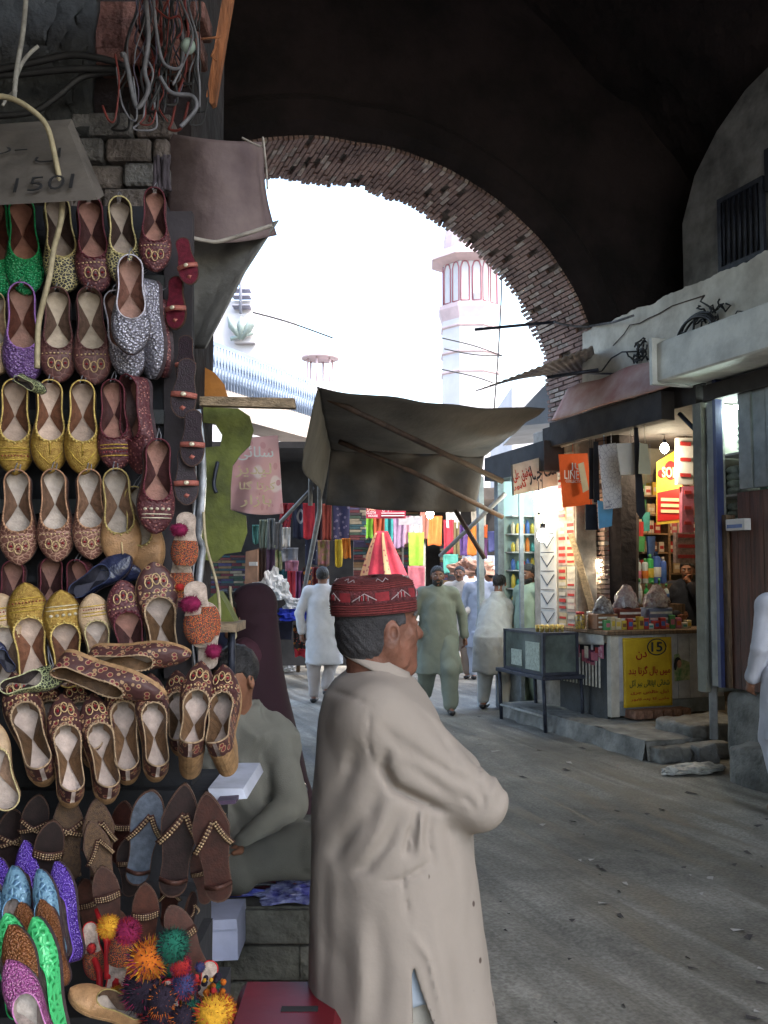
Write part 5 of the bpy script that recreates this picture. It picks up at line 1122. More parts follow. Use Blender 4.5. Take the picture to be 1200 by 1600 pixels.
mb.tube([at(360, 530, 25.7), at(395, 520, 25.7)], .06, 5); child(mb, 'leaf_relief', mat('relief_grey', (.25, .3, .28), .8, .2, 3), bb)
mb = MB(); mb.prism([at(x, y, 25.8) for x, y in ((356, 490), (410, 490), (398, 535), (366, 535))], FW * .2); child(mb, 'planter_front', m_bw, bb)
mb = MB()
for y_ in (450, 460, 475): mb.prism([at(x, y, 25.6) for x, y in ((362, y_), (390, y_), (390, y_ + 2), (362, y_ + 2))], FW * .4)
mb.tube([at(376, 400, 25.6), at(376, 490, 25.6)], .04, 4); child(mb, 'railing', m_bs, bb)
ch = thing('roof_kiosk', 'faint domed roof kiosk on slim columns beyond the street', 'kiosk', at(500, 580, 38))
def kiosk(cx, base, top, rad, d, par, n=6):
    c = at(cx, base, d); t = at(cx, top, d); mb = MB(); h = t.z - c.z
    for k in range(n): a_ = 2 * math.pi * k / n; mb.tube([(c.x + math.cos(a_) * rad * .8, c.y + math.sin(a_) * rad * .8, c.z), (c.x + math.cos(a_) * rad * .8, c.y + math.sin(a_) * rad * .8, c.z + h * .6)], rad * .07, 6)
    child(mb, 'columns', m_bp, par)
    child(MB().lathe([(rad * 1.15, h * .6), (rad * 1.15, h * .66), (rad * .8, h * .7), (rad * .75, h * .82), (rad * .45, h * .94), (.05, h * 1.0), (.02, h * 1.12)], 16, c=c), 'dome', m_bp, par)
    child(MB().lathe([(rad, -3.0), (rad, 0), (rad * .98, .01), (0, .012)], 16, c=c), 'drum', m_bw, par)
kiosk(500, 602, 535, .65, 38, ch)
hs = thing('distant_house', 'white house row far behind the awning', 'building', at(620, 700, 50)); cbox(560, 640, 900, 800, 50, 6, 'wall', m_bw, hs)
wb = MB()
for i in range(5): wb.prism([at(x, y, 49.9) for x, y in ((690 + i * 30, 650), (702 + i * 30, 650), (702 + i * 30, 672), (690 + i * 30, 672))], FW * .05)
child(wb, 'windows', m_bs, hs)
h2 = thing('corner_house', 'pale house rising at the right beyond the arch', 'building', at(830, 620, 24)); cbox(800, 604, 870, 800, 24, 5, 'wall', m_bw, h2)
mb = MB(); mb.prism([at(x, y, 12.5) for x, y in ((815, 640), (862, 590), (870, 600), (870, 660), (815, 665))], FW * 2); simple(mb, 'pale_gable', mat('gable', (.5, .5, .52), .8, .2, 2), 'pale wall end between the awning and the arch foot', 'wall')
mn = thing('minaret', 'pale pink tiled octagonal mosque minaret with an arched gallery', 'minaret', at(735, 640, 45)); MD = 45; mc = at(735, 640, MD)
def zz(py): return at(735, py, MD).z
def rad(px): return px / FPX * MD / 2
def octo(prof, name, m, n=8): return child(MB().lathe([(r_, z_) for r_, z_ in prof], n, sm=False, c=(mc.x, mc.y, 0)), name, m, mn)
octo([(rad(96), 0), (rad(94), zz(505))], 'shaft', m_bw)
octo([(rad(94), zz(507)), (rad(106), zz(490)), (rad(106), zz(484)), (rad(92), zz(483))], 'balcony', m_bp)
octo([(rad(90), zz(484)), (rad(90), zz(412))], 'gallery_wall', m_bw)
octo([(rad(92), zz(420)), (rad(130), zz(413)), (rad(128), zz(408)), (rad(96), zz(398)), (rad(92), zz(395))], 'eave', m_bp)
octo([(rad(84), zz(396)), (rad(82), zz(375)), (rad(70), zz(350)), (rad(40), zz(325)), (.1, zz(310)), (.03, zz(290))], 'dome', m_bp, 16)
for k in range(8):
    a_ = 2 * math.pi * (k + .5) / 8; ap = rad(90) * math.cos(math.pi / 8); c_ = Vector((mc.x + math.cos(a_) * ap, mc.y + math.sin(a_) * ap, 0)); tx = Vector((-math.sin(a_), math.cos(a_), 0)); nx_ = Vector((math.cos(a_), math.sin(a_), 0))
    for off in (-.3, .3):
        ww = .2; z0 = zz(480); z1 = zz(430); z2 = zz(420); P = [c_ + tx * (off * .9 + s_ * ww) + nx_ * .02 + UP * z_ for s_, z_ in ((-1, z0), (1, z0), (1, z1), (.6, z1 + .25), (0, z2), (-.6, z1 + .25), (-1, z1))]
        q = MB(); q.tube(P + [P[0]], .035, 4); child(q, 'arch_panel', mat('arch_pink', (.34, .13, .16), .8, .1, 2), mn)
    q = MB(); P = c_ + nx_ * .03; q.prism([P + tx * .12 + UP * zz(480), P + tx * .4 + UP * zz(480), P + tx * .4 + UP * zz(470), P + tx * .12 + UP * zz(470)], nx_ * .04)
    if k % 2: child(q, 'gallery_window', m_bs, mn)
for y_ in (520, 560, 590): octo([(rad(94), zz(y_)), (rad(99), zz(y_ - 2)), (rad(99), zz(y_ - 4)), (rad(94), zz(y_ - 5))], 'band', m_bp)
# ================================================================== SHOE RACK AND SHOES
def half_w(t, toe=2.2):
    if t <= 0 or t >= 1: return 0.0
    if t < .13: b_ = .118 * math.sqrt(max(0, 1 - (1 - t / .13) ** 2))
    elif t < .3: b_ = lerp(.118, .112, (t - .13) / .17)
    elif t < .68: s_ = (t - .3) / .38; b_ = lerp(.112, .165, s_ * s_ * (3 - 2 * s_))
    else: b_ = .165 * max(0, 1 - ((t - .68) / .32) ** toe) ** .62
    return b_
def hgt(t): return (.155 if t < .45 else lerp(.155, .13, (t - .45) / .25) if t < .7 else lerp(.13, .05, ((t - .7) / .3) ** 1.3)) + (.05 * (1 - t / .12) if t < .12 else 0)
TV, T0 = .655, .44
def opn(t, toe):
    w_ = half_w(t, toe) * .88
    if t < T0: return w_
    if t >= TV: return 0
    return w_ * math.sqrt(1 - ((t - T0) / (TV - T0)) ** 2)
TS = [.002, .01, .025, .05, .08, .12, .17, .23, .3, .37, .44, .48, .52, .56, .59, .62, .64, .655, .68, .71, .75, .79, .83, .87, .91, .94, .965, .985, .998]
SHOEMESH = {}
def khussa_meshes(toe, heel, curl=0.0, beads=True):
    key = ('k', toe, heel, curl, beads)
    if key in SHOEMESH: return SHOEMESH[key]
    lift = lambda t: heel * max(0, 1 - t / .55) ** 1.4 + curl * max(0, (t - .85) / .15) ** 2
    up_ = MB(); NS = 7
    for sgn in (1, -1):
        vs = []; fs = []
        for t in TS:
            w_, o_, H = half_w(t, toe), opn(t, toe), hgt(t)
            for j in range(NS + 1):
                a_ = j / NS * math.pi / 2; bul = 1 + .06 * math.sin(a_ * 2)
                x = (o_ + (w_ - o_) * math.cos(a_)) * (bul if o_ < w_ * .5 else 1); z = H * math.sin(a_) if o_ > w_ * .5 else H * math.sin(a_) ** .75
                vs.append((sgn * x, t, z + lift(t) + .02))
        W_ = NS + 1
        for i in range(len(TS) - 1):
            for j in range(NS): fs.append((i * W_ + j, i * W_ + j + 1, (i + 1) * W_ + j + 1, (i + 1) * W_ + j))
        up_.add(vs, fs, 0, True)
    rim = MB(); rp1 = [Vector((opn(t, toe), t, hgt(t) + lift(t) + .022)) for t in TS if t <= TV]
    loop = rp1 + [Vector((-p.x, p.y, p.z)) for p in reversed(rp1)]
    rim.tube(loop + [loop[0]], .008, 5)
    if beads:
        acc = 0; prev = loop[0]
        for p in loop:
            acc += (p - prev).length; prev = p
            if p.y > .42 and acc > .03: rim.ball(p + Vector((0, .012 if p.y > .5 else 0, 0)), .0125, 1, 6); acc = 0
    lin = MB()
    for sgn in (1, -1):
        vs = []; fs = []; ts = [t for t in TS if t <= .64]
        for t in ts:
            o_ = opn(t, toe) * .98; w_ = half_w(t, toe) * .93; tc = .36
            c_ = w_ * min(1, (abs(t - tc) / (.30 if t < tc else .27)) ** .95)
            for j in range(6):
                f = j / 5; x = lerp(o_, min(c_, o_ if f > 0 else o_), f ** .8); z = lerp(hgt(t), .045, f ** .55)
                vs.append((sgn * x, t, z + lift(t) + .01))
        for i in range(len(ts) - 1):
            for j in range(5): fs.append((i * 6 + j, i * 6 + j + 1, (i + 1) * 6 + j + 1, (i + 1) * 6 + j))
        lin.add(vs, fs, 0, True)
    ins = MB(); L_ = [Vector((half_w(t, toe) * .95, t, .035 + lift(t))) for t in TS]; vs = []; fs = []
    for p in L_: vs += [(-p.x, p.y, p.z), (0, p.y, p.z), (p.x, p.y, p.z)]
    for i in range(len(L_) - 1): fs += [(i * 3, i * 3 + 1, i * 3 + 4, i * 3 + 3), (i * 3 + 1, i * 3 + 2, i * 3 + 5, i * 3 + 4)]
    ins.add(vs, fs)
    sol = MB(); vs = []; fs = []
    for t in TS: w_ = half_w(t, toe) * 1.03; l_ = lift(t); vs += [(-w_, t, l_ + .024), (w_, t, l_ + .024), (w_, t, l_ - .015), (-w_, t, l_ - .015)]
    for i in range(len(TS) - 1):
        for j in range(4): fs.append((i * 4 + j, i * 4 + (j + 1) % 4, (i + 1) * 4 + (j + 1) % 4, (i + 1) * 4 + j))
    fs += [(3, 2, 1, 0), tuple((len(TS) - 1) * 4 + j for j in range(4))]; sol.add(vs, fs)
    if heel > .05:
        vs = []; ts = [t for t in TS if t <= .3]; 
        for t in ts: w_ = half_w(t, toe) * 1.0; vs += [(-w_, t, lift(t) - .01), (w_, t, lift(t) - .01), (w_ * .9, t * .9 + .01, -heel * .35), (-w_ * .9, t * .9 + .01, -heel * .35)]
        fs = [(i * 4 + j, i * 4 + (j + 1) % 4, (i + 1) * 4 + (j + 1) % 4, (i + 1) * 4 + j) for i in range(len(ts) - 1) for j in range(4)] + [(3, 2, 1, 0), tuple((len(ts) - 1) * 4 + j for j in range(4))]
        sol.add(vs, fs)
    out = {}
    for n_, m_ in (('upper', up_), ('rim', rim), ('lining', lin), ('insole', ins), ('sole', sol)):
        o = m_.build(n_, []); out[n_] = o.data; bpy.data.objects.remove(o)
    SHOEMESH[key] = out; return out
EMBS = {}
GOLD = (.50, .36, .10)
def gmat(n, c, c2, metal=.55, rough=.38): return mat(n, c, rough, .4, 30, .4, 90, metal=metal, col2=c2)
UP = Vector((0, 0, 1))
KS = dict(
 green=(patmat('sequin_green', (.01, .20, .07), (.06, .50, .22), 46, .25, .2, bump=1), (.02, .35, .12), (.10, .035, .025), (.36, .17, .12)),
 blackgold=(patmat('emb_blackgold', (.02, .018, .02), (.55, .48, .22), 34, .5, kind='edge', thr=.07), (.5, .42, .2), (.05, .03, .025), (.34, .27, .22)),
 maroon=(patmat('emb_maroon', (.07, .015, .02), (.30, .12, .10), 34, .6, thr=.3), (.10, .02, .03), (.05, .02, .02), (.27, .13, .10)),
 purple=(patmat('sequin_purple', (.12, .06, .19), (.28, .19, .36), 46, .3, .3, bump=1), (.28, .14, .40), (.14, .05, .035), (.25, .13, .10)),
 plum=(patmat('leather_plum', (.085, .03, .03), (.17, .08, .07), 14, .55, kind='edge', thr=.05), (.10, .04, .04), (.16, .10, .075), (.42, .34, .26)),
 gold=(gmat('gold_leather', (.36, .235, .05), (.20, .11, .02)), (.52, .38, .12), (.16, .07, .04), (.46, .34, .27)),
 bronze=(patmat('emb_bronze', (.16, .07, .055), (.40, .24, .17), 20, .45, .3, kind='edge', thr=.06), (.36, .20, .12), (.15, .085, .055), (.46, .39, .34)),
 tan=(mat('tan_leather', (.34, .19, .09), .5, .25, 9, .3, 60), (.34, .26, .10), (.16, .095, .06), (.45, .38, .32)),
 silver=(patmat('sequin_silver', (.20, .195, .24), (.50, .50, .56), 40, .3, .5, bump=1), (.45, .43, .5), (.13, .06, .045), (.33, .18, .14)),
 paisley=(patmat('emb_paisley', (.055, .018, .018), (.30, .19, .10), 17, .6, kind='ring', spots2=(.13, .012, .02), thr=.42, width=.12), (.34, .24, .15), (.15, .085, .045), (.46, .37, .32)),
 beige=(mat('beige_leather', (.40, .28, .17), .5, .25, 9, .3, 60), (.46, .38, .2), (.30, .2, .14), (.46, .38, .33)),
 olive=(patmat('emb_olive', (.02, .025, .015), (.36, .40, .20), 24, .5, kind='edge', thr=.08), (.5, .52, .30), (.04, .03, .03), (.32, .27, .23)),
 navy=(mat('navy_patent', (.02, .025, .06), .25, .3, 8, .3, 20), (.03, .04, .09), (.02, .02, .03), (.05, .05, .07)),
 violet=(patmat('sequin_violet', (.08, .035, .30), (.32, .22, .72), 50, .25, .2, bump=1), (.16, .08, .5), (.3, .22, .2), (.4, .3, .28)),
 skyblue=(patmat('emb_blue', (.06, .14, .24), (.14, .27, .38), 17, .4, .2, kind='edge', thr=.2, bump=1), (.14, .3, .48), (.3, .25, .22), (.42, .34, .3)),
 orange=(patmat('sequin_orange', (.17, .06, .02), (.38, .18, .07), 46, .35, .3, bump=1), (.36, .16, .05), (.28, .18, .14), (.4, .3, .26)),
 lime=(patmat('emb_green', (.01, .20, .05), (.06, .46, .16), 18, .35, .1, kind='edge', thr=.25, bump=1), (.04, .45, .14), (.3, .25, .22), (.42, .36, .3)),
 pink=(patmat('sequin_pink', (.28, .07, .22), (.55, .28, .44), 50, .35, .2, bump=1), (.5, .2, .42), (.4, .33, .3), (.5, .45, .4)),
)
m_bead = mat('bead_pale', (.62, .56, .42), .3, .2, 30, metal=.3)
def flat(n, c, rough=.55):
    if n in MATS: return MATS[n]
    m = mat(n, c, rough, .34, 5 if n.startswith('ins_') else 14, .25 if n[:4] != 'san_' else .1, 50)
    m.node_tree.nodes['Principled BSDF'].inputs['Specular IOR Level'].default_value = .25
    if n[:4] in ('ins_', 'lin_', 'san_'):      # every pair is worn and dyed a little differently
        t = m.node_tree; b = t.nodes['Principled BSDF']; src = b.inputs['Base Color'].links[0].from_socket; oi = t.nodes.new('ShaderNodeObjectInfo'); mr = t.nodes.new('ShaderNodeMapRange'); mr.inputs[3].default_value = .62; mr.inputs[4].default_value = 1.12
        t.links.new(oi.outputs['Random'], mr.inputs[0]); hs = t.nodes.new('ShaderNodeHueSaturation'); t.links.new(mr.outputs[0], hs.inputs['Value']); t.links.new(src, hs.inputs['Color']); t.links.new(hs.outputs[0], b.inputs['Base Color'])
    return m
NSH = 0
def orient(toe, heel, dt, dh, roll=0, yaw=0):
    A_, B_ = at(*heel, dh), at(*toe, dt); y = B_ - A_; L_ = y.length; y.normalize(); n_ = (C0 - (A_ + B_) / 2).normalized(); x = y.cross(n_).normalized(); z = x.cross(y).normalized()
    if roll: q = Matrix.Rotation(roll, 3, y); x = q @ x; z = q @ z
    return A_, x, y, z, L_
def shoe(kind, toe, heel, d, lab, ws=1.2, roll=0, tp=2.2, hl=0.0, dt=None, beads=True, curl=0, wid=None):
    vm, rc, lc, ic = KS[kind]; M_ = khussa_meshes(tp, hl, curl, beads)
    jr = random.Random(hash(lab) if False else sum(map(ord, lab))); toe = (toe[0] + jr.uniform(-2.5, 2.5), toe[1] + jr.uniform(-2, 2)); heel = (heel[0] + jr.uniform(-1.5, 1.5), heel[1] + jr.uniform(-2, 2)); roll += jr.uniform(-.13, .13)
    A_, x, y, z, L_ = orient(toe, heel, dt or d, d, roll)
    t = bpy.data.objects.new('khussa_shoe', None); COL.objects.link(t); t.empty_display_size = .05
    if heel[1] < toe[1] - 60:
        q_ = MB(); q_.tube([Vector((.02, .02, .19)), Vector((.0, -.07, .12)), Vector((-.015, -.16, -.02)), Vector((-.03, -.06, .1)), Vector((-.02, .02, .19))], .006, 4); so2 = q_.build('hanging_string', m_cablegrey, t)
    F_ = frame(A_, x, y, z); t.matrix_world = F_ @ Matrix.Diagonal((L_ * ws, L_, L_, 1)); tag(t, lab, 'shoe', 'embroidered shoes on the rack')
    ms = dict(upper=[vm], rim=[flat('rim_' + kind, rc), m_bead], lining=[flat('lin_' + kind, lc)], insole=[flat('ins_' + kind, ic)], sole=[flat('sole_tan', (.30, .18, .09)) if kind in ('paisley', 'tan', 'beige') else flat('sole_dark', (.05, .035, .04))])
    for n_, me in M_.items():
        k_ = (id(me), kind)
        if k_ not in EMBS:
            m2 = me.copy(); m2.materials.clear(); [m2.materials.append(m) for m in ms[n_]]; EMBS[k_] = m2
        o = bpy.data.objects.new(n_, EMBS[k_]); COL.objects.link(o); o.parent = t
    return t
def decor(t, kind):   # raised ornaments on the vamp (children of the shoe)
    mb = MB()
    def vp(x, tt): return Vector((x, tt, hgt(tt) * math.sqrt(max(.05, 1 - (x / max(.02, half_w(tt))) ** 2)) + .03))
    if kind == 'bands':
        for tt in (.72, .76, .84): mb.tube([vp(x, tt) for x in [half_w(tt) * .93 * q / 6 for q in range(-6, 7)]], .007, 5)
        for q in range(-5, 6): mb.ball(vp(half_w(.8) * .85 * q / 5, .80), .008, 1, 6)
    elif kind == 'dots':
        for q in range(-2, 3): mb.ball(vp(half_w(.73) * .8 * q / 2.6, .735), .017, 0, 8)
        for tt in (.79, .83): mb.tube([vp(x, tt) for x in [half_w(tt) * .93 * q / 6 for q in range(-6, 7)]], .006, 5)
    elif kind == 'vee':
        mb.tube([vp(half_w(.72) * .8, .70), vp(.07, .82), vp(0, .90), vp(-.07, .82), vp(-half_w(.72) * .8, .70)], .007, 5); mb.tube([vp(0, .68), vp(0, .8)], .005, 4)
    elif kind == 'petal':
        for q in (-1, 0, 1):
            c = (q * .06, .80 + (.03 if q == 0 else 0)); mb.tube([vp(c[0] + .03 * math.cos(a_), c[1] + .055 * math.sin(a_)) for a_ in [i * math.pi / 5 for i in range(11)]], .0055, 4); mb.ball(vp(c[0], c[1]), .014, 1, 6)
        for q in range(-4, 5): mb.ball(vp(half_w(.70) * .9 * q / 4.5, .70 - .0 * q), .010, 0, 6)
    elif kind == 'line': mb.tube([vp(0, .74), vp(0, .9)], .008, 5)
    m1 = {'bands': gmat('gold_thread', (.6, .42, .08), (.4, .26, .04)), 'dots': m_bead, 'vee': gmat('gold_thread', (.6, .42, .08), (.4, .26, .04)), 'petal': flat('thread_gold', (.52, .38, .2)), 'line': flat('thread_gold', (.52, .38, .2))}[kind]
    return mb.build('embroidery', [m1, flat('garnet', (.20, .012, .02), .3)], t)
R1, R2, R3, R4, R5 = 'top row', 'second row', 'third row', 'fourth row', 'toe up row'
Z = 2.43
shoe('green', (2, 470), (-12, 318), Z, 'green sequinned shoe cut by the left edge in the top row')
shoe('green', (40, 464), (32, 320), Z, 'bright green sequinned shoe with brown insole in the top row')
shoe('blackgold', (102, 460), (86, 318), Z, 'black shoe with gold scrollwork toe in the top row')
decor(shoe('maroon', (150, 460), (138, 318), Z, 'dark maroon shoe right of the black and gold one in the top row'), 'petal')
shoe('blackgold', (196, 452), (186, 320), Z, 'tan and black gold shoe half hidden behind the upper silver shoe')
decor(shoe('maroon', (243, 428), (244, 302), Z - .02, 'dark maroon shoe hung highest, beside the tin sheet'), 'petal')
shoe('silver', (206, 596), (184, 462), Z, 'lower silver sequinned shoe of the second row', roll=.25)
shoe('silver', (204, 556), (203, 408), Z - .1, 'upper silver sequinned shoe hung in front of the others', beads=False)
shoe('silver', (242, 592), (240, 440), Z + .02, 'silver shoe turned sideways behind the upper silver one', roll=1.0)
shoe('maroon', (262, 592), (258, 470), Z + .04, 'dark brown shoe seen edge on at the right end of the second row', roll=1.1)
shoe('purple', (36, 602), (34, 452), Z, 'mauve sequinned shoe with reddish insole in the second row')
shoe('beige', (-6, 590), (-8, 462), Z, 'pale shoe cut by the left edge in the second row')
decor(shoe('plum', (92, 600), (88, 456), Z, 'plum leather shoe with beaded rim, left of two in the second row'), 'petal')
decor(shoe('plum', (146, 603), (138, 456), Z, 'plum leather shoe with beaded rim, right of two in the second row'), 'petal')
shoe('olive', (72, 612), (28, 588), Z - .05, 'small black and cream embroidered shoe tip sticking out under the mauve shoe', roll=.5)
for i, (x, dk) in enumerate(((25, 'bands'), (78, 'vee'), (131, 'vee'))): decor(shoe('gold', (x + 1, 742), (x - 2, 600), Z, ['gold shoe with dark banded toe, left in the third row', 'plain gold shoe in the middle of the third row', 'gold shoe with a pointed gold toe panel, third in the third row'][i], hl=0), dk)
decor(shoe('maroon', (184, 736), (178, 597), Z, 'dark shoe with three white studs and gold bands in the third row'), 'bands')
shoe('maroon', (222, 742), (222, 592), Z, 'brown gold banded shoe turned sideways at the end of the third row', roll=.9)
decor(shoe('maroon', (240, 836), (244, 688), Z - .06, 'dark shoe with white studs and gold bands below the third row end'), 'dots')
for i, x in enumerate((30, 86, 140)): decor(shoe('bronze', (x + 2, 884 - 4 * i), (x - 2, 738), Z, ['bronze embroidered shoe at the left of the fourth row', 'bronze embroidered shoe, middle of three in the fourth row', 'bronze embroidered shoe, right of three in the fourth row'][i]), 'petal')
decor(shoe('tan', (194, 886), (178, 736), Z, 'tan shoe with olive rim and plain toe in the fourth row'), 'line')
shoe('tan', (236, 900), (222, 762), Z + .02, 'tan shoe partly hidden behind the studded dark one', roll=.5)
shoe('maroon', (20, 1005), (22, 878), Z + .03, 'dark empty shoe behind the banded gold one in the toe up row')
shoe('maroon', (75, 1000), (78, 870), Z + .04, 'dark reddish shoe between the gold toes')
shoe('maroon', (128, 1005), (130, 874), Z + .04, 'shadowed brown shoe behind the beige toe', roll=.3)
Y5 = 2.33
decor(shoe('beige', (0, 928), (18, 1080), Y5, 'beige banded shoe cut by the left edge in the toe up row', tp=2.0), 'bands')
decor(shoe('gold', (38, 910), (56, 1068), Y5, 'gold shoe with two dark bands standing toe up', tp=2.0), 'bands')
decor(shoe('gold', (92, 920), (106, 1070), Y5, 'gold shoe with round dark studs standing toe up', tp=2.0), 'dots')
decor(shoe('beige', (144, 926), (158, 1050), Y5, 'beige shoe with white bands standing toe up'), 'bands')
decor(shoe('maroon', (188, 906), (212, 1050), Y5, 'dark thread embroidered shoe standing toe up', tp=2.0), 'petal')
decor(shoe('paisley', (240, 878), (258, 1040), Y5, 'red paisley embroidered shoe with pale insole standing toe up, right end', tp=2.0), 'petal')
shoe('navy', (205, 868), (120, 930), Z - .02, 'shiny navy patent shoe lying behind the toe up row', roll=-.3, beads=False)
shoe('navy', (222, 892), (150, 896), Z, 'second navy patent shoe overlapping the first', roll=.5, beads=False)
shoe('navy', (-14, 1000), (20, 1050), Y5 - .05, 'dark round heeled shoe cut by the left edge beside the olive one')
shoe('paisley', (302, 1022), (140, 1020), 2.22, 'red paisley shoe lying sideways with white insole, upper of two', roll=.75, tp=1.7, ws=.8)
shoe('paisley', (262, 1085), (98, 1020), 2.18, 'tan sided paisley shoe lying sideways, lower of two', roll=.95, tp=1.7, ws=.9)
shoe('olive', (104, 1052), (10, 1082), 2.2, 'black and cream embroidered shoe lying on its side', roll=-.5)
shoe('beige', (150, 1062), (100, 1058), 2.24, 'white shoe heel poking out under the sideways shoes', roll=.3)
Y6 = 2.1
for tx, ty, hx, hy, dd, lab in [(72, 1070, 95, 1190, .1, 'paisley shoe toe standing behind, first from the left in the big row'), (112, 1068, 150, 1200, .08, 'paisley shoe toe with gold scrolls standing behind, second in the big row'), (278, 1052, 282, 1180, .1, 'paisley shoe toe peeking out between two big ones near the right'),
                               (190, 1050, 200, 1228, .03, 'paisley shoe with red stone toe, fourth in the big row'), (22, 1058, 72, 1228, 0, 'big paisley shoe leaning left, first in the big row'), (96, 1090, 112, 1262, -.04, 'big paisley shoe reaching lowest, second in the big row'), (146, 1088, 170, 1255, -.02, 'big paisley shoe, third in the big row'),
                               (236, 1056, 244, 1222, 0, 'big paisley shoe with petal toe, fifth in the big row')]:
    decor(shoe('paisley', (tx, ty), (hx, hy), Y6 + dd, lab, tp=1.9, ws=.86, hl=.06, dt=Y6 + dd + .15), 'petal')
decor(shoe('paisley', (312, 1040), (296, 1212), Y6 - .03, 'big paisley shoe on a block heel, left of two at the right end', tp=1.9, ws=.82, hl=.22, dt=Y6 + .16), 'petal')
decor(shoe('paisley', (352, 1046), (354, 1210), Y6 - .02, 'big paisley shoe on a block heel, last at the right end', tp=1.9, ws=.82, hl=.22, dt=Y6 + .16, roll=-.12), 'petal')
shoe('beige', (-30, 1120), (16, 1262), Y6, 'pale shoe heel cut by the left edge in the big row')
# bottom glitter shoes, seen from the toe side
G = 1.9
for kind, toe, heel, dd, lab, rl in [
    ('violet', (40, 1312), (52, 1460), .1, 'violet glitter shoe, tallest at the bottom left', .5), ('violet', (90, 1346), (122, 1500), .02, 'violet glitter shoe right of the blue ones', .6), ('violet', (0, 1340), (6, 1460), .08, 'violet glitter shoe at the left edge', .4),
    ('skyblue', (24, 1352), (40, 1500), .0, 'light blue embroidered shoe, left of two', .4), ('skyblue', (66, 1356), (98, 1500), -.03, 'light blue embroidered shoe, right of two', .5), ('skyblue', (-14, 1380), (0, 1500), 0, 'light blue shoe cut by the left edge', .3),
    ('orange', (34, 1412), (52, 1540), -.06, 'orange glitter shoe behind the green ones', .4), ('orange', (66, 1405), (104, 1540), -.07, 'orange glitter shoe between blue and green', .5),
    ('lime', (12, 1428), (40, 1590), -.12, 'green embroidered shoe at the far left bottom', .4), ('lime', (58, 1432), (98, 1640), -.13, 'long green embroidered shoe at the bottom', .55),
    ('orange', (18, 1446), (66, 1610), -.18, 'orange glitter shoe in front of the green ones', .4), ('pink', (12, 1502), (88, 1660), -.24, 'pink glitter shoe nearest the camera at the bottom left', .2)]:
    shoe(kind, toe, heel, G + dd, lab, tp=1.7, ws=.8 if rl > .45 else .95, roll=-rl, beads=False, dt=G + dd + .06)
# sandals
def slab(outline, thick, mb, mi=0, z0=0):
    n = len(outline); vs = [(x, y, z0 + thick) for x, y in outline] + [(x, y, z0) for x, y in outline]
    mb.add(vs, [tuple(range(n)), tuple(range(2 * n - 1, n - 1, -1))] + [(i, (i + 1) % n, (i + 1) % n + n, i + n) for i in range(n)], mi)
def sandal(toe, heel, d, lab, top, style='beads', tp=1.3, ws=1, roll=0, dt=None, strapcol=None):
    A_, x, y, z, L_ = orient(toe, heel, dt or d, d, roll); t = bpy.data.objects.new('sandal', None); COL.objects.link(t); t.matrix_world = frame(A_, x, y, z) @ Matrix.Diagonal((L_ * ws, L_, L_, 1)); tag(t, lab, 'sandal', 'leather sandals on the stall')
    ts = [.003, .02, .05, .09, .14, .22, .3, .4, .5, .6, .68, .75, .82, .88, .93, .97, .997]; out = [(half_w(s_, tp), s_) for s_ in ts] + [(-half_w(s_, tp), s_) for s_ in reversed(ts)]
    mb = MB(); slab(out, .045, mb); mb.build('sole', flat('sandal_sole', (.06, .03, .02)), t)
    mb = MB(); slab([(a * .93, .5 + (b - .5) * .96) for a, b in out], .008, mb, 0, .0455); mb.build('insole', top, t)
    sm = strapcol or flat('strap_brown', (.045, .018, .013)); bd = MB()
    def strap(p, q, h_, wd, n=12, beads=2):
        P = [Vector((lerp(p[0], q[0], i / n), lerp(p[1], q[1], i / n), .05 + h_ * math.sin(math.pi * i / n))) for i in range(n + 1)]
        mb = MB(); dr_ = (P[-1] - P[0]).normalized(); sd = Vector((-dr_.y, dr_.x, 0)) * wd
        mb.add([tuple(a - sd) for a in P] + [tuple(a + sd) for a in P] + [tuple(a - sd - Vector((0, 0, .012))) for a in P] + [tuple(a + sd - Vector((0, 0, .012))) for a in P],
               [(i, i + 1, n + 2 + i, n + 1 + i) for i in range(n)] + [(2 * n + 2 + i, 3 * n + 3 + i, 3 * n + 4 + i, 2 * n + 3 + i) for i in range(n)] + [(i, 2 * n + 2 + i, 2 * n + 3 + i, i + 1) for i in range(n)] + [(n + 1 + i, n + 2 + i, 3 * n + 4 + i, 3 * n + 3 + i) for i in range(n)], 0, True)
        mb.build('strap', sm, t)
        for a in P[1:-1]:
            for b_ in range(beads): bd.ball(a + sd * (1.2 * (b_ + .5) / beads * 1 - .6 if beads > 1 else 0) * 1.3 + Vector((0, 0, .012)), .011, 0, 6)
    if style == 'beads': strap((-.17, .46), (.03, .74), .09, .028); strap((.17, .5), (.03, .74), .09, .028); strap((-.12, .16), (.12, .16), .10, .02, beads=0)
    elif style == 'cross': strap((-.17, .5), (.17, .66), .12, .03); strap((.17, .5), (-.17, .66), .12, .03)
    elif style == 'bow': strap((-.17, .6), (.17, .6), .12, .05, beads=3)
    elif style == 'toe': strap((-.17, .62), (.17, .62), .10, .045, beads=0); bd.ball((0, .62, .17), (.04, .04, .02), 0, 8); strap((-.02, .8), (.02, .86), .03, .03, beads=0)
    if bd.v: bd.build('beads', gmat('bead_brass', (.55, .42, .25), (.3, .2, .12), .6) if style != 'toe' else m_bead, t)
    return t
br_ = flat('san_brown', (.055, .017, .010), .5); dk = flat('san_dark', (.014, .006, .006), .5); gd = gmat('san_gold', (.085, .045, .018), (.04, .02, .009), .3, .45); bl = flat('san_steel', (.085, .105, .14), .35); md = flat('san_mid', (.032, .008, .005), .45)
S6 = 2.02
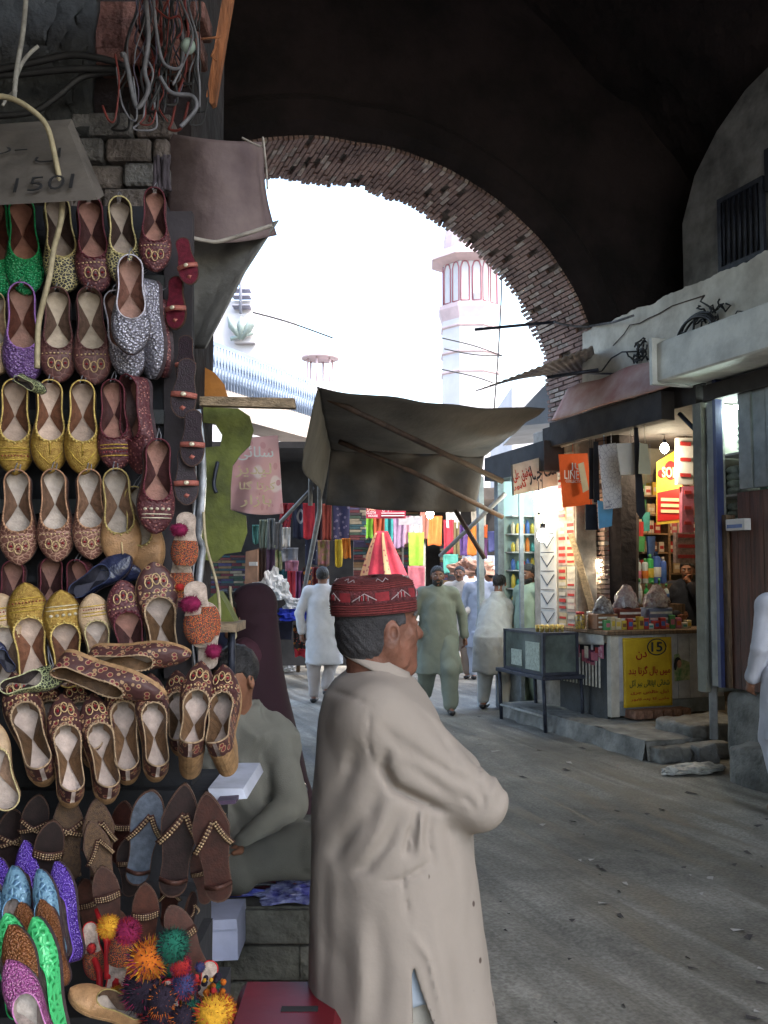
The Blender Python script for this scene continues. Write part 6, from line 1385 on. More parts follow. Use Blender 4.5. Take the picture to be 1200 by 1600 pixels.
for toe, heel, dd, top, sty, lab, tp_, rl in [
    ((62, 1240), (40, 1360), .12, dk, 'cross', 'dark sandal in shadow under the big row, far left', 2, 0), ((104, 1238), (110, 1375), .08, gd, 'cross', 'golden brown pointed sandal, left of two', 1.15, 0), ((150, 1246), (160, 1390), .06, gd, 'beads', 'golden brown pointed sandal, right of two', 1.15, .1),
    ((84, 1280), (60, 1410), .03, dk, 'bow', 'dark round sandal with a studded strap', 2.2, .1), ((140, 1282), (170, 1400), 0, gd, 'beads', 'gold pointed sandal with gold straps', 1.2, .2),
    ((238, 1232), (212, 1382), .05, bl, 'beads', 'round sandal with steel grey insole and red straps', 2.4, 0), ((290, 1222), (268, 1400), -.02, dk, 'beads', 'dark brown pointed sandal with beaded strap, left of the tall pair', 1.1, 0), ((322, 1236), (345, 1408), -.05, md, 'beads', 'reddish brown pointed sandal with beaded strap, right of the tall pair', 1.1, -.05),
    ((306, 1330), (322, 1412), .02, md, 'bow', 'small reddish sandal between the tall pair', 2, 0), ((158, 1352), (182, 1470), -.04, br_, 'bow', 'brown sandal with a fringed bow, left of three', 1.8, 0), ((226, 1378), (230, 1500), -.06, br_, 'bow', 'brown sandal with a fringed bow, middle of three', 1.7, 0), ((264, 1414), (318, 1530), -.08, br_, 'bow', 'worn brown sandal with a dark bow, right of three', 2.0, 0)]:
    sandal(toe, heel, S6 + dd, lab, top, sty, tp_, roll=rl, ws=1.05)
mg = flat('maroon_felt', (.10, .008, .02), .7); pv = flat('pink_vinyl', (.28, .09, .07), .5); dm = flat('dark_vinyl', (.014, .005, .010), .3)
for toe, heel, dd, top, lab, st_, rl in [
    ((300, 446), (284, 372), 0, mg, 'maroon sandal with pink jewelled strap, topmost at the rack edge', pv, .2), ((276, 516), (276, 432), .03, mg, 'maroon sandal sole turned sideways below the topmost one', pv, .5),
    ((290, 600), (291, 524), .03, dm, 'small dark glossy sandal below the maroon pair', pv, .2), ((284, 654), (294, 560), 0, dm, 'dark glossy sandal with scalloped pink edge', pv, .1), ((300, 730), (303, 640), 0, dm, 'black glossy sandal with a round pink brooch', pv, .1), ((292, 790), (290, 700), .02, dm, 'black glossy sandal with a pink frilled strap, lowest of the dark ones', pv, 0)]:
    sandal(toe, heel, 2.4 + dd, lab, top, 'toe', 2.6, 1.25, roll=rl, strapcol=st_)
# pompoms
def pompom(mb, c, r_, cols, n=150, seed=0):
    rr = random.Random(seed)
    mb.ball(c, r_ * .74, cols[0], 8)
    for k in range(n):
        q = Vector((rr.gauss(0, 1), rr.gauss(0, 1), rr.gauss(0, 1))).normalized(); e_ = Vector(c) + q * r_ * rr.uniform(.80, .98); s_ = Vector(c) + q * r_ * .4; o_ = q.orthogonal().normalized() * r_ * .055
        p_ = q.cross(o_); mb.add([s_ + o_, s_ - o_ * .5 + p_ * .86, s_ - o_ * .5 - p_ * .86, e_], [(0, 1, 3), (1, 2, 3), (2, 0, 3)], rr.choice(cols))
PC = [flat('wool_wine', (.17, .01, .05), .95), flat('wool_orange', (.40, .10, .01), .95), flat('wool_red', (.32, .02, .02), .95), flat('wool_green', (.01, .09, .06), .95), flat('wool_black', (.015, .01, .02), .95), flat('wool_yellow', (.48, .25, .02), .95), flat('wool_navy', (.03, .03, .09), .95)]
m_vest = patmat('floral_wool', (.06, .02, .03), (.55, .10, .02), 60, .9, thr=.45, spots2=(.60, .38, .05), bump=.6)
def pomshoe(toe, heel, d, lab, pc, pp, ws=1.0, roll=0, seed=0, red=False):
    A_, x, y, z, L_ = orient(toe, heel, d, d, roll); t = bpy.data.objects.new('pompom_shoe', None); COL.objects.link(t); t.matrix_world = frame(A_, x, y, z) @ Matrix.Diagonal((L_ * ws, L_, L_, 1)); tag(t, lab, 'shoe', 'pompom shoes on the stall')
    ts = [.003, .02, .05, .09, .14, .22, .3, .4, .5, .6, .68, .75, .82, .88, .93, .97, .997]; out = [(half_w(s_, 2.4) * 1.1, s_) for s_ in ts] + [(-half_w(s_, 2.4) * 1.1, s_) for s_ in reversed(ts)]
    mb = MB(); slab(out, .04, mb); mb.build('sole', flat('cream_sole', (.40, .32, .27)), t)
    if red: mb = MB(); P = [Vector((a, b, .03)) for a, b in out]; mb.tube(P + [P[0]], .014, 5); mb.build('red_piping', flat('piping_red', (.42, .015, .02)), t)
    mb = MB(); mb.grid(lambda u, v: ((u - .5) * 2 * half_w(lerp(.5, .93, v), 2.4) * 1.12, lerp(.5, .93, v), .045 + .13 * math.sin(math.pi * u) ** .6), 16, 10); mb.build('vamp', m_vest, t)
    for i, (px_, py_, pr) in enumerate(pp): mb = MB(); pompom(mb, (px_, py_, .19), pr, pc if i == 0 else pc[::-1], 220, seed + i); mb.build('pompom', PC, t)
    return t
pomshoe((288, 890), (292, 800), 2.32, 'cream sandal with floral wool front and wine pompom, upper at the rack edge', [0, 0], [(.06, .32, .16)], 1.3, .2, 1)
pomshoe((284, 940), (284, 850), 2.35, 'floral wool sandal half hidden below the upper pompom one', [2, 1, 5], [(.0, .75, .1)], 1.2, .2, 2)
pomshoe((316, 1012), (304, 908), 2.28, 'cream sandal with floral wool front and wine pompom, middle at the rack edge', [0, 0], [(.06, .33, .17)], 1.3, .1, 3)
pomshoe((324, 940), (326, 1046), 2.3, 'cream sandal sole showing below the middle pompom one', [0, 0], [(.1, .28, .15)], 1.1, -.2, 4)
B_ = 1.95
for toe, heel, dd, lab, cols, pp, sd in [
    ((196, 1448), (176, 1560), -.02, 'cream red piped shoe with yellow pompom, upper left of the pompom pile', [5, 1, 2], [(.05, .1, .22)], 11), ((268, 1470), (262, 1590), -.06, 'woollen shoe with dark red and green pompoms in the middle of the pile', [2, 0, 3], [(.0, .2, .3), (-.1, .6, .26)], 12),
    ((226, 1470), (224, 1600), -.10, 'cream soled shoe under the big orange pompom', [1, 5, 2, 1], [(.1, .35, .3), (.0, -.05, .28)], 13), ((318, 1600), (330, 1500), -.08, 'red edged cream shoe with dark blue tassels, right of the pile', [6, 2, 3], [(.15, .05, .12), (-.15, .3, .12)], 14),
    ((272, 1640), (262, 1530), -.15, 'dotted black and orange wool shoe at the bottom of the pile', [4, 1, 4], [(.1, .2, .3), (-.2, .5, .25)], 15), ((330, 1650), (346, 1560), -.15, 'woollen shoe with a yellow orange pompom at the lower right of the pile', [5, 1, 2], [(.1, .2, .42)], 16), ((150, 1530), (140, 1440), .03, 'narrow cream shoe with red piping behind the pile', [2, 6], [(0, .4, .12)], 17)]:
    pomshoe(toe, heel, B_ + dd, lab, cols, pp, .95, .1, sd, True)
for k, (x0, y0, x1, y1) in enumerate([(152, 1420, 168, 1530), (172, 1450, 180, 1545), (140, 1480, 156, 1560)]): mb = MB(); A_ = at(x0, y0, 1.98); B2 = at(x1, y1, 1.92); mb.tube([A_, A_.lerp(B2, .5) + RT * .01, B2], .007, 6); simple(mb, 'red_strap', flat('piping_red', (.42, .015, .02)), ['long red strap, leftmost behind the pompom pile', 'red strap close to the yellow pompom', 'short red strap near the green shoe'][k], 'strap')

# more stock heaped at the foot of the stall
for k, (tx, ty, hx, hy, dd, nm) in enumerate([(20, 1262, 10, 1380, .12, 'far left under the row'), (196, 1250, 186, 1350, .12, 'behind the gold pair'), (112, 1318, 96, 1420, .06, 'behind the violet shoes'), (196, 1310, 204, 1400, .06, 'beneath the steel grey sandal'), (130, 1372, 146, 1470, .04, 'beside the tall violet shoe'), (270, 1360, 262, 1450, .03, 'below the tall pair'), (176, 1420, 200, 1520, .03, 'behind the pompom pile'), (300, 1392, 290, 1470, .0, 'at the foot of the tall pair')]):
    sandal((tx, ty), (hx, hy), 2.06 + dd, f'dark brown sandal in shadow, {nm}', [dk, md, dk, dk, br_, md, br_, dk][k], ['cross', 'bow', 'beads', 'bow', 'bow', 'beads', 'cross', 'beads'][k], [2, 1.6, 1.3, 2, 1.8, 1.4, 2, 1.7][k], 1.15, roll=[.2, -.3, .4, .1, .3, -.2, .5, 1.0][k])
def loosepom(x, y, r_, cols, lab, sd):
    mb = MB(); c = at(x, y, 1.80); pompom(mb, c, r_ * .88, cols, 700, sd); simple(mb, 'wool_pompom', PC, lab, 'pompom', 'wool pompoms heaped on the stall')
for x, y, r_, cols, lab, sd in [(232, 1500, .055, [1, 4, 5, 0], 'largest orange and yellow wool pompom in the middle of the pile', 31), (226, 1548, .058, [4, 4, 0, 4], 'black wool pompom below the orange one', 32), (270, 1478, .045, [3, 3, 4], 'dark green wool pompom at the top of the pile', 33), (200, 1455, .034, [0, 2, 0], 'wine red wool pompom at the top left of the pile', 34), (170, 1448, .030, [5, 1], 'yellow wool pompom at the top left of the pile', 35), (344, 1578, .040, [5, 1, 2], 'yellow pompom with an orange centre at the lower right', 36), (300, 1585, .04, [3, 4, 6], 'dark green and navy wool pompom at the bottom', 37), (286, 1540, .035, [6, 4, 2], 'navy and red wool pompom right of the black one', 38), (250, 1590, .05, [4, 2, 4], 'black and red wool pompom at the bottom edge', 39), (282, 1508, .028, [2, 0], 'small red wool pompom near the cream shoe', 40)]:
    loosepom(x, y, r_, cols, lab, sd)
mb = MB(); rr = random.Random(77)
for k in range(170):
    p = at(rr.uniform(215, 350), rr.uniform(1525, 1605), 1.86 + rr.uniform(-.05, .03)); mb.ball(p, rr.uniform(.004, .008), rr.choice([1, 5, 2, 4, 4]), 6)
o = tag(mb.build('wool_tufts', PC), kind='stuff')
# loose leather shoe at the bottom
shoe('tan', (108, 1548), (226, 1600), 1.82, 'plain worn tan leather shoe lying at the bottom beside the pompom pile', roll=.6, beads=False, ws=1.1)
# ---- the rack itself
rk = thing('shoe_rack', 'dark shoe display rack with horizontal battens on the left', 'rack', at(100, 1200, 2.55))
def pbox(x0, y0, x1, y1, d, th, name, m, par=rk):
    mb = MB(); mb.prism([at(x0, y0, d), at(x1, y0, d), at(x1, y1, d), at(x0, y1, d)], FW * th); return child(mb, name, m, par)
pbox(-200, 322, 262, 1300, 2.52, .03, 'back_board', mat('rack_dark', (.012, .013, .018), .85, .5, 3, .5, 15))
m_bat = mat('batten', (.05, .055, .058), .8, .45, 5, .6, 25)
for i, (y, m) in enumerate(((360, m_bat), (430, m_bat), (490, m_dark), (560, m_bat), (640, m_bat), (690, m_dark), (780, m_bat), (830, m_bat), (900, m_dark))): pbox(-200, y, 258, y + (22 if m is m_bat else 10), 2.50, .018, 'batten', m)
pbox(256, 330, 300, 1060, 2.50, .03, 'edge_board', mat('edge_dark', (.03, .025, .03), .85, .5, 3, .5, 15))
mb = MB(); mb.grid(lambda u, v: at(lerp(296, 312, u) + 9 * math.sin(v * 6) + (10 if v > .5 else 0), lerp(640, 1040, v), 2.47 + .02 * math.sin(u * 6)), 6, 30, thick=.003); child(mb, 'plastic_strip', mat('clear_strip', (.40, .42, .46), .25, .5, 12, .4), rk)
mb = MB(); wire(mb, [(318, 800), (322, 850), (340, 920), (342, 980), (325, 1040)], 2.44, .004, 0, .003); child(mb, 'cord', mat('beige_cord', (.32, .27, .17)), rk)
lp = thing('lower_display', 'stepped dark stand under the lower shoes and sandals', 'stand', at(150, 1500, 2.2))
def step(y_top, d, x1, hfront=.6, mm=None):
    z_ = at(0, y_top, d).z; q = MB(); a_ = at(-300, y_top, d); b_ = at(x1, y_top, d); q.prism([Vector((a_.x, a_.y, z_)), Vector((b_.x, b_.y, z_)), Vector((b_.x, b_.y, z_ - hfront)), Vector((a_.x, a_.y, z_ - hfront))], FW * .25); return child(q, 'shelf', mm or MATS['rack_dark'], lp)
step(1235, 2.32, 330, .25); step(1400, 2.22, 300, .3); step(1500, 2.12, 300, .4); step(1590, 2.0, 330, .5)
pbox(-300, 1085, 300, 1500, 2.36, .12, 'back_board', MATS['rack_dark'], lp)
mb = MB(); mb.prism([at(x, y, 2.25) for x, y in ((325, 1232), (380, 1232), (386, 1248), (330, 1252))], FW * .3); mb.prism([at(x, y, 2.2) for x, y in ((338, 1252), (368, 1250), (368, 1256), (338, 1258))], FW * .3, 1); simple(mb, 'shoe_box_lid', [mat('box_bluewhite', (.45, .48, .58), .7, .2, 8), flat('box_dark', (.06, .04, .07))], 'white shoe box lid behind the tall sandals', 'box')
# ---- seat platform with tools, box, stool
plat = thing('stone_platform', 'low grey stone platform the shoemaker sits on', 'platform', at(420, 1450, 2.9))
zt = at(450, 1418, 3.05).z
def zbox(x0, x1, d0, d1, z0, z1, name, m, par, bev=.0):
    a_ = at(x0, 1400, d0); b_ = at(x1, 1400, d0); q = MB(); q.prism([Vector((a_.x, a_.y, z1)), Vector((b_.x, b_.y, z1)), Vector((b_.x, b_.y, z0)), Vector((a_.x, a_.y, z0))], FW * (d1 - d0)); return child(q, name, m, par)
rr = random.Random(14)
m_stone = mat('grey_stone', (.16, .155, .13), .9, .45, 5, 1.6, 30, col2=(.06, .06, .05))
zbox(285, 505, 3.065, 4.2, -.05, zt - .01, 'core', m_mortar, plat)
z1 = zt; row = 0
while z1 > zt - .30:
    x = 290 - 40 * (row % 2)
    while x < 500: xe = min(x + rr.uniform(90, 130), 503); zbox(x, xe - 2, 3.05 - rr.uniform(0, .01), 3.2, z1 - .105, z1 - .006, 'stone_block', m_stone, plat); x = xe
    z1 -= .11; row += 1
zbox(290, 503, 3.06, 4.2, zt - .02, zt - .0, 'top_slab', m_stone, plat)
zbox(318, 503, 2.75, 3.03, -.03, zt - .31, 'lower_step', mat('pale_step', (.22, .24, .20), .9, .4, 5, 1, 30), plat)
bxm = mat('shoebox_white', (.42, .45, .60), .7, .15, 5, .2)
sb = thing('white_shoe_box', 'small white shoe box standing against the stone platform', 'box', at(340, 1470, 2.75))
def pc(x0, y0, x1, y1, d, th, name, m, par): mb = MB(); mb.prism([at(x0, y0 + 3, d), at(x1, y0, d), at(x1 + 1, y1, d), at(x0, y1 + 3, d)], FW * th); return child(mb, name, m, par)
pc(308, 1440, 371, 1500, 2.75, .15, 'box_body', bxm, sb); pc(305, 1436, 370, 1452, 2.74, .17, 'lid', bxm, sb)
tl = [mat('tool_steel', (.35, .36, .42), .3, .3, 20, metal=.6), mat('tool_dark', (.04, .04, .06), .5, .3, 20), mat('tool_blue', (.10, .12, .50), .3, .3, 20), mat('tool_red', (.20, .05, .07), .5, .3, 20), m_plas]
for k in range(26):
    x = rr.uniform(372, 482); y = rr.uniform(1376, 1424); d = 3.07 + (1424 - y) / 48 * .2; a_ = at(x, y, d); a_.z = zt + .012 + rr.random() * .03; dx = (RT * rr.uniform(.6, 1) + FW * rr.uniform(-.5, .2)).normalized() * rr.uniform(.05, .12)
    mb = MB(); mb.tube([a_ - dx, a_ - dx * .2, a_ + dx], [.008, .008, .003], 6); simple(mb, 'cobbler_tool', tl[[2, 1, 0, 3][k % 4]], f'{["blue", "dark", "steel", "red handled"][k % 4]} slim cobbler tool, {ORD[k % 20]}{" extra" if k >= 20 else ""} in the heap on the platform', 'tool', 'cobbler tools heaped on the platform')
crumple(Vector((at(460, 1402, 3.12).x, at(460, 1402, 3.12).y, zt + .02)), (.11, .07, .03), 'plastic_wrap', mat('wrap_blue', (.35, .38, .60), .2, .5, 20, col2=(.06, .06, .25)), 'crumpled clear and blue plastic wrap among the tools', 'wrapper', 7)
stl = thing('red_stool', 'red plastic stool with a slot in its top at the bottom edge', 'stool', at(430, 1600, 2.35))
m_rp = mat('red_plastic', (.13, .004, .012), .4, .2, 5, .1)
c_ = at(440, 1575, 2.3); rz_ = c_.z
MBs = MB(); fs_ = frame(Vector((c_.x, c_.y, rz_)), RT, FW, UP); MBs.box((-.115, -.12, -.04), (.14, .16, 0), M=fs_, bev=.016); child(MBs, 'seat', m_rp, stl)
child(MB().box((.0, -.02, .0005), (.085, .006, .002), M=fs_), 'slot', m_dark, stl)
for (x, y) in ((-.1, -.1), (.12, -.1), (-.1, .14), (.12, .14)): child(MB().tube([fs_ @ Vector((x, y, -.03)), fs_ @ Vector((x * 1.25, y * 1.25, -rz_))], .018, 6), 'leg', m_rp, stl)
mb = MB(); hc_ = at(466, 1236, 3.9); mb.lathe([(.0, 0), (.022, .0), (.033, .01), (.036, .03), (.03, .05), (.02, .08)], 14, M=frame(hc_, RT, UP, FW)); mb.tube([hc_ + FW * .05, hc_ + FW * .05 - RT * .3 - UP * .1], .012, 6); mb.tube([hc_ + FW * .05 - RT * .28 - UP * .1, hc_ + FW * .1 - RT * .3 - UP * 1.0], .014, 6, 0)
hb = simple(mb, 'handlebar_end', mat('chrome', (.5, .5, .55), .15, .2, 8, metal=.9), 'round chrome bar end with dark hub sticking out behind the sitting man', 'handlebar'); q = MB(); q.ball(hc_ - FW * .002, (.024, .008, .024), n=12); child(q, 'dark_lens', mat('blue_lens', (.015, .02, .06), .15), hb)
# ================================================================== PEOPLE
m_skin = mat('skin_brown', (.26, .115, .065), .55, .18, 9, .15, 120); m_skind = mat('skin_dark', (.17, .075, .045), .55, .2, 9, .15, 120)
m_hair = mat('black_hair', (.012, .010, .010), .5, .5, 30, 1, 120, stretch=(3, 3, .6)); m_grey = mat('grizzled_hair', (.16, .15, .15), .6, .6, 26, 1, 160, col2=(.02, .018, .018), stretch=(2, 2, 1))
m_eye = mat('eye_white', (.6, .58, .55), .3, .05, 5); m_shoe = mat('black_leather', (.015, .015, .018), .4, .3, 20)
def fabric(n, c, var=.12, c2=None): return mat('fabric_' + n, c, .88, var, 5, .25, 300, col2=c2)
V_ = lambda *a: np.array(a, float)
STD = dict(head=(0, .02, 1.60), neck=(0, -.005, 1.47), chest=(0, 0, 1.28), pelvis=(0, 0, .95),
           shL=(-.19, 0, 1.40), elL=(-.29, -.03, 1.13), wrL=(-.30, .07, .88), shR=(.19, 0, 1.40), elR=(.29, -.03, 1.13), wrR=(.30, .07, .88),
           hipL=(-.10, 0, .92), knL=(-.11, .03, .50), anL=(-.11, -.01, .09), hipR=(.10, 0, .92), knR=(.11, .03, .50), anR=(.11, -.01, .09), toeL=None, toeR=None, look=0.0, nod=0.0)
def hand_sdf(w_, el, sgn, curl=.5):
    w_ = np.array(w_, float); dr = w_ - np.array(el, float); dr /= np.linalg.norm(dr); fwd = V_(0, 1, 0); fwd = fwd - dr * (fwd @ dr); fwd /= max(1e-6, np.linalg.norm(fwd)); pn = np.cross(dr, fwd) * sgn
    segs = []; pc = w_ + dr * .045
    segs.append((w_ - dr * .01, pc + dr * .035, .024, .030))
    for i, (o_, l_) in enumerate(((.030, .070), (.010, .080), (-.011, .074), (-.031, .058))):
        b_ = w_ + dr * .075 + fwd * o_ * .9; m_ = b_ + (dr * math.cos(curl * .7) + pn * -math.sin(curl * .7)) * l_ * .5; e_ = m_ + (dr * math.cos(curl * 1.7) - pn * math.sin(curl * 1.7)) * l_ * .5
        segs += [(b_ - dr * .02, m_, .0105, .0095), (m_, e_, .0095, .0075)]
    t0 = w_ + dr * .02 + fwd * .025; t1 = t0 + (dr * .7 + fwd * .6) * .04; t2 = t1 + (dr * .9 + fwd * .1 - pn * .3) * .032; segs += [(t0, t1, .013, .0115), (t1, t2, .0115, .009)]
    def f(P):
        d = None
        for a, b, ra, rb in segs: q = cone(P, a, b, ra, rb); d = q if d is None else smin(d, q, .006)
        return d
    pts = np.array([s_[1] for s_ in segs] + [s_[0] for s_ in segs]); return f, pts.min(0) - .03, pts.max(0) + .03
def head_fn(J):
    c = np.array(J['head'], float); Rm = rotz(J['look']) @ rotx(-J['nod'])
    def f(P):
        q = (P - c) @ Rm
        d = ell(q, (0, -.012, .03), (.074, .092, .088)); d = smin(d, ell(q, (0, .03, -.035), (.056, .062, .075)), .03)
        d = smin(d, cone(q, (0, .070, -.095), (0, .058, -.085), .018, .02), .02)
        d = smin(d, cone(q, (0, .086, .018), (0, .104, -.018), .008, .0145), .010); d = smin(d, cone(q, (-.012, .092, -.02), (.012, .092, -.02), .009, .009), .008)
        d = smin(d, cone(q, (-.034, .074, .035), (.034, .074, .035), .010, .010), .012)
        d = smin(d, cone(q, (-.018, .080, -.052), (.018, .080, -.052), .008, .008), .008); d = smin(d, cone(q, (-.015, .078, -.064), (.015, .078, -.064), .009, .009), .006)
        for s_ in (-1, 1):
            d = np.maximum(d, -(np.linalg.norm((q - V_(s_ * .031, .088, .014)) / V_(1.4, 1, .8), axis=1) - .012)) if True else d
            d = smin(d, ell(q, (s_ * .031, .074, .013), (.014, .013, .011)), .004)
            d = smin(d, cone(q, (s_ * .045, .058, -.01), (s_ * .04, .062, -.02), .014, .014), .02)
            e_ = (q - V_(s_ * .076, -.008, -.005)) @ rotz(-s_ * .35); er = ell(e_, (0, 0, 0), (.010, .020, .033)); er = np.maximum(er, -ell(e_, (s_ * .008, .004, .002), (.008, .010, .018))); d = smin(d, er, .006)
        return d
    return f, c, Rm
def P3(J, k): return V_(*J[k])
def body_parts(J, fat=1.0, hv=.010):
    hf, hc, Rm = head_fn(J); lo = hc - .15; hi = hc + .17
    nk0 = P3(J, 'neck'); 
    def headneck(P): return smin(hf(P), cone(P, nk0 - V_(0, 0, .06), hc + Rm @ V_(0, -.015, -.04), .062, .052), .025)
    def body(P):
        d = cone(P, P3(J, 'chest'), P3(J, 'pelvis'), .10, .10); d = smin(d, cone(P, P3(J, 'shL') * .8 + P3(J, 'chest') * .2, P3(J, 'shR') * .8 + P3(J, 'chest') * .2, .052, .052), .04)
        d = smin(d, cone(P, nk0 - V_(0, 0, .1), nk0, .055, .05), .03)
        for s_ in 'LR':
            d = smin(d, cone(P, P3(J, 'sh' + s_), P3(J, 'el' + s_), .040, .034), .02); d = smin(d, cone(P, P3(J, 'el' + s_), P3(J, 'wr' + s_), .038, .025), .02)
            d = smin(d, cone(P, P3(J, 'hip' + s_), P3(J, 'kn' + s_), .085, .052), .05); d = smin(d, cone(P, P3(J, 'kn' + s_), P3(J, 'an' + s_), .052, .036), .03)
            a_ = P3(J, 'an' + s_); t_ = a_ + V_(0, .15, -.05) if J['toe' + s_] is None else P3(J, 'toe' + s_)
            d = smin(d, cone(P, a_ - V_(0, .03, .035), t_, .036, .026), .02)
        return d
    pts = np.array([P3(J, k) for k in J if k not in ('look', 'nod', 'toeL', 'toeR', 'curl', 'folds', 'frm', 'fs')]); blo = pts.min(0) - V_(.2, .2, .12); bhi = pts.max(0) + V_(.2, .25, .0)
    bh_ = min(bhi[2], hc[2] - .09); out = [(body, blo, V_(bhi[0], bhi[1], bh_ + .0), max(.016, hv * 1.5)), (headneck, lo - V_(0, 0, .06), hi, hv * .8)]
    for s_, g_ in (('L', -1), ('R', 1)):
        f, l_, h_ = hand_sdf(J['wr' + s_], J['el' + s_], g_, J.get('curl', .6)); out.append((f, l_, h_, .006 if hv < .012 else .008))
    return out, hc, Rm, blo, bhi
def loftd(P, prof, cx=0, cy=0):
    """elliptic column: prof rows (z, cx, cy, rx, ry)"""
    A = np.array(prof, float); A = A[np.argsort(A[:, 0])]; z = P[:, 2]
    X, Y, rx, ry = (np.interp(z, A[:, 0], A[:, i]) for i in range(1, 5))
    k = np.hypot((P[:, 0] - X) / rx, (P[:, 1] - Y) / ry); d = (k - 1) * np.minimum(rx, ry) * .9
    return np.maximum(np.maximum(d, A[0, 0] - z), z - A[-1, 0])
def nfold(P, seed, sx=9, sz=2.0):
    a = P[:, 0] * sx + np.sin(P[:, 2] * sz * 1.7 + seed) * 1.7 + P[:, 1] * sx * .7 + seed; b = P[:, 1] * sx * 1.3 - P[:, 0] * 3 + np.sin(P[:, 2] * sz + seed * 2) * 1.4 + seed * 3
    return .25 * np.sin(a) + .3 * (1 - 2 * np.abs(np.sin(a * .61 + .5 * np.sin(b)))) + .25 * np.sin(b) + .3 * (1 - 2 * np.abs(np.cos(b * .57 + .6 * np.sin(a * .7))))
def tunic_parts(J, hem=.52, girth=1.0, sleeve=1.0, h=.015, seed=0, flare=.0, sway=(0, 0)):
    fk = J.get('folds', 1.0)
    ch, pe, nk = P3(J, 'chest'), P3(J, 'pelvis'), P3(J, 'neck'); lf = J.get('lean', None)
    prof = [(nk[2] + .015, nk[0], nk[1], .068, .062), (nk[2] - .03, nk[0], nk[1], .085, .078), (nk[2] - .075, nk[0], nk[1] + .0, .155, .098), (ch[2], ch[0], ch[1], .195 * girth, .135 * girth), ((ch[2] + pe[2]) / 2, (ch[0] + pe[0]) / 2, (ch[1] + pe[1]) / 2 + .01, .20 * girth, .15 * girth),
            (pe[2], pe[0], pe[1], .215 * girth, .165 * girth), (hem, pe[0] + sway[0], pe[1] + sway[1], (.235 + flare) * girth, (.19 + flare) * girth)]
    sa, sb_ = P3(J, 'shL'), P3(J, 'shR')
    fs = J.get('fs', 1.35)
    def f(P):
        d = smin(loftd(P, prof), cone(P, sa * .9 + sb_ * .1, sb_ * .9 + sa * .1, .078, .078), .06); d = smin(d, cone(P, ch, pe, .13 * girth, .13 * girth), .05); d = smin(d, cone(P, ch + V_(0, 0, .02), nk - V_(0, 0, .05), .11, .085), .05)
        rmp = np.clip((ch[2] + .05 - P[:, 2]) / .6, J.get('frm', .14), 1); d = d + .017 * fk * rmp * nfold(P * fs, seed, 15, 2.4) + .007 * fk * nfold(P * fs, seed + 4, 30, 11)
        for s_ in 'LR':
            sh, el, wr = P3(J, 'sh' + s_), P3(J, 'el' + s_), P3(J, 'wr' + s_); wv = .006 * nfold(P[:, [2, 0, 1]], seed + 2, 22, 9) + .004 * nfold(P[:, [2, 1, 0]], seed, 45, 14)
            a = cone(P, sh, el, .070 * sleeve, .060 * sleeve) + wv; d = smin(d, a, .016 + .04 * 1.0 * np.clip((P[:, 2] - sh[2] + .12) / .12, 0, 1)); e_ = wr + (el - wr) * .08; d = smin(d, cone(P, el, e_, .058 * sleeve, .052 * sleeve) + wv, .014)
            dr = (e_ - el) / max(1e-6, np.linalg.norm(e_ - el))
        return d
    lo = np.minimum.reduce([P3(J, k) for k in ('shL', 'shR', 'elL', 'elR', 'wrL', 'wrR', 'pelvis', 'chest')]) - .33; hi = np.maximum.reduce([P3(J, k) for k in ('shL', 'shR', 'elL', 'elR', 'wrL', 'wrR', 'neck')]) + .30
    lo[2] = hem - .03; hi[2] = nk[2] + .04; 
    lo[2] = min(lo[2], min(J['wrL'][2], J['wrR'][2]) - .07)
    return [(f, lo, hi, h)]
def trouser_parts(J, h=.016, seed=0, loose=1.0, top=None):
    def f(P):
        d = None
        for s_ in 'LR':
            hp, kn, an = P3(J, 'hip' + s_), P3(J, 'kn' + s_), P3(J, 'an' + s_); wv = J.get('folds', 1.0) * .013 * nfold(P, seed + (s_ == 'L'), 22, 9)
            a = smin(cone(P, hp, kn, .125 * loose, .100 * loose), cone(P, kn, an + V_(0, 0, .03), .098 * loose, .066 * loose), .04) + wv; d = a if d is None else smin(d, a, .04)
        return d
    pts = np.array([P3(J, k + s_) for k in ('hip', 'kn', 'an') for s_ in 'LR']); return [(f, pts.min(0) - .17, pts.max(0) + .17, h)]
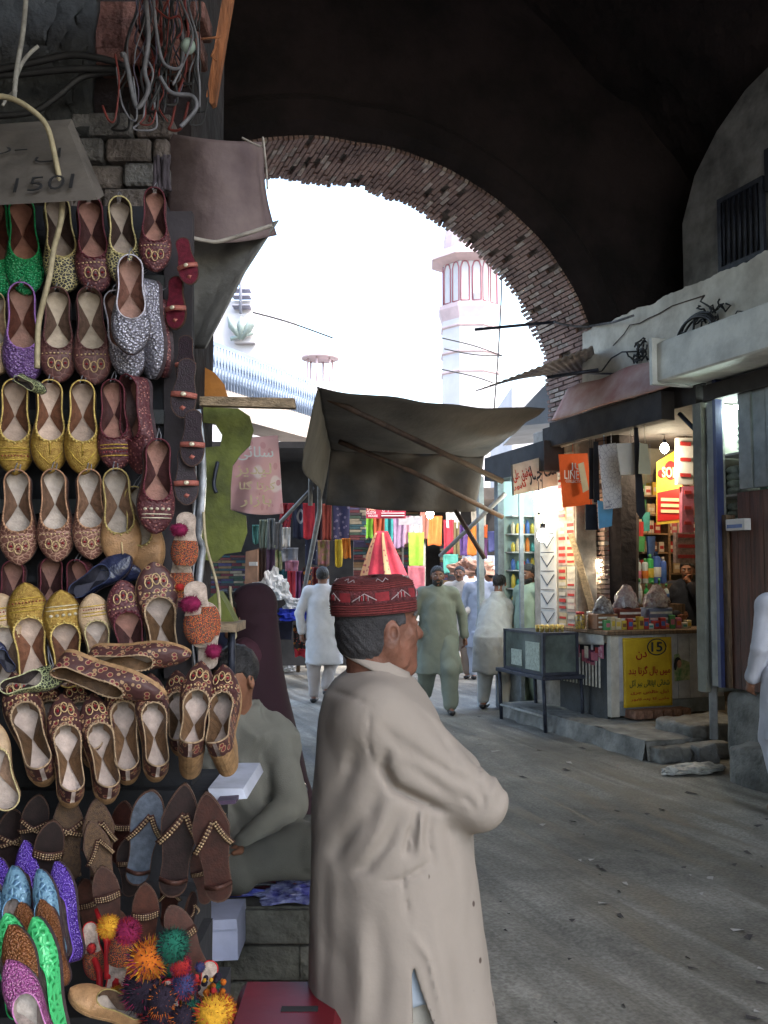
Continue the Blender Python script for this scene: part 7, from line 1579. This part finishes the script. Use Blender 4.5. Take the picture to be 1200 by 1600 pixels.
def person(lab, loc, face, J=None, scale=1.0, skin=None, tunic=None, trousers=None, hair='short', hairm=None, beard=None, cap=None, hem=.52, girth=1.0, h=.015, seed=0, shoes=True, sleeve=1.0, flare=0, sway=(0, 0), hv=.010, loose=1.0, facehair=None, group=None, collar=True):
    JJ = dict(STD); JJ.update(J or {}); J = JJ; J['curl'] = JJ.get('curl', .6)
    parts, hc, Rm, blo, bhi = body_parts(J, girth, hv)
    t = mesh_sdf('person', parts, skin or m_skin); tag(t, lab, 'person', group)
    t.location = loc; t.rotation_euler = (0, 0, face); t.scale = (scale,) * 3
    if tunic: mesh_sdf('tunic', tunic_parts(J, hem, girth, sleeve, h, seed, flare, sway), tunic, t)
    if trousers: mesh_sdf('trousers', trouser_parts(J, h, seed, loose), trousers, t)
    def loc_(q): return hc + Rm @ V_(*q)
    HM = hairm or m_hair
    if hair:
        ld = {'short': 0, 'grizzled': 0, 'long': 1}[hair]
        def hf(P):
            q = (P - hc) @ Rm; d = ell(q, (0, -.018, .036), (.083, .100, .094)) + .003 * np.sin(q[:, 0] * 150 + q[:, 2] * 60) * np.sin(q[:, 1] * 130)
            fr = (q[:, 1] - .045) * .75 + (.045 - q[:, 2]) * .66 ; nape = -(q[:, 2] + .062) ; side = (q[:, 1] - .012) * .8 - (q[:, 2] - .02) * .25
            d = np.maximum(d, np.minimum(np.maximum(fr - .0, -1), 1)); d = np.maximum(d, nape)
            d = np.maximum(d, np.where(q[:, 2] < .045, side, -1)); return d
        mesh_sdf('hair', [(hf, hc - .14, hc + .15, max(.006, hv * .7))], HM, t)
    mb = MB()
    for s_ in (-1, 1): mb.ball(loc_((s_ * .031, .0785, .013)), (.011, .010, .008), 0, 8); mb.ball(loc_((s_ * .031, .0875, .013)), .0045, 1, 6)
    mb.build('eyes', [m_eye, m_dark], t)
    mb = MB()
    for s_ in (-1, 1): mb.tube([loc_((s_ * .012, .087, .033)), loc_((s_ * .034, .084, .038)), loc_((s_ * .054, .066, .032))], [.004, .0055, .003], 5)
    if facehair in ('moustache', 'beard'): mb.tube([loc_((-.032, .078, -.052)), loc_((-.014, .092, -.041)), loc_((0, .093, -.039)), loc_((.014, .092, -.041)), loc_((.032, .078, -.052))], [.004, .008, .007, .008, .004], 6)
    mb.build('eyebrows' if not facehair else 'facial_hair', HM, t)
    if facehair == 'beard':
        def bf(P):
            q = (P - hc) @ Rm; d = ell(q, (0, .026, -.058), (.066, .068, .072)) + .003 * np.sin(q[:, 0] * 200) * np.sin(q[:, 2] * 160); d = np.maximum(d, q[:, 2] + .030 - np.abs(q[:, 0]) * .5); d = np.maximum(d, -(ell(q, (0, .092, -.052), (.024, .02, .012)))); return np.maximum(d, -q[:, 1] - .005)
        mesh_sdf('beard', [(bf, hc - .15, hc + .15, max(.007, hv * .7))], HM, t)
    if cap == 'white':
        mb = MB(); mb.lathe([(.088, .045), (.09, .09), (.075, .125), (0, .135)], 16, M=frame(Vector(hc), Vector(Rm[:, 0]), Vector(Rm[:, 1]), Vector(Rm[:, 2]))); mb.build('cap', fabric('cap_white', (.6, .6, .6)), t)
    if shoes:
        for s_ in 'LR':
            a_ = P3(J, 'an' + s_); t_ = a_ + V_(0, .15, -.05) if J['toe' + s_] is None else P3(J, 'toe' + s_)
            fn = lambda P, a_=a_, t_=t_: np.maximum(cone(P, a_ - V_(0, .04, .045), t_, .044, .036), P[:, 2] - max(a_[2], t_[2]) + .03)
            mesh_sdf('shoe', [(fn, np.minimum(a_, t_) - .12, np.maximum(a_, t_) + .12, .010)], shoes if shoes is not True else m_shoe, t)
    if collar and tunic:
        nk = P3(J, 'neck'); mb = MB()
        def cf(u, v):
            a_ = 2 * math.pi * (u * .86 + .07) + math.pi / 2; r_ = lerp(.070, .078, v); return (nk[0] + math.cos(a_) * r_, nk[1] + math.sin(a_) * r_ * .95, nk[2] + .035 - v * .045)
        mb.grid(cf, 24, 3, thick=.004); mb.build('collar', tunic, t)
    return t
def facing(dx, dy):  # heading so that the figure's front (+y) points along camera-frame (right, away)
    v = RT * dx + FW * dy; return math.atan2(v.y, v.x) - math.pi / 2
def gnd(px, py): p = onz(px, py); p.z = 0; return p
# green-grey man walking towards us
person('bearded man in a loose grey green tunic and trousers walking toward the camera', gnd(684, 1112), facing(.05, -1), dict(elL=(-.31, -.08, 1.13), wrL=(-.33, -.04, .88), elR=(.31, .02, 1.12), wrR=(.33, .14, .90), knL=(-.12, .18, .52), anL=(-.13, .22, .09), anR=(.13, -.24, .16), knR=(.12, -.04, .50), toeR=(.13, -.12, .04), nod=.05), .985,
       m_skind, fabric('sage', (.17, .19, .155)), fabric('sage', (.17, .19, .155)), 'short', facehair='beard', hem=.46, girth=1.08, seed=1, flare=.03, loose=1.2)
person('moustached man in a cream shirt behind the grey green man', gnd(719, 1060), facing(-.25, -1), dict(elL=(-.26, .05, 1.13), wrL=(-.12, .22, 1.02), wrR=(.22, .16, .93), knR=(.1, .12, .52), anR=(.1, .12, .1)), 1.0, m_skin, fabric('cream', (.52, .47, .42)), fabric('beige', (.42, .33, .27)), 'short', facehair='moustache', hem=.68, seed=2)
person('man in a pale blue tunic seen from behind beside the steel post', gnd(752, 1062), facing(.15, 1), dict(elL=(-.26, .0, 1.12), wrL=(-.22, .12, .92)), 1.0, m_skin, fabric('paleblue', (.38, .41, .50)), fabric('paleblue', (.38, .41, .50)), 'short', hem=.5, seed=3)
person('man in a lilac grey tunic close behind the steel post', gnd(768, 1052), facing(-.6, .6), dict(), .98, m_skin, fabric('lilac', (.34, .31, .36)), fabric('lilac', (.34, .31, .36)), 'short', hem=.5, seed=4)
person('distant person in white with a white skullcap beyond the steel post', gnd(772, 1035), facing(0, -1), dict(), 1.0, m_skin, fabric('cream', (.52, .47, .42)), fabric('beige', (.42, .33, .27)), None, cap='white', hem=.5, seed=5)
bn_ = gnd(738, 1050)
person('distant person in white carrying a peach bundle on the shoulder', gnd(737, 1030), facing(0, 1), dict(elR=(.2, .1, 1.3), wrR=(.12, .05, 1.56)), 1.0, m_skin, fabric('whitec', (.6, .6, .6)), fabric('whitec', (.6, .6, .6)), 'short', hem=.5, seed=6)
crumple(at(739, 894, 15.5), (.36, .25, .20), 'peach_bundle', cm('peach', (.62, .36, .26)), 'peach coloured cloth bundle carried above the walking men', 'bundle', 21)
# walking man, left
person('dark haired man in a white tunic walking away past the fabric stall', gnd(503, 1098), facing(.12, 1), dict(knL=(-.10, -.02, .5), anL=(-.10, -.02, .09), knR=(.1, .1, .52), anR=(.08, -.12, .2), toeR=(.08, .0, .08), wrL=(-.26, -.05, .88), wrR=(.27, .04, .92)), .985, m_skind, fabric('offwhite', (.50, .49, .50)), fabric('greywhite', (.36, .32, .31)), 'short', hem=.50, seed=7, sway=(.03, -.03), loose=.9)
# bent man by the table
person('man in a pale grey tunic with his back turned, leaning over the display table', gnd(772, 1108), facing(.35, .9), dict(head=(0.02, .23, 1.49), neck=(.01, .17, 1.36), chest=(0, .12, 1.12), pelvis=(0, -.02, .86), shL=(-.18, .20, 1.2), shR=(.2, .20, 1.2), elL=(-.24, .3, .98), wrL=(-.16, .46, .92), elR=(.3, .36, 1.06), wrR=(.36, .52, 1.02), hipL=(-.1, -.03, .84), hipR=(.1, -.03, .84), knL=(-.12, .08, .46), knR=(.12, .08, .46), anL=(-.12, -.03, .09), anR=(.12, -.03, .09), nod=.15), 1.0, m_skind, fabric('palegrey', (.35, .35, .34)), fabric('palegrey', (.35, .35, .34)), 'short', hem=.44, girth=1.1, seed=8)
person('bearded man in pale green standing inside the lit shop', Vector((5.52, 10.12, .0)), facing(-.8, -.5), dict(nod=.2), 1.0, m_skind, fabric('mint', (.26, .34, .27)), fabric('mint', (.26, .34, .27)), 'short', facehair='beard', hem=.6, seed=9)
# shopkeeper
kp = ony(1074, 985, 8.95)
person('shopkeeper in dark clothes resting his chin on his hand behind the counter', Vector((kp.x, 8.95, .17)), facing(-.45, -1), dict(head=(-.02, .05, 1.50), neck=(0, 0, 1.37), chest=(0, 0, 1.2), shL=(-.2, 0, 1.30), shR=(.2, 0, 1.30), elL=(-.2, .26, 1.10), wrL=(-.06, .17, 1.34), elR=(.26, .2, 1.05), wrR=(.05, .34, 1.0), nod=.15, curl=1.1), .985, m_skin, fabric('navyblack', (.012, .014, .025)), fabric('navyblack', (.012, .014, .025)), 'short', seed=10, facehair='moustache', hem=.6)
# figure at the right edge
person('figure in a long white tunic cut off by the right edge of the picture', onz(1246, 1275) * 1.0, facing(-.2, 1), dict(knL=(-.10, .08, .5), elL=(-.24, 0, 1.12), wrL=(-.23, .12, .9), anL=(-.12, -.05, .09)), 1.0, m_skin, fabric('brightwhite', (.52, .52, .58)), fabric('brightwhite', (.52, .52, .58)), 'short', hem=.5, seed=11, girth=.92, shoes=mat('sandal_tan', (.16, .08, .05), .6), h=.012)
# woman in maroon and children behind the stall
wp = at(386, 935, 5.0); wp.z = 0
wj = dict(head=(0, .03, 1.36), neck=(0, -.01, 1.24), chest=(0, 0, 1.08), pelvis=(0, 0, .8), shL=(-.17, 0, 1.17), shR=(.17, 0, 1.17), elL=(-.2, .1, .95), wrL=(-.1, .25, .9), elR=(.2, .1, .95), wrR=(.1, .25, .9), hipL=(-.09, 0, .78), hipR=(.09, 0, .78), knL=(-.1, .03, .42), knR=(.1, .03, .42), nod=.1)
wo = person('woman wrapped in a dark maroon shawl with a pale border, facing left', wp, facing(-1, -.1), wj, 1.03, m_skin, fabric('maroon', (.05, .012, .022)), fabric('maroon', (.05, .012, .022)), 'short', hem=.2, seed=12)
def shawl(P):
    d = np.maximum(ell(P, (0, -.035, 1.40), (.108, .118, .128)), P[:, 1] - .045 - .25 * (P[:, 2] - 1.36)); prof = [(1.34, 0, -.05, .10, .10), (1.22, 0, -.04, .18, .13), (1.1, 0, -.0, .23, .18), (.8, 0, -.02, .26, .23), (.45, 0, -.05, .29, .29), (.15, 0, -.06, .30, .31)]
    d = smin(d, loftd(P, prof), .04); return d + .009 * nfold(P, 3, 18, 4)
mesh_sdf('shawl', [(shawl, (-.42, -.46, .12), (.42, .42, 1.56), .013)], fabric('shawl_maroon', (.022, .004, .010)), wo)
mb = MB(); mb.tube([Vector((-.1 * math.cos(a_), .055 + .03 * math.sin(a_), 1.30 + .2 * math.sin(a_))) for a_ in [i * math.pi / 16 for i in range(-3, 20)]], .008, 5); mb.build('shawl_border', fabric('border_cream', (.45, .38, .24)), wo)
cp = at(350, 960, 5.6); cp.z = 0
person('child in a dark blue striped cap seen beyond the green board', cp, facing(.4, -1), dict(), .88, m_skin, fabric('navychild', (.02, .025, .06)), fabric('navychild', (.02, .025, .06)), 'short', hem=.5, seed=13, h=.018)
# ---- seated shoemaker
sp = at(362, 1400, 3.36); zt_ = at(450, 1418, 3.05).z
sj = dict(head=(-.03, .10, .735), neck=(-.01, .02, .605), chest=(0, -.02, .42), pelvis=(0, -.05, .10), shL=(-.18, -.01, .50), shR=(.18, -.01, .52), elL=(-.25, .06, .25), wrL=(-.12, .30, .16), elR=(.27, .08, .25), wrR=(.16, .30, .22), hipL=(-.11, .02, .10), knL=(-.36, .22, .14), anL=(-.02, .38, .05), hipR=(.11, .02, .10), knR=(.32, .22, .14), anR=(.0, .30, .05), toeL=(.1, .40, .03), toeR=(-.12, .34, .03), nod=.35, look=-.45, folds=2.0, frm=.7, fs=2.2)
so_ = person('shoemaker in a grey olive tunic sitting cross legged behind the shoes', Vector((sp.x, sp.y, zt_ + .03)), facing(-.12, -1), sj, .88, m_skin, fabric('olivegrey', (.165, .163, .138)), fabric('olivegrey2', (.14, .138, .118)), 'short', hairm=mat('dark_greying_hair', (.035, .033, .035), .6, .6, 20, .8, 150, col2=(.01, .009, .01)), hem=.03, seed=14, girth=.98, sleeve=1.0, shoes=False, h=.009, hv=.006, facehair='moustache', loose=.85, flare=.03)
# ================================================================== THE MAN IN THE FOREGROUND
MD_ = 2.45; MX0 = 20 / FPX * MD_
mo_ = C0 + FW * MD_ + RT * MX0; mo_.z = 0
def wx(px, py, Y=0.0):   # photo pixel -> the man's own frame (x right, y away, z up)
    p = at(px, py, MD_ + Y) - mo_; return V_(p.dot(RT), Y, p.z)
HC = V_(-.043, -.005, 1.475); HL = R(-62); HR = rotz(HL) @ rotx(.06); HS = 1.05
hfn, _, _ = head_fn(dict(head=(0, 0, 0), look=0.0, nod=0.0))
def m_head(P):
    q = ((P - HC) @ HR) / HS; d = hfn(q) * HS
    d = smin(d, cone(q, (0, .028, -.055), (0, .055, -.088), .052, .034) * HS, .02)       # fuller jaw
    for s_ in (-1, 1): d = smin(d, cone(q, (s_ * .068, -.012, -.03), (s_ * .05, .03, -.075), .012, .014) * HS, .02)
    d = smin(d, cone(P, HC + HR @ V_(0, -.03, -.06), V_(-.055, 0, 1.28), .062, .075), .035)
    fold = np.abs(((P - HC) @ HR)[:, 2] + .085 + .0 * P[:, 0]); d = d + .002 * np.exp(-(fold / .004) ** 2) * ((((P - HC) @ HR)[:, 1]) < 0)
    return d
RS, RE, RW = V_(-.05, -.13, 1.275), V_(.192, -.11, 1.075), V_(.10, .15, 1.10)
LS, LE, LW = V_(-.03, .16, 1.24), V_(.155, .16, 1.08), V_(.15, -.02, 1.10)
PEL = V_(0, 0, .86)
def m_body(P):
    d = cone(P, (-.03, 0, 1.16), PEL, .11, .12); d = smin(d, cone(P, RS * .8 + V_(-.01, 0, .25), LS * .8 + V_(-.01, 0, .25), .05, .05), .04); d = smin(d, cone(P, (-.04, 0, 1.2), (-.05, 0, 1.34), .07, .06), .03)
    for a, b, c in ((RS, RE, RW), (LS, LE, LW)): d = smin(d, cone(P, a, b, .042, .036), .02); d = smin(d, cone(P, b, c, .036, .026), .02)
    for sy in (-.09, .09):
        d = smin(d, cone(P, (0, sy, .84), (.02, sy, .45), .08, .055), .04); d = smin(d, cone(P, (.02, sy, .45), (-.0, sy, .09), .054, .038), .03); d = smin(d, cone(P, (-.04, sy, .05), (.13, sy * 1.3, .03), .036, .028), .02)
    return d
hr, hrl, hrh = hand_sdf(RW, RE, 1, .7); hl_, hll, hlh = hand_sdf(LW, LE, -1, .7)
man = mesh_sdf('person', [(m_body, (-.3, -.3, 0), (.4, .35, 1.34), .016), (m_head, HC - V_(.14, .14, .2), HC + V_(.15, .14, .17), .0042), (hr, hrl, hrh, .006), (hl_, hll, hlh, .006)], mat('skin_elder', (.155, .064, .040), .6, .3, 18, .35, 70))
tag(man, 'elderly man in a long cream tunic and patterned red cap standing with folded arms', 'person'); man.matrix_world = frame(mo_, RT, FW, UP)
mb = MB(); hv_ = lambda a, b, c: HC + HR @ (V_(a, b, c) * HS)
for s_ in (-1, 1): mb.ball(hv_(s_ * .031, .0785, .013), (.011, .011, .008), 0, 8); mb.ball(hv_(s_ * .031, .088, .013), .0045, 1, 6)
mb.build('eyes', [m_eye, m_dark], man)
mb = MB()
for s_ in (-1, 1): mb.tube([hv_(s_ * .012, .088, .033), hv_(s_ * .034, .085, .040), hv_(s_ * .056, .066, .033)], [.003, .005, .003], 5)
mb.build('eyebrows', m_grey, man)
# hair: below the cap, round to the temples
def m_hairf(P):
    q = ((P - HC) @ HR) / HS; w_ = .0012 * np.sin(q[:, 0] * 190 + q[:, 2] * 140) * np.sin(q[:, 1] * 170 + q[:, 2] * 90) + .0006 * np.sin(q[:, 1] * 420 + q[:, 2] * 280)
    d = ell(q, (0, -.018, .018), (.080, .095, .098)) + w_; d = smin(d, ell(q, (0, -.046, -.025), (.062, .050, .045)) + w_, .03)
    d = np.maximum(d, q[:, 2] - .050); d = np.maximum(d, -(q[:, 2] + .066 + .25 * np.maximum(0, q[:, 1] + .05)))
    front = np.where(q[:, 2] > .012, q[:, 1] - .040, q[:, 1] + .018 + .0); d = np.maximum(d, front)
    ear = np.linalg.norm((q - V_(.082, -.008, -.008)) / V_(1.4, .75, 1.15), axis=1) - .03; ear2 = np.linalg.norm((q - V_(-.082, -.008, -.008)) / V_(1.4, .75, 1.15), axis=1) - .03
    return np.maximum(np.maximum(d, -ear), -ear2)
mesh_sdf('hair', [(m_hairf, HC - .15, HC + .15, .0042)], mat('hair_elder', (.045, .043, .047), .8, .6, 14, .5, 200, col2=(.012, .011, .013)), man)
# cap
CM = frame(Vector(HC + HR @ V_(0, -.014, .045)), Vector(HR[:, 0]), Vector(HR[:, 1]), Vector(HR[:, 2]))
def capf(th, v, off=0.0):
    prof = [(.0, 1.0), (.25, 1.015), (.55, .99), (.78, .93), (.9, .80), (.97, .5), (1.0, .0)]
    for (a, ra), (b, rb) in zip(prof, prof[1:]):
        if v <= b: r_ = lerp(ra, rb, (v - a) / (b - a)); break
    return Vector((math.cos(th) * (.092 * r_ + off * (r_ > .7)), math.sin(th) * (.112 * r_ + off * (r_ > .7)), .092 * min(1, v * 1.08) + .004 * math.sin(th * 3) * v + off * (r_ <= .7)))
def capband(name, v0, v1, m, nv=6, off=0.0, th=.0): mb = MB(); mb.grid(lambda u, v: CM @ capf(2 * math.pi * u, lerp(v0, v1, v), off), 64, nv); return mb.build(name, m, man_cap)
capo = MB(); capo.grid(lambda u, v: CM @ capf(2 * math.pi * u, v), 64, 26)
man_cap = capo.build('cap', mat('cap_red', (.14, .02, .02), .9, .45, 60, 1.0, 200, col2=(.09, .012, .014), stretch=(1, 1, 5)), man)
capband('dark_band', .30, .62, mat('cap_dark', (.10, .018, .022), .9, .5, 70, 1, 200), 4, .0012)
mb = MB(); wl_ = MB(); red_ = MB()
for k in range(7):
    a0 = 2 * math.pi * k / 7 + .3; da = .30
    for dv in (0, .07):
        pts = [(a0 - da, .36 + dv), (a0, .56 + dv), (a0 + da * .9, .38 + dv)]
        P = []
        for (t0, v0), (t1, v1) in zip(pts, pts[1:]):
            for i in range(6): P.append(CM @ capf(lerp(t0, t1, i / 6), lerp(v0, v1, i / 6), .0030))
        if not dv: wl_.tube(P + [CM @ capf(pts[2][0], pts[2][1], .003)], .0014, 4)
    for i in range(5): P = [CM @ capf(a0 - .02 + .05 * (i - 2) , lerp(.38, .52, j / 3), .0026) for j in range(4)]; (red_ if i % 2 else wl_).tube(P, .0010 if i % 2 == 0 else .003, 4)
    red_.grid(lambda u, v, a0=a0: CM @ capf(a0 + .40 + (u - .5) * .32, .35 + .22 * v, .0022), 6, 3)
    P = [CM @ capf(a0 + .45 - .16 + .32 * i / 6, [.86, .91, .86, .82, .86, .90, .84][i], .003) for i in range(7)]; wl_.tube(P, .0012, 4)
wl_.build('white_stitching', mat('stitch_white', (.34, .27, .28), .9, .2, 30), man_cap); red_.build('red_stitching', mat('stitch_red', (.19, .012, .018), .9, .3, 60), man_cap)
for v0 in (.06, .12, .18, .24, .66, .71, .76): mb.tube([CM @ capf(2 * math.pi * i / 60, v0, .001) for i in range(61)], .0016, 4)
mb.build('stitched_rings', mat('stitch_maroon', (.17, .025, .025), .9, .3, 60), man_cap)
# tunic
PROF = [(py, *q) for py, *q in [(1048, 540, 632, .085), (1062, 522, 650, .118), (1085, 506, 668, .16), (1115, 499, 684, .185), (1160, 494, 700, .200), (1230, 489, 722, .205), (1290, 487, 738, .205), (1340, 486, 741, .21), (1400, 485, 748, .215), (1500, 484, 760, .222), (1600, 484, 774, .232), (1660, 484, 782, .238)]]
LP_ = [(wx(600, py)[2], (wx(a, py)[0] + wx(b, py)[0]) / 2, 0, (wx(b, py)[0] - wx(a, py)[0]) / 2, r_) for py, a, b, r_ in PROF]
LP_A = np.array(LP_)[np.argsort([q[0] for q in LP_])]
def proj(P): D = MD_ + P[:, 1]; return 600 + FPX * (P[:, 0] + MX0) / D, 895 - FPX * (P[:, 2] - CAMH) / D
def pl_dist(px, py, pts):
    d = None; n = len(pts) - 1
    for k, ((x0, y0), (x1, y1)) in enumerate(zip(pts, pts[1:])):
        vx, vy = x1 - x0, y1 - y0; t = np.clip(((px - x0) * vx + (py - y0) * vy) / (vx * vx + vy * vy), 0, 1); q = np.hypot(px - x0 - t * vx, py - y0 - t * vy); s_ = (k + t) / n
        if d is None: d, s = q, s_
        else: s = np.where(q < d, s_, s); d = np.minimum(d, q)
    return d, np.clip(np.minimum(s, 1 - s) / .3, 0.04, 1) ** .8
CR = [([(606, 1160), (598, 1195), (614, 1224), (652, 1243), (700, 1264)], .026, 8), ([(580, 1098), (574, 1150), (586, 1200)], .006, 3), ([(598, 1218), (574, 1262), (546, 1302), (515, 1335)], .014, 12), ([(562, 1150), (548, 1195), (522, 1240), (503, 1290)], .011, 13),
      ([(628, 1258), (602, 1310), (575, 1345), (548, 1356)], .012, 9), ([(641, 1280), (636, 1304), (631, 1334)], .016, 4), ([(590, 1369), (628, 1364), (658, 1347), (674, 1333)], .010, 5), ([(628, 1340), (632, 1385), (640, 1436)], .006, 3),
      ([(650, 1245), (647, 1290), (641, 1335)], .009, 5), ([(672, 1252), (666, 1300), (678, 1350)], .010, 6), ([(697, 1268), (700, 1310), (714, 1365)], .007, 8), ([(724, 1168), (742, 1190), (747, 1216)], .012, 5), ([(750, 1184), (763, 1204), (762, 1232)], .010, 5), ([(776, 1198), (782, 1225), (772, 1262)], .008, 7), ([(735, 1215), (752, 1240), (750, 1268)], .009, 6), ([(700, 1150), (722, 1168), (730, 1182)], .007, 5), ([(716, 1232), (735, 1250), (745, 1270)], .007, 5), ([(655, 1120), (690, 1150), (702, 1172)], .006, 6), ([(590, 1120), (622, 1160), (664, 1196)], .006, 8), ([(645, 1100), (668, 1120), (700, 1150)], .005, 5),
      ([(612, 1140), (660, 1178), (712, 1210), (768, 1228)], .008, 7), ([(512, 1074), (550, 1086), (588, 1104)], .005, 3), ([(528, 1200), (540, 1400), (532, 1600)], .008, 20), ([(585, 1400), (596, 1500), (588, 1610)], .009, 15), ([(702, 1400), (716, 1500), (732, 1610)], .007, 13), ([(508, 1300), (512, 1450), (506, 1600)], .006, 10),
      ([(688, 1150), (706, 1172), (716, 1196)], .007, 6), ([(585, 1230), (560, 1290), (530, 1345)], -.006, 9), ([(612, 1240), (590, 1295), (562, 1335)], -.005, 8), ([(545, 1170), (528, 1225), (508, 1270)], -.005, 10), ([(660, 1250), (656, 1295), (655, 1335)], -.007, 5), ([(560, 1420), (566, 1520), (558, 1610)], -.007, 13), ([(672, 1400), (690, 1500), (710, 1600)], -.005, 11), ([(620, 1180), (668, 1212), (722, 1248)], .006, 8), ([(640, 1440), (668, 1480), (697, 1600)], -.008, 4)]
def m_tunic(P):
    d = loftd(P, LP_A)
    for a, b, c in ((RS, RE, RW), (LS, LE, LW)):
        e_ = c + (b - c) * .05
        d = smin(d, cone(P, a, b, .092, .070), .05); d = smin(d, cone(P, b, e_, .066, .052), .02)
    px, py = proj(P); near = np.clip((.06 - P[:, 1]) / .05, 0, 1)
    for pts, amp, w_ in CR:
        q_, f_ = pl_dist(px, py, pts); d = d + amp * near * f_ * np.exp(-(q_ / w_) ** 2)
    rm = np.clip((1.0 - P[:, 2]) / .5, 0, 1); d = d + .006 * rm * nfold(P, 2.2, 17, 2.2) + .0022 * nfold(P, 5, 40, 16)
    # side slit
    t = np.clip((.745 - P[:, 2]) / .275, 0, 2); xb = .030 + .006 * t; xf = .030 + .100 * t ** 1.15; wd = np.minimum(P[:, 0] - xb, xf - P[:, 0]); wd = np.minimum(wd, .745 - P[:, 2]); wd = np.minimum(wd, -.03 - P[:, 1])
    low = P[:, 2] < .86; d = np.where(low, np.maximum(d, -(d + .017)), d)
    return np.maximum(d, wd)
tun = mesh_sdf('tunic', [(m_tunic, (-.30, -.33, LP_A[0, 0] - .02), (.36, .36, 1.385), .0078)], None, man)
tm = mat('tunic_cream', (.25, .215, .186), .92, .08, 2.2, .12, 45)
def _spots():
    t = tm.node_tree; b = t.nodes['Principled BSDF']; src = b.inputs['Base Color'].links[0].from_socket; N = t.nodes.new; L = t.links.new
    tc = N('ShaderNodeTexCoord'); v = N('ShaderNodeTexVoronoi'); v.inputs['Scale'].default_value = 9; L(tc.outputs['Object'], v.inputs['Vector'])
    cr = N('ShaderNodeValToRGB'); e = cr.color_ramp.elements; e[0].position = .045; e[0].color = (.22, .17, .15, 1); e[1].position = .075; e[1].color = (1, 1, 1, 1); L(v.outputs['Distance'], cr.inputs[0])
    mx = N('ShaderNodeMix'); mx.data_type = 'RGBA'; mx.blend_type = 'MULTIPLY'
    sx = N('ShaderNodeSeparateXYZ'); L(tc.outputs['Object'], sx.inputs[0]); g1 = N('ShaderNodeMath'); g1.operation = 'GREATER_THAN'; g1.inputs[1].default_value = .07; L(sx.outputs[0], g1.inputs[0]); g2 = N('ShaderNodeMath'); g2.operation = 'LESS_THAN'; g2.inputs[1].default_value = .98; L(sx.outputs[2], g2.inputs[0])
    g3 = N('ShaderNodeMath'); g3.operation = 'MULTIPLY'; L(g1.outputs[0], g3.inputs[0]); L(g2.outputs[0], g3.inputs[1]); L(g3.outputs[0], mx.inputs['Factor']); L(src, mx.inputs['A']); L(cr.outputs[0], mx.inputs['B']); L(mx.outputs['Result'], b.inputs['Base Color'])
_spots(); tun.data.materials.append(tm)
# collar: a standing band that folds over
def collf(u, v):
    a_ = 2 * math.pi * (u * .93 + .035) + 0.0; ca, sa = math.cos(a_), math.sin(a_); r_ = lerp(.070, .078, v) + (.012 if v > .5 else 0) * (v - .5) * 2
    z = 1.388 - .045 * ca * 1.0 + (.026 - .062 * abs(v - .35) if v < 2 else 0); return V_(-.047 + ca * (r_ + .004), sa * r_ * .97, z)
mb = MB(); mb.grid(lambda u, v: Vector(collf(u, v)), 60, 8, thick=.005); mb.build('collar', tm, man)
mesh_sdf('trousers', [(lambda P: smin(smin(cone(P, (.02, -.095, .86), (.045, -.10, .1), .115, .10), cone(P, (.0, .09, .86), (.02, .10, .1), .125, .10), .02) + .010 * nfold(P, 8, 34, 3), (.0, 0, .5), (.1, .1, .1), 9) if False else (smin(cone(P, (.03, -.07, .76), (.055, -.085, .1), .110, .10), cone(P, (.0, .09, .80), (.02, .10, .1), .125, .10), .02) + .010 * nfold(P, 8, 34, 3)), (-.2, -.28, .04), (.25, .28, 1.0), .011)], mat('trouser_cream', (.36, .34, .30), .85, .1, 4, .2, 200), man)
mesh_sdf('undershirt', [(lambda P: np.maximum(np.maximum(loftd(P, [(.62, .01, 0, .185, .205), (.95, 0, 0, .17, .18)]), .632 - P[:, 2]), P[:, 0] - .2) + .003 * nfold(P, 3, 40, 3), (-.22, -.25, .6), (.25, .25, .97), .010)], mat('vest_bluegrey', (.24, .28, .33), .85, .1, 5, .2, 200), man)
for sy in (-1, 1):
    a_, t_ = V_(-.05, sy * .09, .05), V_(.14, sy * .125, .035); mesh_sdf('shoe', [(lambda P: np.maximum(cone(P, a_, t_, .046, .038), P[:, 2] - .07), (-.15, min(sy * .09, sy * .125) - .07, -.02), (.22, max(sy * .09, sy * .125) + .07, .12), .009)], m_shoe, man)
